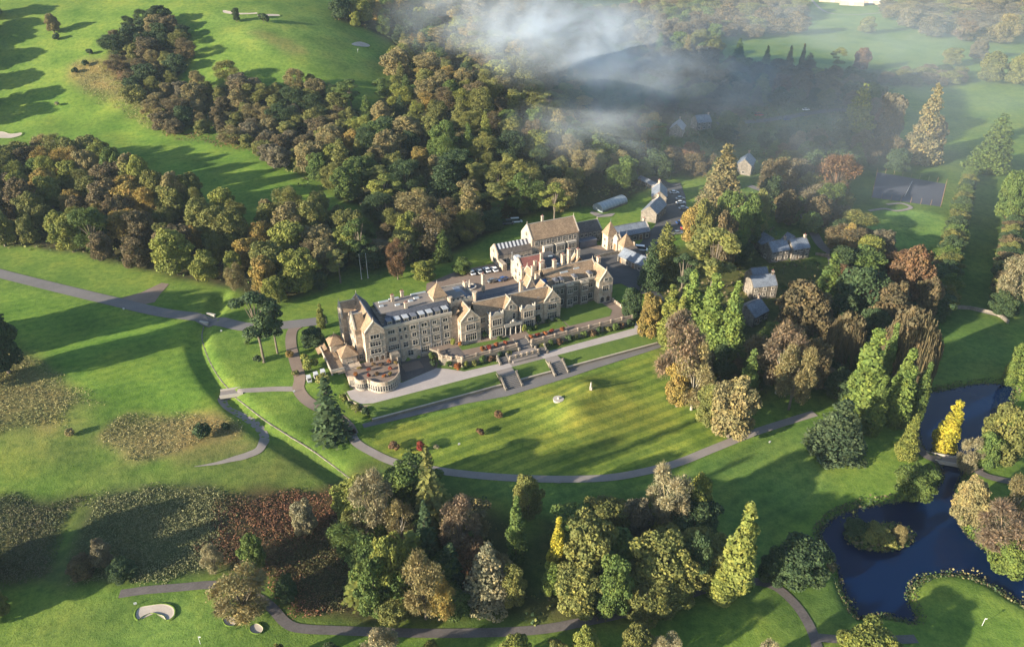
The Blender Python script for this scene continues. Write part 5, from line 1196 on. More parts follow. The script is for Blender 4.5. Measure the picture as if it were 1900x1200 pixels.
for sd in range(5):                     # thinning crowns of fine twigs
    R = np.random.default_rng(200 + sd); L = [(q[0] * 3.6, q[1] * 3.6, 7.4 + q[2] * 4.6, R.uniform(1.6, 2.4), .95) for q in ball(R, 16)]
    v1 = lobes_cloud(L, 2600, .42, R, jit=.9)
    c = np.array([l[:3] for l in L])[R.integers(0, 16, 5200)]; d = unit(R.normal(size=(5200, 3)) + unit(c - np.array([0, 0, 5.0])) * .8); a = c + d * R.uniform(.1, 1.0, (5200, 1)); e_ = a + d * R.uniform(.8, 1.7, (5200, 1))
    v, f = strips(a, e_, .09, R); tw = (v, f, np.repeat(np.clip(R.normal(.6, .2, 5200), 0, 1), 4))
    c2 = np.array([l[:3] for l in L]); st = np.repeat(np.array([[0, 0, 4.0]]), 16, 0); v, f = strips(st, c2, .3, R); b3 = (v, f, np.full(64, .7))
    add_proto('twiggy', join(v1, tw, b3), trunk_mesh(R, 9, .30, 8.5, 4.0, 8, sd == 0), 13.6, 11.4)
for sd in range(4):                     # columnar conifers
    R = np.random.default_rng(300 + sd); L = []
    for z in np.linspace(1.2, 16.6, 15):
        u = (z - .8) / 17; r = 2.5 * (1 - u) ** .62 * min(1, .62 + u * 2.4); k = 4 if r > 1.2 else 2
        for i in range(k): a = R.uniform(0, 6.28); q = r * R.uniform(.25, .62); L.append((q * math.cos(a), q * math.sin(a), z + R.normal() * .3, max(.5, r * .62) * R.uniform(.8, 1.15), 1.5))
    add_proto('column', lobes_cloud(L, 7000, .46, R, up=.5, jit=.75), trunk_mesh(R, 6, .35, 5, 1, 3), 18.2, 5.4)
for sd in range(4):                     # broad conical conifers in uneven tiers
    R = np.random.default_rng(400 + sd); L = []; 
    for z in np.linspace(1.6, 17.4, 14):
        u = z / 18.2; r = 4.9 * (1 - u) ** .8 + .15; k = max(1, int(3 + r * 1.6))
        for i in range(k):
            a = 2 * math.pi * (i + R.uniform(0, .8)) / k; q = r * R.uniform(.45, .85); L.append((q * math.cos(a), q * math.sin(a), z - q * .12 + R.normal() * .25, max(.55, .34 * r + .45) * R.uniform(.8, 1.2), .5))
    add_proto('cone', lobes_cloud(L, 8500, .52, R, up=.6, jit=.75, inner=.7), trunk_mesh(R, 10, .45, 9, 1.5, 3), 18.6, 10.4)
for sd in range(3):                     # dark spruces with drooping whorls
    R = np.random.default_rng(500 + sd); A, Bq = [], []; Cn, Nn = [], []
    for z in np.arange(1.0, 17.2, .62):
        r = 3.6 * (1 - z / 17.8) ** .9 + .15; k = int(5 + r * 2.2)
        for i in range(k):
            a = 2 * math.pi * (i + R.uniform(0, .9)) / k; rr = r * R.uniform(.75, 1.1)
            for u in np.linspace(.25, 1, max(2, int(rr * 2.2))):
                Cn.append((rr * u * math.cos(a), rr * u * math.sin(a), z + .25 - .5 * u * u * rr * .35)); Nn.append((math.cos(a) * .35, math.sin(a) * .35, 1))
    Cn, Nn = np.array(Cn), np.array(Nn); v, f = quads(Cn + R.normal(0, .1, Cn.shape), Nn + R.normal(0, .35, Nn.shape), .95 * R.uniform(.7, 1.3, len(Cn)), R)
    add_proto('spruce', (v, f, np.repeat(np.clip(R.normal(.45, .18, len(Cn)), 0, 1), 4)), trunk_mesh(R, 10, .35, 14, .6, 3), 17.6, 7.4)
for sd in range(3):                     # open pines with bare lower trunk
    R = np.random.default_rng(600 + sd); L = []
    for i in range(17): a = R.uniform(0, 6.28); z = R.uniform(8, 17); r = 4.6 * math.sin(math.pi * min(1, max(.12, (18.5 - z) / 11.5))) ** .7 * R.uniform(.35, .95); L.append((r * math.cos(a), r * math.sin(a), z, R.uniform(1.1, 1.9), .45))
    L.append((0, 0, 17, 1.7, .6))
    add_proto('pine', lobes_cloud(L, 6000, .48, R, up=.7, jit=.75), trunk_mesh(R, 20, .30, 16, 3.4, 8), 18.2, 11.0)
for sd in range(2):                     # weeping trees
    R = np.random.default_rng(700 + sd); n = 6500; a = R.uniform(0, 6.28, n); q = np.sqrt(R.uniform(.02, 1, n)) * 5.2; zt = 9.2 - (q / 5.2) ** 2 * 3.0 + R.normal(0, .35, n)
    A = np.column_stack([q * np.cos(a), q * np.sin(a), zt]); Bq = A.copy(); Bq[:, 2] -= R.uniform(.5, 2.4, n) * (.4 + q / 5.2); Bq[:, :2] *= 1.05; Bq[:, 2] = np.maximum(Bq[:, 2], .3)
    A[:, 2] -= R.uniform(0, 1, n) ** 2 * 4.5 * (q / 5.2) ** 2; Bq[:, 2] = np.maximum(A[:, 2] - R.uniform(.5, 2.2, n), .2); v, f = strips(A, Bq, .15, R); s = np.repeat(np.clip(R.normal(.5, .2, n), 0, 1), 4); L = [(qq[0] * 3.2, qq[1] * 3.2, 7.6 + qq[2] * 1.5, 1.5, .6) for qq in ball(R, 10)]
    add_proto('weeping', join((v, f, s), lobes_cloud(L, 900, .7, R)), trunk_mesh(R, 8, .4, 7, 3), 10.2, 11.0)
for sd in range(4):                     # shrubs
    R = np.random.default_rng(800 + sd); L = [(q[0] * 1.1, q[1] * 1.1, 1.1 + abs(q[2]) * .9, R.uniform(.55, .9), .9) for q in ball(R, 9)]
    mb = MB(); limb(mb, (0, 0, -.3), (0, 0, 1.1), .12, .07, 5); limb(mb, (0, 0, .3), (.6, .2, 1.3), .06, .03, 4); limb(mb, (0, 0, .3), (-.5, .3, 1.3), .06, .03, 4)
    add_proto('shrub', lobes_cloud(L, 800, .42, R), mb.mesh('stem', M['bark']), 2.7, 3.8)

TINT = {'olive': (.150, .158, .048), 'dark green': (.050, .080, .034), 'green': (.092, .136, .036), 'bright green': (.128, .178, .042), 'yellow-green': (.175, .195, .046), 'golden': (.250, .190, .058),
        'yellow': (.36, .32, .04), 'tan': (.195, .168, .078), 'russet': (.150, .092, .050), 'brown': (.125, .102, .055), 'grey-brown': (.150, .134, .088), 'pinkish': (.180, .138, .094), 'pale': (.235, .215, .130), 'red': (.22, .050, .030), 'orange': (.30, .11, .04), 'blue-green': (.075, .108, .052)}
RT = random.Random(5); TREES = []
def tree(kind, x, y, h, w, tint, label=None, group=None, region=None, z=None, var=None, cat=None):
    TREES.append(dict(kind=kind, x=x, y=y, z=float(terr(x, y)) if z is None else z, h=h, w=w, tint=tint, label=label, group=group, region=region, var=var if var is not None else RT.randrange(100), cat=cat))
def px_tree(cx, ytop, ybase, wpx, kind, tint, label=None, group=None, region=None, cat=None):
    a = PITCH + math.atan((((ytop + ybase) / 2) - CY) / FPX)
    g = G1(cx, ybase); _, _, dep = project(*g); sc = FPX / dep; w = wpx / sc; ext = (ybase - ytop) / sc
    if kind in ('broad', 'twiggy', 'shrub', 'weeping'):       # a rounded crown: its outline is as tall as the photo shows, seen from above
        r = w / 2
        for _ in range(2):
            bz = math.sqrt(max((ext / 2) ** 2 - (r * math.sin(a)) ** 2, (.62 * r * math.cos(a)) ** 2)) / math.cos(a)
            h = min(bz / .46, 1.9 * w); zc = h * .53
            g = G1(cx, (ytop + ybase) / 2, zc); _, _, dep = project(g[0], g[1], g[2] + zc); sc = FPX / dep; w = wpx / sc; r = w / 2; ext = (ybase - ytop) / sc
    else:
        yb = ybase - (0 if kind == 'pine' else .7) * w / 2 * math.sin(a) * sc
        g = G1(cx, yb); h = (yb - ytop) / sc / math.cos(a) * .98
    tree(kind, g[0], g[1], h, w, tint, label, group, region, cat=cat)
CLEAR = [(1240, 210, 1325, 262), (1355, 275, 1412, 335), (1095, 352, 1168, 405), (1610, 315, 1762, 390), (1395, 198, 1540, 230), (1405, 430, 1500, 490), (1375, 495, 1445, 560), (1365, 560, 1415, 600), (1228, 340, 1276, 440), (1190, 330, 1235, 420), (1040, 405, 1200, 480), (935, 405, 970, 420)]
def covers(x, y, h, w):
    """would a tree here stand before one of the buildings, courts or roads the view shows?"""
    z = float(terr(x, y)); bx, by, dep = project(x, y, z); _, ty, _ = project(x, y, z + h * .9); r = w * .6 * FPX / dep
    return any(bx + r > a and bx - r < c and by > b_ + 4 and ty < d for a, b_, c, d in CLEAR)
# specimen trees, each as it stands in view: centre, top, foot, width
S = px_tree
S(690, 872, 1000, 95, 'twiggy', 'pale', 'pale half-bare tree at the upper left of the copse below the lawn')
S(800, 832, 1000, 72, 'spruce', 'olive', 'tall dark spruce whose tip reaches the lawn path')
S(795, 935, 1075, 58, 'spruce', 'dark green', 'dark spruce in the middle of the copse below the lawn')
S(740, 912, 1035, 66, 'twiggy', 'tan', 'tan oval tree between the pale tree and the dark spruce')
S(852, 922, 1040, 84, 'twiggy', 'pinkish', 'pinkish thin-crowned tree on the right of the copse')
S(866, 985, 1075, 86, 'broad', 'russet', 'russet round tree in the right of the copse')
S(722, 985, 1120, 92, 'broad', 'yellow-green', 'yellow-green broad tree at the centre left of the copse')
S(690, 1020, 1142, 84, 'broad', 'green', 'green broad tree at the lower left of the copse')
S(742, 1040, 1148, 60, 'broad', 'green', 'smaller green tree right of the lower-left green one')
S(785, 1022, 1150, 92, 'twiggy', 'tan', 'tall tan thin-crowned tree beside the white birch trunk')
S(905, 1008, 1140, 92, 'cone', 'pale', 'pale golden conical tree at the right edge of the copse')
S(952, 1035, 1135, 56, 'broad', 'olive', 'olive tree just behind the pale golden conical tree')
S(838, 1012, 1105, 70, 'spruce', 'dark green', 'broad dark spruce in front of the russet tree')
S(820, 1070, 1150, 60, 'twiggy', 'golden', 'small golden tree at the foot of the copse')
S(648, 935, 1010, 46, 'broad', 'olive', 'olive bushy tree at the left tip of the copse')
S(957, 920, 1058, 52, 'column', 'green', 'narrow green conifer standing alone below the lawn path')
S(980, 876, 960, 64, 'broad', 'olive', 'dark round tree against the lawn path')
S(1032, 957, 1075, 44, 'column', 'yellow', 'bright yellow columnar tree left of the two great round trees')
S(1024, 1035, 1110, 44, 'broad', 'bright green', 'bright green bushy tree under the yellow column')
S(1096, 938, 1080, 130, 'broad', 'olive', 'left one of the two great round olive trees')
S(1075, 1030, 1142, 110, 'broad', 'olive', 'olive tree in front of the left great round tree')
S(1228, 975, 1115, 150, 'broad', 'olive', 'right one of the two great round olive trees')
S(1205, 1060, 1150, 120, 'broad', 'olive', 'olive tree in front of the right great round tree')
S(1140, 1020, 1150, 80, 'broad', 'green', 'green tree filling the gap between the two great round trees')
S(1240, 858, 985, 92, 'twiggy', 'pale', 'pale bare-branched tree at the bend of the lawn path')
S(1296, 855, 990, 66, 'broad', 'yellow-green', 'yellow-green tree right of the pale bare-branched tree')
S(1185, 915, 1000, 70, 'broad', 'grey-brown', 'dull grey-brown tree behind the great round trees')
S(1290, 965, 1095, 74, 'broad', 'dark green', 'dark green tree right of the great round trees')
S(1358, 933, 1125, 84, 'column', 'yellow-green', 'tall leaning yellow-green conifer below the lawn')
S(1336, 1040, 1128, 62, 'column', 'yellow-green', 'shorter conifer at the foot of the leaning yellow-green one')
S(1486, 975, 1090, 128, 'broad', 'dark green', 'big dark rounded tree on the left bank of the lake')
S(1438, 1015, 1085, 70, 'broad', 'dark green', 'smaller dark tree left of the big dark one by the lake')
S(1588, 600, 790, 78, 'column', 'bright green', 'tallest bright green conifer of the group above the pond')
S(1625, 592, 750, 42, 'column', 'green', 'slim conifer behind the tallest bright green one')
S(1652, 638, 800, 62, 'column', 'bright green', 'bright green conifer, second of the group above the pond')
S(1612, 690, 815, 46, 'column', 'bright green', 'short bright conifer between the two tall ones above the pond')
S(1690, 664, 795, 40, 'column', 'green', 'slim conifer at the right of the group above the pond')
S(1668, 700, 800, 34, 'column', 'green', 'small conifer second from right of the group above the pond')
S(1545, 735, 868, 118, 'cone', 'blue-green', 'broad dense conifer at the end of the lawn path')
S(1678, 764, 855, 46, 'cone', 'yellow-green', 'small yellow-green conical tree left of the pond')
S(1744, 737, 858, 58, 'column', 'yellow', 'bright yellow conical tree standing against the pond')
S(1704, 850, 930, 84, 'broad', 'green', 'round green tree between pond and lake')
S(1455, 586, 735, 84, 'twiggy', 'pinkish', 'pinkish thin-crowned tree, taller one right of the shaded garden')
S(1478, 628, 762, 80, 'twiggy', 'tan', 'pale tan thin-crowned tree in front of the pinkish one')
S(1515, 598, 745, 64, 'broad', 'brown', 'brown round tree behind the tan thin-crowned one')
S(1570, 565, 690, 70, 'weeping', 'brown', 'brown weeping tree, left one beside the round lawn')
S(1690, 568, 725, 104, 'weeping', 'brown', 'wide brown weeping tree at the edge of the round lawn')
S(1490, 508, 640, 116, 'broad', 'brown', 'wide dark brown tree below the paired cottages')
S(1262, 575, 745, 104, 'twiggy', 'pinkish', 'big pinkish tree at the right end of the terraces')
S(1292, 620, 770, 80, 'twiggy', 'tan', 'tan tree in front of the big pinkish one')
S(1262, 655, 755, 60, 'broad', 'golden', 'golden bushy tree at the right edge of the lawn')
S(1362, 688, 812, 108, 'broad', 'tan', 'wide tan round tree at the right edge of the lawn')
S(1320, 700, 790, 60, 'broad', 'olive', 'olive tree left of the wide tan round one')
S(1384, 640, 745, 48, 'cone', 'green', 'small green conifer behind the wide tan round tree')
S(1238, 522, 650, 56, 'column', 'yellow-green', 'leftmost yellow-green cypress behind the terrace end')
S(1272, 492, 655, 66, 'column', 'bright green', 'second cypress from the left behind the terrace end')
S(1310, 498, 668, 66, 'column', 'bright green', 'third cypress from the left behind the terrace end')
S(1346, 512, 678, 58, 'column', 'bright green', 'rightmost cypress behind the terrace end')
S(1255, 545, 660, 50, 'column', 'yellow-green', 'short cypress in front of the cypress row')
S(1208, 532, 630, 58, 'broad', 'golden', 'golden round tree just beyond the terrace end')
S(1172, 525, 590, 44, 'broad', 'dark green', 'dark tree close to the east gable')
S(1315, 425, 560, 116, 'pine', 'olive', 'broad olive pine above the cypress row')
S(1262, 470, 560, 60, 'pine', 'dark green', 'dark pine left of the broad olive pine')
S(1230, 408, 520, 66, 'cone', 'olive', 'olive conifer shading the white van')
S(1205, 440, 540, 50, 'cone', 'dark green', 'dark conifer at the edge of the shaded yard')
S(1330, 262, 425, 104, 'cone', 'tan', 'tall golden-tan conifer beside the rear car park')
S(1368, 358, 450, 82, 'twiggy', 'tan', 'tan thin-crowned tree right of the tall golden conifer')
S(1296, 372, 455, 66, 'broad', 'golden', 'golden tree overhanging the rear car park')
S(1440, 294, 372, 78, 'twiggy', 'brown', 'brown rounded tree above the garden drive')
S(1555, 284, 372, 92, 'twiggy', 'russet', 'russet round tree left of the tennis court')
S(1580, 153, 275, 78, 'cone', 'yellow-green', 'tall yellow-green conifer in the valley, left of the pair')
S(1552, 208, 285, 58, 'cone', 'blue-green', 'smaller conifer at the foot of the tall yellow-green one')
S(1704, 152, 305, 74, 'cone', 'tan', 'tall tan conifer in the valley, right of the pair')
S(1735, 200, 300, 50, 'broad', 'brown', 'brown tree beside the tall tan conifer')
S(1655, 160, 260, 60, 'broad', 'grey-brown', 'grey tree between the two tall valley conifers')
S(1832, 208, 325, 82, 'cone', 'green', 'green spreading conifer at the head of the avenue')
S(1886, 298, 410, 64, 'broad', 'green', 'green tree at the right edge beside the avenue')
S(1885, 470, 575, 66, 'twiggy', 'pale', 'pale bare tree at the right edge halfway up')
S(1892, 580, 715, 60, 'column', 'bright green', 'bright conifer cut by the right edge above the pond')
S(1866, 630, 720, 30, 'column', 'bright green', 'small bright conifer above the right end of the pond')
S(1870, 740, 860, 90, 'broad', 'olive', 'olive tree right of the pond at the frame edge')
S(1802, 808, 880, 46, 'twiggy', 'pale', 'small pale tree by the bridge')
S(1838, 795, 870, 50, 'broad', 'green', 'green bush-like tree between the bridge and the right edge')
S(1806, 882, 975, 70, 'broad', 'tan', 'tan round tree on the right bank of the lake')
S(1868, 925, 1035, 116, 'twiggy', 'pinkish', 'wide pinkish tree on the right bank of the lake')
S(1880, 985, 1070, 84, 'broad', 'bright green', 'bright green tree at the right edge above the lake')
S(1893, 875, 960, 56, 'twiggy', 'tan', 'tan tree at the right edge beyond the wide pinkish one')
S(1622, 428, 490, 60, 'broad', 'yellow-green', 'bright round tree between garden drive and putting green')
S(1575, 412, 465, 36, 'broad', 'golden', 'small golden round tree beside the garden drive')
S(1526, 463, 585, 58, 'column', 'green', 'green conifer beside the stone gateway')
S(1600, 478, 610, 118, 'broad', 'dark green', 'large dark tree behind the stone gateway')
S(1690, 450, 580, 92, 'broad', 'russet', 'large russet tree right of the putting green')
S(1650, 510, 625, 100, 'broad', 'brown', 'dark brown tree in front of the large russet one')
S(1560, 538, 630, 78, 'broad', 'dark green', 'dark tree above the left weeping tree')
S(1620, 560, 650, 70, 'broad', 'dark green', 'dark tree between the two weeping trees')
S(1720, 500, 600, 60, 'broad', 'brown', 'brown tree at the lower end of the avenue')
S(1590, 955, 1010, 62, 'broad', 'dark green', 'dark bushy tree on the left of the lake island')
S(1630, 962, 1022, 66, 'broad', 'olive', 'olive bushy tree on the lake island')
S(1668, 972, 1022, 32, 'twiggy', 'tan', 'small tan tree at the right tip of the lake island')
S(490, 543, 672, 112, 'pine', 'dark green', 'dark tall pine on the lawn between drive and house')
S(515, 560, 655, 62, 'pine', 'dark green', 'second dark pine close behind the tall one')
S(617, 702, 830, 76, 'spruce', 'dark green', 'dark green conifer with level branches below the garden wing')
S(598, 560, 612, 22, 'column', 'yellow-green', 'slim leaning yellow-green tree beside the west gable')
S(672, 405, 500, 62, 'pine', 'green', 'green pine on the rear lawn above the flagpoles')
S(632, 462, 525, 50, 'pine', 'olive', 'olive pine left of the flagpoles')
S(735, 442, 515, 44, 'twiggy', 'russet', 'russet tree right of the flagpoles')
S(786, 478, 520, 52, 'broad', 'yellow-green', 'bright yellow-green round tree at the forecourt edge')
S(858, 474, 508, 40, 'broad', 'green', 'green round tree behind the forecourt cars')
S(822, 420, 490, 44, 'cone', 'green', 'green conifer behind the bright yellow-green tree')
S(965, 320, 395, 36, 'pine', 'green', 'slim green pine at the foot of the misty hillside')
S(1028, 338, 420, 62, 'pine', 'yellow-green', 'yellow-green pine behind the tall hall')
S(925, 372, 410, 34, 'pine', 'green', 'little green pine left of the slim one')
S(580, 605, 645, 56, 'broad', 'dark green', 'dark rounded bush-tree left of the west gable')
S(95, 24, 58, 28, 'broad', 'tan', 'lone round tree on the upper left fairway')
S(437, 14, 38, 16, 'broad', 'dark green', 'dark round bush between the upper bunkers')
S(562, 918, 990, 58, 'broad', 'pale', 'pale rounded tree above the red bracken')
S(445, 1045, 1160, 118, 'twiggy', 'tan', 'wide tan feathery tree over the lower cart path')
S(465, 985, 1060, 52, 'broad', 'green', 'green bushy tree among the red bracken')
S(392, 1010, 1065, 44, 'twiggy', 'pale', 'pale small tree left of the red bracken')
S(530, 1060, 1115, 44, 'broad', 'dark green', 'dark bushy tree in the lower bracken')
S(150, 1020, 1075, 62, 'broad', 'brown', 'brown bushy tree on the dark heath')
S(185, 995, 1050, 42, 'broad', 'grey-brown', 'grey-brown bushy tree on the dark heath')
S(225, 1030, 1080, 60, 'broad', 'dark green', 'dark bushy tree at the heath edge')
S(0, 1088, 1150, 30, 'broad', 'olive', 'olive tree cut by the lower left edge')
S(1625, 1138, 1250, 130, 'broad', 'yellow-green', 'big yellow-green tree cut by the bottom edge below the lake')
for x, yt, w, tn, kd, lb in ((707, 1165, 84, 'pale', 'twiggy', 'pale twiggy tree top at the bottom edge, leftmost'), (800, 1182, 40, 'olive', 'broad', 'small olive tree top at the bottom edge'), (955, 1170, 70, 'yellow-green', 'broad', 'yellow-green tree top at the bottom edge, centre'), (1034, 1180, 50, 'olive', 'broad', 'olive tree top at the bottom edge, right of centre'), (1090, 1162, 70, 'yellow-green', 'broad', 'yellow-green tree top at the bottom edge beside the olive one'), (1182, 1152, 70, 'olive', 'broad', 'olive tree top at the bottom edge below the great round trees'), (1238, 1170, 60, 'pale', 'twiggy', 'pale tree top at the bottom edge, rightmost of the row'), (612, 1188, 44, 'dark green', 'broad', 'dark tree top at the bottom edge below the cart path'), (520, 1190, 40, 'olive', 'broad', 'olive tree top near the bottom bend of the cart path'), (1430, 1186, 50, 'pale', 'twiggy', 'pale tree top at the bottom edge left of the lakeside path')):
    S(x, yt, yt + w * 1.15, w, kd, tn, lb)
for x, yt, yb, w, tn, lb in ((-10, 560, 690, 80, 'dark green', 'dark tree cut by the left edge above the rough grass'), (-55, 545, 660, 90, 'dark green', None), (-110, 530, 650, 95, 'dark green', None), (-70, 590, 720, 80, 'olive', None), (-150, 520, 640, 90, 'olive', None), (-40, 10, 60, 60, 'olive', None), (-75, 25, 85, 70, 'olive', None), (-60, 60, 125, 70, 'olive', None), (-90, 100, 170, 80, 'olive', None), (-50, 130, 200, 70, 'olive', None), (-110, 160, 235, 80, 'olive', None), (-120, 60, 120, 80, 'olive', None), (-30, -20, 30, 60, 'olive', None), (-70, 970, 1080, 110, 'olive', None), (-60, 1050, 1160, 110, 'olive', None), (-130, 1010, 1130, 120, 'olive', None)):
    S(x, yt, yb, w, 'broad', tn, lb, region='off')
# conifers rising out of the mist beyond
for i, (x, yt, yb, w, kd, tn) in enumerate([(1222, 60, 115, 28, 'cone', 'green'), (1272, 65, 125, 30, 'cone', 'tan'), (1368, 72, 120, 28, 'cone', 'green'), (1420, 84, 125, 20, 'cone', 'olive'), (1460, 84, 140, 22, 'cone', 'tan'), (1484, 80, 138, 16, 'column', 'tan'), (1550, 90, 140, 36, 'pine', 'yellow-green'), (1518, 122, 155, 30, 'broad', 'yellow-green'), (1400, 110, 160, 40, 'broad', 'brown'), (1600, 85, 130, 34, 'broad', 'russet')]):
    S(x, yt, yb, w, kd, tn, region='valley')
for i, (x, yt, yb, w, kd, tn) in enumerate([(1730, 25, 65, 50, 'broad', 'grey-brown'), (1790, 35, 75, 46, 'twiggy', 'pinkish'), (1870, 28, 78, 60, 'twiggy', 'tan'), (1845, 95, 150, 60, 'broad', 'olive'), (1890, 100, 155, 50, 'broad', 'olive'), (1690, 12, 50, 50, 'broad', 'grey-brown'), (1610, 30, 60, 40, 'broad', 'olive'), (1480, 20, 60, 50, 'broad', 'brown'), (1420, 10, 50, 46, 'broad', 'brown'), (1350, 5, 50, 50, 'broad', 'brown'), (1770, 85, 120, 40, 'broad', 'olive'), (1820, 70, 110, 40, 'broad', 'grey-brown')]):
    S(x, yt, yb, w, kd, tn, region='far field')
# woods in the valley garden, mostly in shade
for i, (x, yb) in enumerate([(1290, 190), (1330, 180), (1370, 175), (1410, 185), (1450, 180), (1490, 182), (1530, 180), (1310, 255), (1350, 250), (1390, 262), (1430, 255), (1470, 250), (1510, 258), (1250, 300), (1285, 310), (1320, 330), (1480, 290), (1520, 300), (1620, 200), (1640, 230), (1660, 295), (1600, 290), (1230, 330), (1260, 285)]):
    k = ['broad', 'twiggy', 'broad', 'cone'][i % 4]; tn = ['brown', 'grey-brown', 'dark green', 'green', 'russet'][i % 5]
    if not covers(*G1(x, yb)[:2], 12, 10): S(x, yb - 48, yb, 46, k, tn, region='garden')
for i, (x, yb) in enumerate([(1480, 700), (1430, 690), (1400, 700), (1520, 720), (1560, 740), (1450, 440), (1340, 470), (1365, 470), (1500, 610), (1540, 690), (1600, 700), (1640, 700), (1580, 600), (1660, 590), (1710, 560), (1640, 480), (1570, 510), (1500, 690), (1440, 640), (1480, 640), (1300, 610), (1330, 640), (1350, 600), (1370, 560), (1350, 540), (1520, 420), (1545, 400), (1480, 350), (1520, 340), (1510, 660), (1640, 660), (1400, 690), (1340, 700), (1300, 700)]):
    if not covers(*G1(x, yb)[:2], 12, 10): S(x, yb - 62, yb, 62, ['broad', 'broad', 'twiggy'][i % 3], ['dark green', 'brown', 'green', 'grey-brown'][i % 4], region='shade')
# avenue: two tall hedged rows running up the valley
for r, (a, c) in enumerate((((1752, 575), (1800, 335)), ((1868, 585), (1884, 390)))):
    for i in range(17):
        u = i / 16; x, yb = a[0] + (c[0] - a[0]) * u, a[1] + (c[1] - a[1]) * u ** .8; sc = 1 - .5 * u
        S(x, yb - 54 * sc, yb, 64 * sc, 'broad', ['olive', 'green', 'dark green'][i % 3] if r == 0 else ['dark green', 'olive', 'brown'][i % 3], region='avenue left' if r == 0 else 'avenue right')
# shrubs, one by one
for x, y, w, tn, lb in [(925, 774, 20, 'russet', 'russet clipped shrub on the lawn, upper one'), (890, 808, 20, 'russet', 'russet clipped shrub on the lawn, lower one'), (732, 836, 26, 'russet', 'brownish shrub at the lower left of the lawn'), (778, 838, 26, 'red', 'reddish shrub at the lower edge of the lawn'), (758, 841, 14, 'green', 'small green shrub left of the reddish one'), (810, 833, 14, 'pale', 'small pale shrub right of the reddish one'),
        (537, 662, 18, 'golden', 'small golden clipped shrub by the service drive, upper'), (565, 668, 18, 'yellow-green', 'yellow-green clipped shrub right of the service drive'), (478, 672, 20, 'dark green', 'dark low shrub under the pine'), (548, 700, 18, 'olive', 'olive clipped shrub beside the service drive'), (575, 688, 34, 'yellow-green', 'bright shrub bed behind the golf buggies'), (600, 715, 30, 'olive', 'olive shrub in front of the golf buggies'), (460, 640, 16, 'green', 'small green shrub left of the pine'),
        (370, 812, 40, 'dark green', 'dark bush at the right end of the tan rough'), (415, 800, 22, 'dark green', 'small dark bush at the tip of the tan rough'), (130, 808, 22, 'tan', 'tan tuft bush left of the tan rough'), (165, 102, 14, 'dark green', 'dark shrub on the slope, upper'), (158, 122, 14, 'dark green', 'dark shrub on the slope, middle'), (138, 136, 14, 'dark green', 'dark shrub on the slope, lower'), (105, 74, 16, 'dark green', 'dark shrub by the lone round tree'), (488, 42, 22, 'dark green', 'dark low bush below the short upper bunker'), (106, 196, 10, 'pale', 'small pale bush on the left fairway'),
        (1545, 1060, 24, 'tan', 'small tan shrub at the lake edge'), (1210, 612, 24, 'bright green', 'bright clipped shrub at the walk end, right'), (1192, 602, 16, 'bright green', 'small bright shrub at the walk end, left'), (1140, 1140, 18, 'green', 'small green shrub under the great round trees'), (1062, 1115, 40, 'russet', 'russet shrub under the great round trees'), (700, 655, 20, 'dark green', 'dark shrub beside the drive end')]:
    S(x, y - w * .8, y, w, 'shrub', tn, lb, cat='shrub', group='garden shrubs')
def lshrub(s, t, z, w, h, tn, label):
    x, y = from_local(s, t); tree('shrub', x, y, h, w, tn, label, 'terrace shrubs', z=z, cat='shrub')
for i, s in enumerate((-8.6, -6.2, -3.6, -0.8, 8.2, 11.0, 13.6, 16.4, 20.0)):
    lshrub(s, 3.6, 0, 2.2, 1.5, 'red' if i % 2 else 'orange', ['first', 'second', 'third', 'fourth', 'fifth', 'sixth', 'seventh', 'eighth', 'ninth'][i] + ' orange-red shrub from the left along the terrace walk')
for i, (s, t, z, w, h, tn) in enumerate([(-15.6, 10.6, 0, 2.2, 2.6, 'yellow-green'), (-14, 8.6, 0, 1.8, 1.8, 'orange'), (-4.8, 10.6, 0, 2.0, 2.2, 'green'), (-1, 7.6, 0, 2.4, 1.2, 'green'), (8.2, 8.0, 0, 2.2, 3.2, 'yellow-green'), (10, 8.2, 0, 2.8, 2.0, 'green'), (12.4, 8.2, 0, 2.4, 1.8, 'green'), (14.8, 10.4, 0, 2.2, 3.8, 'dark green'), (18, 9.8, 0, 2.8, 1.6, 'dark green'), (21.5, 9.8, 0, 2.8, 1.6, 'green'), (-18.4, 0.4, -2.6, 3.0, 2.6, 'orange'), (-20.5, 2.4, -2.6, 2.6, 2.4, 'green'), (-15.6, 0, -2.6, 2.2, 2.4, 'yellow-green'), (-24.4, 5.4, -2.6, 2.8, 2.4, 'dark green'), (-23.6, 9.6, -2.6, 2.6, 2.6, 'green')]):
    lshrub(s, t, z, w, h, tn, ['leafy', 'rounded', 'clipped'][i % 3] + ' ' + tn + ' shrub ' + ['against the tower gable left corner', 'before the tower gable', 'in the recess right of the tower gable', 'below the left bay window', 'at the right side of the porch', 'below the right bay window, left', 'below the right bay window, right', 'climbing the recess beside the right gable', 'under the right gable, left', 'under the right gable, right', 'at the foot of the scalloped bastion', 'left of the scalloped bastion', 'right of the scalloped bastion', 'alone on the dark courtyard', 'at the courtyard wall'][i])
for i, s in enumerate(np.linspace(-13, 44.5, 20)):
    if 1.5 < s < 8.6: continue
    lshrub(float(s), .2, -2.6, 2.4 + .6 * (i % 3), 2.2 + .5 * (i % 2), ['olive', 'green', 'russet', 'dark green'][i % 4], None)
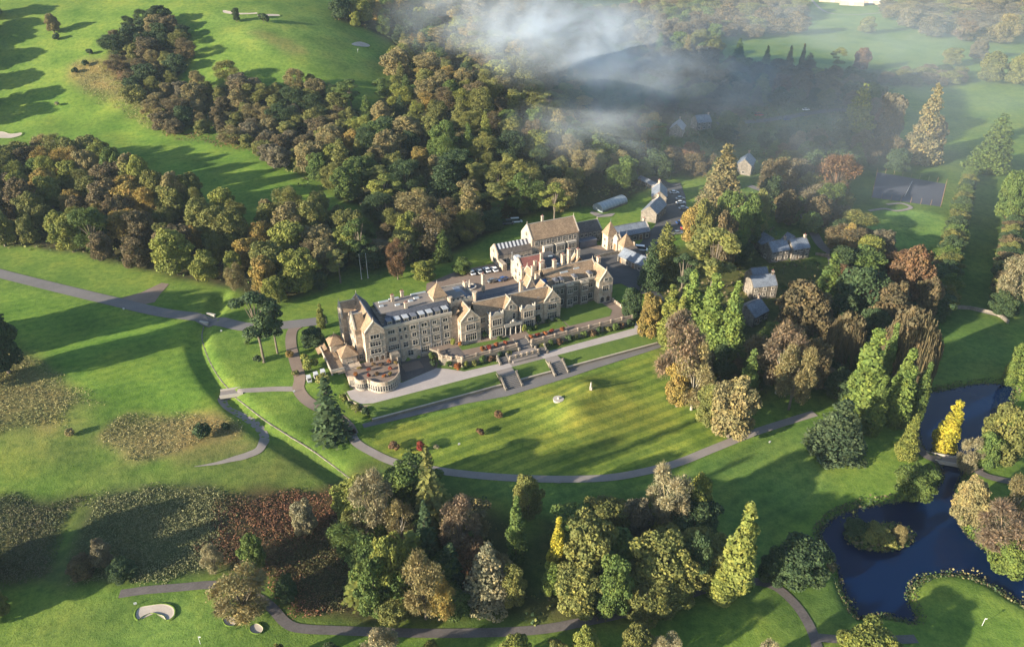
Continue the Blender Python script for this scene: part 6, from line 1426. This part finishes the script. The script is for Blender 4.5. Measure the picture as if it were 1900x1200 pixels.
for i, (s, t, w) in enumerate([(-53.6, -1.6, 3.0), (-52.2, -4.6, 3.2), (-49.6, -6.9, 3.0), (-54.2, 2.0, 2.8), (-54.6, 5.4, 3.0)]):
    lshrub(s, t, -5.2, w, 3.2, ['green', 'olive', 'dark green', 'yellow-green', 'green'][i], ['green shrub at the left corner of the paved walk', 'olive shrub hiding the corner of the lower terrace wall', 'dark green shrub at the foot of the lower terrace corner', 'yellow-green shrub beside the garden wing paving', 'green shrub between the golf buggies and the garden wing'][i])
for i in range(12):
    s, t = [(-48.6, 6), (-47, 8.5), (-44.6, 6.4), (-43, 3.6), (-41.4, 1.0), (-39.4, 1.4), (-38.4, 4.4), (-40.4, 7.6), (-37.6, 8.4), (-36.2, 6.6), (-45.6, 3.6), (-42.4, 8.8)][i]
    lshrub(s, t, .6, 1.7, 1.2, ['orange', 'golden', 'red', 'russet'][i % 4], None)
for px, py, h in [(195, 330, 20), (225, 348, 22), (250, 362, 22), (275, 378, 23), (300, 395, 22), (330, 400, 22), (360, 392, 20), (140, 320, 19), (170, 345, 20)]:  # tall wood-edge trees added so their shadows cover the fairway shelf
    g = G1(px, py); tree('broad', g[0], g[1], h, 12, ['olive', 'green', 'tan', 'yellow-green'][px % 4], region='left wood')
for px, py, h in [(1335, 505, 26), (1362, 482, 25), (1386, 458, 24), (1342, 458, 26), (1400, 436, 22), (1300, 470, 24), (1425, 400, 20), (1455, 420, 18)]:  # extra height given to these added trees to shade the grass toward the court
    g = G1(px, py); tree('broad', g[0], g[1], h, 12, ['olive', 'dark green', 'green', 'brown'][px % 4], region='shade')
# the woods: every tree set at its own spot, closer at the edges
def scatter(region, poly_px, spacing, seed, kinds, tints, hmin=11, hmax=17, dz=8, wk=1.34):
    R = np.random.default_rng(seed); P = spline(gpx(poly_px, dz), True, 2); x0, y0 = P.min(0); x1, y1 = P.max(0); pts = []
    n = int((x1 - x0) * (y1 - y0) / spacing ** 2 * 14); cx = R.uniform(x0, x1, n); cy_ = R.uniform(y0, y1, n); ok = in_poly(cx, cy_, P)
    for x, y in zip(cx[ok], cy_[ok]):
        if all((x - a) ** 2 + (y - b_) ** 2 > spacing ** 2 for a, b_ in pts): pts.append((x, y))
    for x, y in pts:
        if covers(x, y, hmax, spacing): continue
        nz = math.sin(x * .045 + 2) + math.sin(y * .05 - x * .02); t_ = tints[min(len(tints) - 1, int(max(0, min(.999, .5 + .22 * nz + R.normal() * .24)) * len(tints)))]
        k = kinds[R.integers(len(kinds))]; u_ = R.uniform(0, 1) ** 1.3; w = spacing * wk * (.72 + .85 * u_) * R.uniform(.9, 1.1); h = (hmin + (hmax - hmin) * u_) * R.uniform(.88, 1.15)
        if k in ('column',): w *= .6; h *= 1.15
        if k in ('cone', 'spruce'): w *= .85; h *= 1.2
        tree(k, x, y, h, w, t_, region=region)
BK = ['broad', 'broad', 'broad', 'twiggy', 'broad', 'twiggy', 'cone', 'pine']
scatter('left wood', WOODS['left'], 8.6, 31, ['broad', 'broad', 'twiggy', 'broad'], ['green', 'olive', 'tan', 'olive', 'yellow-green', 'brown', 'golden', 'olive', 'green'], 12, 18)
scatter('spur', WOODS['spur'], 8.6, 32, ['broad', 'broad', 'twiggy'], ['dark green', 'olive', 'brown', 'tan', 'olive', 'grey-brown'], 8, 13)
scatter('hillside', WOODS['hill'], 10.2, 33, BK, ['green', 'olive', 'dark green', 'yellow-green', 'tan', 'olive', 'golden', 'olive', 'tan', 'green', 'brown', 'olive'], 11, 18)
scatter('valley wood', [(1240, 125), (1400, 118), (1600, 140), (1640, 190), (1560, 195), (1420, 190), (1330, 215), (1240, 290), (1215, 235)], 10.5, 35, ['broad', 'twiggy', 'broad', 'cone'], ['brown', 'grey-brown', 'dark green', 'olive', 'grey-brown'], 10, 16)
scatter('misty wood', WOODS['mist'], 12.0, 34, ['broad', 'broad', 'twiggy'], ['green', 'olive', 'brown', 'grey-brown'], 12, 18)
scatter('garden', [(1250, 235), (1400, 222), (1560, 222), (1650, 250), (1670, 300), (1600, 318), (1580, 360), (1540, 400), (1500, 370), (1440, 320), (1340, 330), (1250, 320)], 9.5, 36, ['broad', 'twiggy', 'broad', 'cone', 'broad'], ['brown', 'dark green', 'green', 'grey-brown', 'dark green', 'olive'], 8, 14, 6)
scatter('shade', [(1340, 420), (1400, 400), (1440, 430), (1390, 470), (1350, 500)], 8.5, 37, ['broad', 'twiggy'], ['dark green', 'brown', 'green'], 8, 12, 6)
scatter('shade', [(1470, 560), (1540, 500), (1620, 480), (1740, 480), (1745, 560), (1720, 600), (1560, 660), (1440, 700), (1400, 690), (1420, 640)], 9.5, 38, ['broad', 'broad', 'twiggy'], ['dark green', 'brown', 'green', 'russet', 'dark green'], 8, 13, 6)
scatter('copse', [(650, 915), (770, 885), (850, 940), (900, 1020), (910, 1100), (770, 1120), (670, 1105)], 7.0, 39, ['broad', 'broad', 'twiggy', 'spruce'], ['green', 'olive', 'dark green', 'tan', 'yellow-green', 'green'], 7, 11, 5)
scatter('round trees', [(1050, 990), (1110, 955), (1190, 940), (1300, 955), (1310, 1060), (1240, 1110), (1060, 1105)], 7.8, 40, ['broad'], ['olive', 'green', 'dark green', 'yellow-green', 'olive'], 8, 12, 5)
scatter('shade', [(1590, 400), (1612, 395), (1615, 455), (1560, 470), (1545, 440)], 10, 46, ['broad', 'twiggy'], ['dark green', 'brown', 'olive'], 8, 12, 5)
scatter('shade', [(1420, 345), (1470, 360), (1510, 410), (1490, 425), (1440, 380)], 9, 47, ['broad'], ['dark green', 'brown', 'green'], 8, 12, 5)
scatter('far field', [(1640, 130), (1760, 126), (1790, 136), (1760, 150), (1640, 150)], 9, 41, ['broad'], ['dark green', 'brown', 'olive'], 6, 9, 4)
scatter('far field', [(1290, -5), (1480, 0), (1470, 40), (1390, 60), (1300, 50)], 13, 42, ['broad', 'twiggy'], ['brown', 'olive', 'grey-brown'], 10, 15, 6)
scatter('far field', [(1640, 5), (1900, 0), (1900, 55), (1800, 70), (1700, 45)], 17, 43, ['broad', 'twiggy'], ['brown', 'olive', 'grey-brown', 'tan'], 10, 15, 6)
scatter('rear lawn', [(548, 505), (600, 452), (680, 425), (735, 440), (715, 478), (640, 488), (585, 530)], 7.5, 45, ['broad', 'twiggy', 'pine', 'broad'], ['dark green', 'green', 'olive', 'brown'], 7, 12, 4)
scatter('rear bank', [(690, 480), (760, 470), (860, 440), (940, 405), (1000, 400), (1080, 395), (1085, 380), (1000, 375), (930, 395), (860, 430), (760, 462), (690, 470)], 7.5, 44, ['broad', 'twiggy', 'pine'], ['green', 'dark green', 'olive', 'brown'], 7, 12, 4)

# build them: the 300 that show largest singly, the rest as one far wood
for T in TREES: T['px'], T['py'], T['dep'] = project(T['x'], T['y'], T['z']); T['size'] = T['w'] * T['h'] / T['dep'] ** 2
trees_only = sorted([T for T in TREES if T['cat'] is None], key=lambda T: (T['label'] is None, -T['size']))
mass = trees_only[300:]; mass_ids = {id(T) for T in mass}
FORM = {'broad': 'round-crowned', 'twiggy': 'thin-crowned', 'column': 'columnar', 'cone': 'conical', 'spruce': 'spruce-like', 'pine': 'open pine-like', 'weeping': 'weeping', 'shrub': 'low'}
PLACE = {'left wood': 'in the wood above the drive', 'spur': 'on the wooded spur between the fairways', 'hillside': 'on the wooded hillside behind the house', 'misty wood': 'in the misty far wood', 'valley wood': 'in the misty wood along the far lane', 'copse': 'in the copse below the lawn', 'round trees': 'around the two great round trees', 'rear lawn': 'on the rear lawn behind the west wing', 'rear bank': 'on the bank behind the forecourt', 'valley': 'rising from the mist beyond the lane', 'far field': 'by the far valley field', 'garden': 'in the shaded garden below the mist', 'shade': 'in the shade around the cottages', 'avenue left': 'in the left row of the avenue', 'avenue right': 'in the right row of the avenue', 'off': 'past the left edge of the view', None: 'against the terrace wall'}
ORD = ['', 'second', 'third', 'fourth', 'fifth', 'sixth', 'seventh', 'eighth', 'ninth', 'tenth', 'eleventh', 'twelfth', 'thirteenth', 'fourteenth', 'fifteenth', 'sixteenth', 'seventeenth', 'eighteenth', 'nineteenth', 'twentieth']
cells = {}
for T in TREES:
    if id(T) not in mass_ids and T['label'] is None: cells.setdefault((T['tint'], T['kind'], T['region'], T['cat'], T['z'] > .3 and T['cat'] == 'shrub'), []).append(T)
for (tn, kd, rg, ct, up_), lst in cells.items():
    lst.sort(key=lambda T: T['px']); noun = 'shrub' if ct else 'tree'; where = PLACE[rg] if not up_ else 'among the pots on the roof terrace'
    for i, T in enumerate(lst):
        if len(lst) == 1: T['label'] = f'only {tn} {FORM[kd]} {noun} {where}'
        elif i < 20: T['label'] = f"{(ORD[i] + ' ') if i else 'leftmost '}{tn} {FORM[kd]} {noun}{' from the left' if i else ''} {where}"
        else: T['label'] = f'{tn} {FORM[kd]} {noun} towards the right {where}'
        if T['group'] is None or ct: T['group'] = ('trees ' if not ct else 'shrubs ') + where
for T in TREES:
    if id(T) in mass_ids: continue
    pr = PROTO[T['kind']]; me, tk, H0, W0, _ = pr[T['var'] % len(pr)]; j = (T['var'] * 7919 % 100) / 100
    e = empty('shrub' if T['cat'] else {'pine': 'pine_tree', 'cone': 'conifer_tree', 'column': 'conifer_tree', 'spruce': 'spruce_tree', 'weeping': 'weeping_tree'}.get(T['kind'], 'broadleaf_tree'), (T['x'], T['y'], T['z'] - .05), T['var'] * 2.4)
    tag(e, T['label'], T['cat'] or 'tree', T['group'] or 'specimen trees in the grounds')
    sx, sz = T['w'] / W0, T['h'] / H0
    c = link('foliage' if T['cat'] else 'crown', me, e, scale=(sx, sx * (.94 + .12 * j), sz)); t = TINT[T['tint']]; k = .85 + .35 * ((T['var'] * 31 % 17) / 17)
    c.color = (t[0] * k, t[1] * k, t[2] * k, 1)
    link('stem' if T['cat'] else 'trunk', tk, e, scale=(min(sx, 1.2), min(sx, 1.2), sz))
m3 = M['leaf'].copy(); m3.name = 'foliage_far'; M['leaf_far'] = m3; nt = m3.node_tree
a3 = nt.nodes.new('ShaderNodeAttribute'); a3.attribute_type = 'INSTANCER'; a3.attribute_name = 'tint'
for lk in list(nt.links):
    if lk.from_node.type == 'OBJECT_INFO': sock = lk.to_socket; nt.links.remove(lk); nt.links.new(a3.outputs['Color'], sock)
if mass:
    # the rest of the woods: one scatter of the same crowns, each at its own spot, size and tint
    pc = bpy.data.collections.new('crown_kinds'); order = {}
    for kd in sorted(PROTO):
        for v, (me, tk, H0, W0, _) in enumerate(PROTO[kd]):
            m_ = me.copy(); m_.materials.clear(); m_.materials.append(M['leaf_far']); order[(kd, v)] = len(order)
            pc.objects.link(bpy.data.objects.new('kind_%03d' % (len(order) - 1), m_))
    n = len(mass); co = np.array([(T['x'], T['y'], T['z'] - .05) for T in mass], np.float32); ki, sc, rt, tt = [], [], [], []
    for T in mass:
        v = T['var'] % len(PROTO[T['kind']]); _, _, H0, W0, _ = PROTO[T['kind']][v]; ki.append(order[(T['kind'], v)]); sc.append((T['w'] / W0, T['w'] / W0, T['h'] / H0)); rt.append((0, 0, T['var'] * 2.4)); k = .85 + .35 * ((T['var'] * 31 % 17) / 17); t = TINT[T['tint']]; tt.append((t[0] * k, t[1] * k, t[2] * k, 1))
    me = bpy.data.meshes.new('far_wood'); me.vertices.add(n); me.vertices.foreach_set('co', co.ravel())
    for nm, typ, dat, fld in (('kind', 'INT', np.array(ki, np.int32), 'value'), ('size', 'FLOAT_VECTOR', np.array(sc, np.float32), 'vector'), ('turn', 'FLOAT_VECTOR', np.array(rt, np.float32), 'vector'), ('tint', 'FLOAT_COLOR', np.array(tt, np.float32), 'color')):
        at = me.attributes.new(nm, typ, 'POINT'); at.data.foreach_set(fld, dat.ravel())
    me.update(); fw = link('far_wood', me); tag(fw, 'far woodland massed on the hillside and along the misty valley', 'woodland', kind='stuff')
    ng = bpy.data.node_groups.new('far_wood', 'GeometryNodeTree'); ng.interface.new_socket('Geometry', in_out='INPUT', socket_type='NodeSocketGeometry'); ng.interface.new_socket('Geometry', in_out='OUTPUT', socket_type='NodeSocketGeometry')
    gi = ng.nodes.new('NodeGroupInput'); go = ng.nodes.new('NodeGroupOutput'); ip = ng.nodes.new('GeometryNodeInstanceOnPoints'); ci = ng.nodes.new('GeometryNodeCollectionInfo')
    ci.inputs['Collection'].default_value = pc; ci.inputs['Separate Children'].default_value = True; ci.inputs['Reset Children'].default_value = True; ip.inputs['Pick Instance'].default_value = True
    def named(nm, typ): q = ng.nodes.new('GeometryNodeInputNamedAttribute'); q.data_type = typ; q.inputs['Name'].default_value = nm; return q.outputs['Attribute']
    er = ng.nodes.new('FunctionNodeEulerToRotation'); ng.links.new(named('turn', 'FLOAT_VECTOR'), er.inputs[0])
    ng.links.new(gi.outputs[0], ip.inputs['Points']); ng.links.new(ci.outputs[0], ip.inputs['Instance']); ng.links.new(named('kind', 'INT'), ip.inputs['Instance Index']); ng.links.new(er.outputs[0], ip.inputs['Rotation']); ng.links.new(named('size', 'FLOAT_VECTOR'), ip.inputs['Scale']); ng.links.new(ip.outputs[0], go.inputs[0])
    fw.modifiers.new('far_wood', 'NODES').node_group = ng
# ------------------------------------------------------------------ ground cover nobody could count
def cover(name, polys, dens, size, height, tints, label, seed, dz=0.0, lumps=0, cat='undergrowth'):
    R = np.random.default_rng(seed); Cs, Ns, Ts, Sz = [], [], [], []
    for poly in polys:
        P = spline(gpx(poly, dz), True, 3); x0, y0 = P.min(0); x1, y1 = P.max(0); n = int((x1 - x0) * (y1 - y0) * dens); x = R.uniform(x0, x1, n); y = R.uniform(y0, y1, n); d_, _ = seg_dist((x, y), P, True); sd = np.where(in_poly(x, y, P), d_, -d_) + wob(x, y, 2.3) * 1.2
        k = (sd > R.uniform(-.5, 2.5, n)) & (wob(x, y, 2.8) * .25 + .8 > R.uniform(0, 1, n) * .9); x, y = x[k], y[k]
        hm = .55 + .45 * np.clip(wob(x, y, 4) * .5 + .3, 0, 1); m_ = max(1, lumps)
        tid = np.clip(((wob(x + 40, y, 6) * .22 + .5 + R.normal(0, .16, len(x))) * len(tints)).astype(int), 0, len(tints) - 1)
        for j in range(m_):
            ox, oy = R.normal(0, size * .55 * (m_ > 1), len(x)), R.normal(0, size * .55 * (m_ > 1), len(x)); hh = height * hm * R.uniform(.1, 1, len(x)) * np.exp(-(ox ** 2 + oy ** 2) / (size * size * 1.2 + 1e-6))
            Cs.append(np.column_stack([x + ox, y + oy, np.maximum(terr(x + ox, y + oy), LAKE_Z - .1) + hh])); Ns.append(np.column_stack([ox, oy, np.full(len(x), size * .8)]) / size + R.normal(0, .55, (len(x), 3))); Ts.append(np.array(tints)[tid] * R.uniform(.82, 1.18, (len(x), 1))); Sz.append(size * R.uniform(.6, 1.2, len(x)) * (.62 if m_ > 1 else 1))
    C, Nn, Tt, Sz = map(np.concatenate, (Cs, Ns, Ts, Sz)); V, F = quads(C, Nn, Sz, R); col4 = np.repeat(np.column_stack([Tt, np.ones(len(Tt))]), 4, 0)
    tag(link(name, np_mesh(name, V, F, [M['leaf_mass']], attrs={'tint': ('FLOAT_COLOR', col4)})), label, cat, kind='stuff')
tn = TINT
STRAW = [(.26, .225, .105), (.23, .20, .09), (.19, .18, .075), (.28, .24, .12)]
cover('long_grass', [[(-30, 662), (60, 655), (110, 690), (170, 735), (195, 752), (120, 760), (100, 800), (20, 790), (-30, 800)]], 8, .40, .6, [(.15, .16, .06), (.21, .195, .08), (.25, .22, .10), (.18, .175, .07)], 'tall rough grass at the left edge below the meadow', 1, cat='grass')
cover('long_grass', [[(192, 790), (240, 764), (310, 770), (400, 767), (448, 800), (400, 820), (330, 840), (270, 856), (217, 843), (188, 820)]], 9, .38, .6, STRAW, 'island of straw-coloured long grass beside the golf path', 2, cat='grass')
cover('long_grass', [[(135, 120), (190, 110), (212, 150), (270, 185), (328, 240), (300, 248), (230, 213), (150, 168)]], 4.5, .5, .7, STRAW, 'straw-coloured rough slope below the wooded spur', 3, cat='grass')
cover('heath', [[(-60, 938), (80, 928), (162, 920), (120, 985), (100, 1058), (60, 1072), (-60, 1086)]], 8.0, .55, .9, [(.075, .095, .048), (.10, .11, .052), (.13, .118, .065), (.10, .105, .052)], 'dark heathery scrub at the lower left edge', 4, lumps=3, cat='scrub')
cover('heath', [[(178, 922), (270, 902), (420, 908), (425, 1000), (390, 1058), (300, 1078), (180, 1083), (112, 1073), (142, 980)]], 8.0, .56, 1.1, [(.11, .13, .055), (.15, .16, .07), (.19, .185, .09), (.13, .14, .06)], 'olive scrub slope left of the red bracken', 5, lumps=3, cat='scrub')
BR = [(.15, .070, .040), (.20, .095, .050), (.10, .055, .034), (.12, .085, .040), (.07, .075, .030)]
cover('bracken', [[(395, 940), (430, 915), (560, 908), (700, 910), (720, 1000), (715, 1120), (560, 1145), (520, 1110), (480, 1065), (380, 1040)]], 7.0, .56, 1.4, BR + [(.10, .09, .035)], 'red-brown bracken slope left of the copse', 6, lumps=4, cat='bracken')
cover('bracken', [[(190, 118), (214, 118), (266, 162), (258, 180), (212, 150)]], .8, 1.0, 1.2, BR, 'russet bracken patch on the left of the wooded spur', 7, lumps=3, cat='bracken')
cover('bracken', [[(300, 240), (400, 248), (470, 262), (560, 305), (600, 330), (540, 312), (470, 285), (400, 272), (320, 258)]], .6, 1.0, 1.2, BR, 'russet bracken along the foot of the wooded spur', 8, lumps=3, cat='bracken')
cover('reeds', [[(1686, 1100), (1700, 1075), (1745, 1062), (1800, 1068), (1850, 1092), (1900, 1120), (1898, 1128), (1848, 1100), (1798, 1076), (1748, 1070), (1706, 1082), (1694, 1102), (1700, 1130), (1690, 1130)]], 3.0, .6, .9, STRAW, 'pale reeds fringing the lakeside green', 9, cat='reeds')
cover('reeds', [[(1520, 985), (1540, 960), (1580, 940), (1640, 930), (1690, 920), (1688, 926), (1640, 938), (1584, 948), (1545, 968), (1526, 990)], [(1556, 1060), (1566, 1080), (1585, 1120), (1600, 1150), (1592, 1152), (1572, 1118), (1555, 1080)]], 2.5, .8, 1.2, [tn['olive'], tn['dark green'], tn['brown']], 'low bank plants along the left shore of the lake', 10, cat='bank plants')
cover('undergrowth', [WOODS['left'], WOODS['spur'], WOODS['hill']], .12, 1.7, 2.6, [tn['dark green'], tn['green'], tn['brown'], tn['olive']], 'dark undergrowth beneath the woods', 11, dz=7, lumps=4)
cover('undergrowth', [[(650, 905), (780, 890), (950, 970), (990, 1085), (1180, 1110), (1100, 1150), (760, 1150), (650, 1130)], [(1010, 970), (1180, 950), (1310, 970), (1330, 1075), (1220, 1125), (1050, 1130)]], .3, 1.2, 1.8, [tn['dark green'], tn['olive'], tn['brown'], tn['dark green']], 'dark undergrowth beneath the copse', 12, lumps=4)
cover('undergrowth', [[(1230, 480), (1340, 430), (1420, 420), (1500, 490), (1600, 490), (1720, 510), (1740, 600), (1560, 690), (1450, 710), (1390, 740), (1300, 730), (1230, 640)], [(1280, 130), (1400, 135), (1640, 140), (1650, 290), (1500, 320), (1300, 320), (1240, 250)]], .1, 1.8, 2.2, [tn['dark green'], tn['brown'], tn['green'], tn['dark green']], 'shaded undergrowth around the cottages', 13, lumps=4)
def fringe(name, poly, dens, tints, label, seed, w0=-.7, w1=1.8, size=.45, height=.45):
    R = np.random.default_rng(seed); Q = np.vstack([poly, poly[:1]]); seg = np.linalg.norm(np.diff(Q, axis=0), axis=1); cum = np.concatenate([[0], np.cumsum(seg)]); n = int(cum[-1] * dens)
    u = R.uniform(0, cum[-1], n); k = np.searchsorted(cum, u) - 1; f = ((u - cum[k]) / seg[k])[:, None]; p = Q[k] * (1 - f) + Q[k + 1] * f; d = (Q[k + 1] - Q[k]) / seg[k][:, None]; nr = np.column_stack([d[:, 1], -d[:, 0]])
    if in_poly(np.array([p[0, 0] + nr[0, 0]]), np.array([p[0, 1] + nr[0, 1]]), poly)[0]: nr = -nr
    gate = wob(p[:, 0], p[:, 1], 3.5) * .14 + .6; keep = gate > R.uniform(0, 1, n); p, nr, gate = p[keep], nr[keep], gate[keep]; n = len(p)
    p = p + nr * R.uniform(w0, w1, n)[:, None]; z = np.maximum(terr(p[:, 0], p[:, 1]), LAKE_Z - .1) + R.uniform(0, 1, n) ** 1.5 * height * (.4 + gate)
    V, F = quads(np.column_stack([p, z]), R.normal(0, .6, (n, 3)) + np.array([0, 0, .8]), size * R.uniform(.6, 1.3, n), R); c = np.array(tints)[R.integers(0, len(tints), n)] * R.uniform(.7, 1.3, (n, 1))
    tag(link(name, np_mesh(name, V, F, [M['leaf_mass']], attrs={'tint': ('FLOAT_COLOR', np.repeat(np.column_stack([c, np.ones(n)]), 4, 0))})), label, 'bank plants', kind='stuff')
fringe('bank_plants', LAKE[0][0], 60, [tn['dark green'], tn['dark green'], tn['brown'], (.09, .10, .04), tn['green']], 'sedge and bank plants round the lake shore', 20)
fringe('bank_plants', LAKE[0][1], 45, [tn['olive'], tn['dark green'], tn['brown'], tn['green']], 'sedge and bank plants round the pond shore', 21)
# lake island
P = flat([(1572, 995), (1600, 978), (1650, 975), (1685, 990), (1690, 1005), (1660, 1018), (1610, 1020), (1580, 1010)], LAKE_Z)
P = spline(P, True, 4); c0 = P.mean(0); mb = MB(); n = len(P)
for i in range(n):
    a, c = P[i], P[(i + 1) % n]; a2, c2 = c0 + (a - c0) * .85, c0 + (c - c0) * .85
    mb.face([(*a, LAKE_Z - .6), (*c, LAKE_Z - .6), (*c2, LAKE_Z + .7), (*a2, LAKE_Z + .7)]); mb.face([(*a2, LAKE_Z + .7), (*c2, LAKE_Z + .7), (*c0, LAKE_Z + 1.0)])
tag(mb.build('island', M['lawn']), kind='structure')
fringe('island_plants', P, 120, [tn['olive'], tn['dark green'], tn['green'], tn['brown']], 'dense low growth covering the lake island', 22, -6.0, .6, .8, 1.8)

# ------------------------------------------------------------------ air: even haze over the whole valley, and drifting morning mist
mb = MB(); mb.box(-1105, 1105, -60, 1605, -14, 132)
m = bpy.data.materials.new('haze'); m.use_nodes = True; nt = m.node_tree; nt.nodes.clear()
out = nt.nodes.new('ShaderNodeOutputMaterial'); pv = nt.nodes.new('ShaderNodeVolumePrincipled'); pv.inputs['Color'].default_value = (.60, .78, 1.0, 1); pv.inputs['Density'].default_value = .00006; pv.inputs['Anisotropy'].default_value = 0.0
nt.links.new(pv.outputs[0], out.inputs['Volume'])
hz = mb.build('haze', m); tag(hz, 'pale morning haze filling the valley air', 'haze', kind='stuff')
m = bpy.data.materials.new('mist'); m.use_nodes = True; nt = m.node_tree; nt.nodes.clear()
out = nt.nodes.new('ShaderNodeOutputMaterial'); pv = nt.nodes.new('ShaderNodeVolumePrincipled'); pv.inputs['Color'].default_value = (.80, .89, 1.0, 1); pv.inputs['Anisotropy'].default_value = 0.2
tcn = nt.nodes.new('ShaderNodeTexCoord'); ln = nt.nodes.new('ShaderNodeVectorMath'); ln.operation = 'LENGTH'; nt.links.new(tcn.outputs['Object'], ln.inputs[0])
fo = nt.nodes.new('ShaderNodeMapRange'); fo.interpolation_type = 'SMOOTHSTEP'; fo.inputs['From Min'].default_value = 1.0; fo.inputs['From Max'].default_value = .0; nt.links.new(ln.outputs['Value'], fo.inputs[0])
ge = nt.nodes.new('ShaderNodeNewGeometry'); mpn = nt.nodes.new('ShaderNodeMapping'); mpn.inputs['Scale'].default_value = (1, .6, 1.3); mpn.inputs['Location'].default_value = (60, 130, 40); nt.links.new(ge.outputs['Position'], mpn.inputs[0])
nz = noise(nt, .024, 5, .64, mpn.outputs[0], 1.4); nr = nt.nodes.new('ShaderNodeMapRange'); nr.inputs['From Min'].default_value = .40; nr.inputs['From Max'].default_value = .78; nt.links.new(nz, nr.inputs[0])
mu = nt.nodes.new('ShaderNodeMath'); mu.operation = 'MULTIPLY'; nt.links.new(fo.outputs[0], mu.inputs[0]); nt.links.new(nr.outputs[0], mu.inputs[1])
m2 = nt.nodes.new('ShaderNodeMath'); m2.operation = 'MULTIPLY'; nt.links.new(mu.outputs[0], m2.inputs[0]); m2.inputs[1].default_value = .024; nt.links.new(m2.outputs[0], pv.inputs['Density']); nt.links.new(pv.outputs[0], out.inputs['Volume'])
me = None
bmi = MB(); nu, nv = 16, 10
for i in range(nu):
    for j in range(nv):
        q = lambda a, c: (math.sin(math.pi * c / nv) * math.cos(2 * math.pi * a / nu), math.sin(math.pi * c / nv) * math.sin(2 * math.pi * a / nu), math.cos(math.pi * c / nv))
        f = [q(i, j), q(i, j + 1), q(i + 1, j + 1), q(i + 1, j)]
        if j == 0: f = f[1:] if False else [q(i, 0), q(i, 1), q(i + 1, 1)]
        if j == nv - 1: f = [q(i, j), q(i, j + 1), q(i + 1, j)]
        bmi.face(f)
import bmesh
me = bmi.mesh('mist_bank', m); bm = bmesh.new(); bm.from_mesh(me); bmesh.ops.remove_doubles(bm, verts=bm.verts, dist=1e-4); bm.to_mesh(me); bm.free()
for px, py, dz, rx, ry, rz, lab in [(940, 35, 34, 90, 120, 30, 'drifting mist over the top of the hillside wood'), (1080, 75, 48, 85, 100, 30, 'densest mist above the hillside wood'), (1165, 140, 44, 60, 75, 26, 'mist spilling off the right of the hillside wood'), (1320, 150, 34, 70, 45, 20, 'mist lying on the valley trees right of the hillside'), (1100, 235, 24, 50, 55, 20, 'thin wisp of mist low on the hillside')]:
    g = G1(px, py, dz); o = link('mist_bank', me, None, (g[0], g[1], g[2] + dz), .4, (rx, ry, rz)); tag(o, lab, 'mist', kind='stuff')
m2_ = m.copy(); m2_.name = 'thin_mist'
for nd in m2_.node_tree.nodes:
    if nd.type == 'MAP_RANGE' and nd.interpolation_type == 'LINEAR': nd.inputs['From Min'].default_value = .22; nd.inputs['From Max'].default_value = .80
    if nd.type == 'MATH' and not nd.inputs[1].is_linked: nd.inputs[1].default_value = .0040
me2 = me.copy(); me2.materials.clear(); me2.materials.append(m2_)
for px, py, dz, rx, ry, rz, lab in [(1600, 70, 18, 330, 260, 50, 'thin far mist lying across the valley fields'), (1600, 230, 30, 200, 140, 40, 'thin mist over the shaded valley garden')]:
    g = G1(px, py, dz); o = link('mist_bank', me2, None, (g[0], g[1], g[2] + dz), .4, (rx, ry, rz)); tag(o, lab, 'mist', kind='stuff')
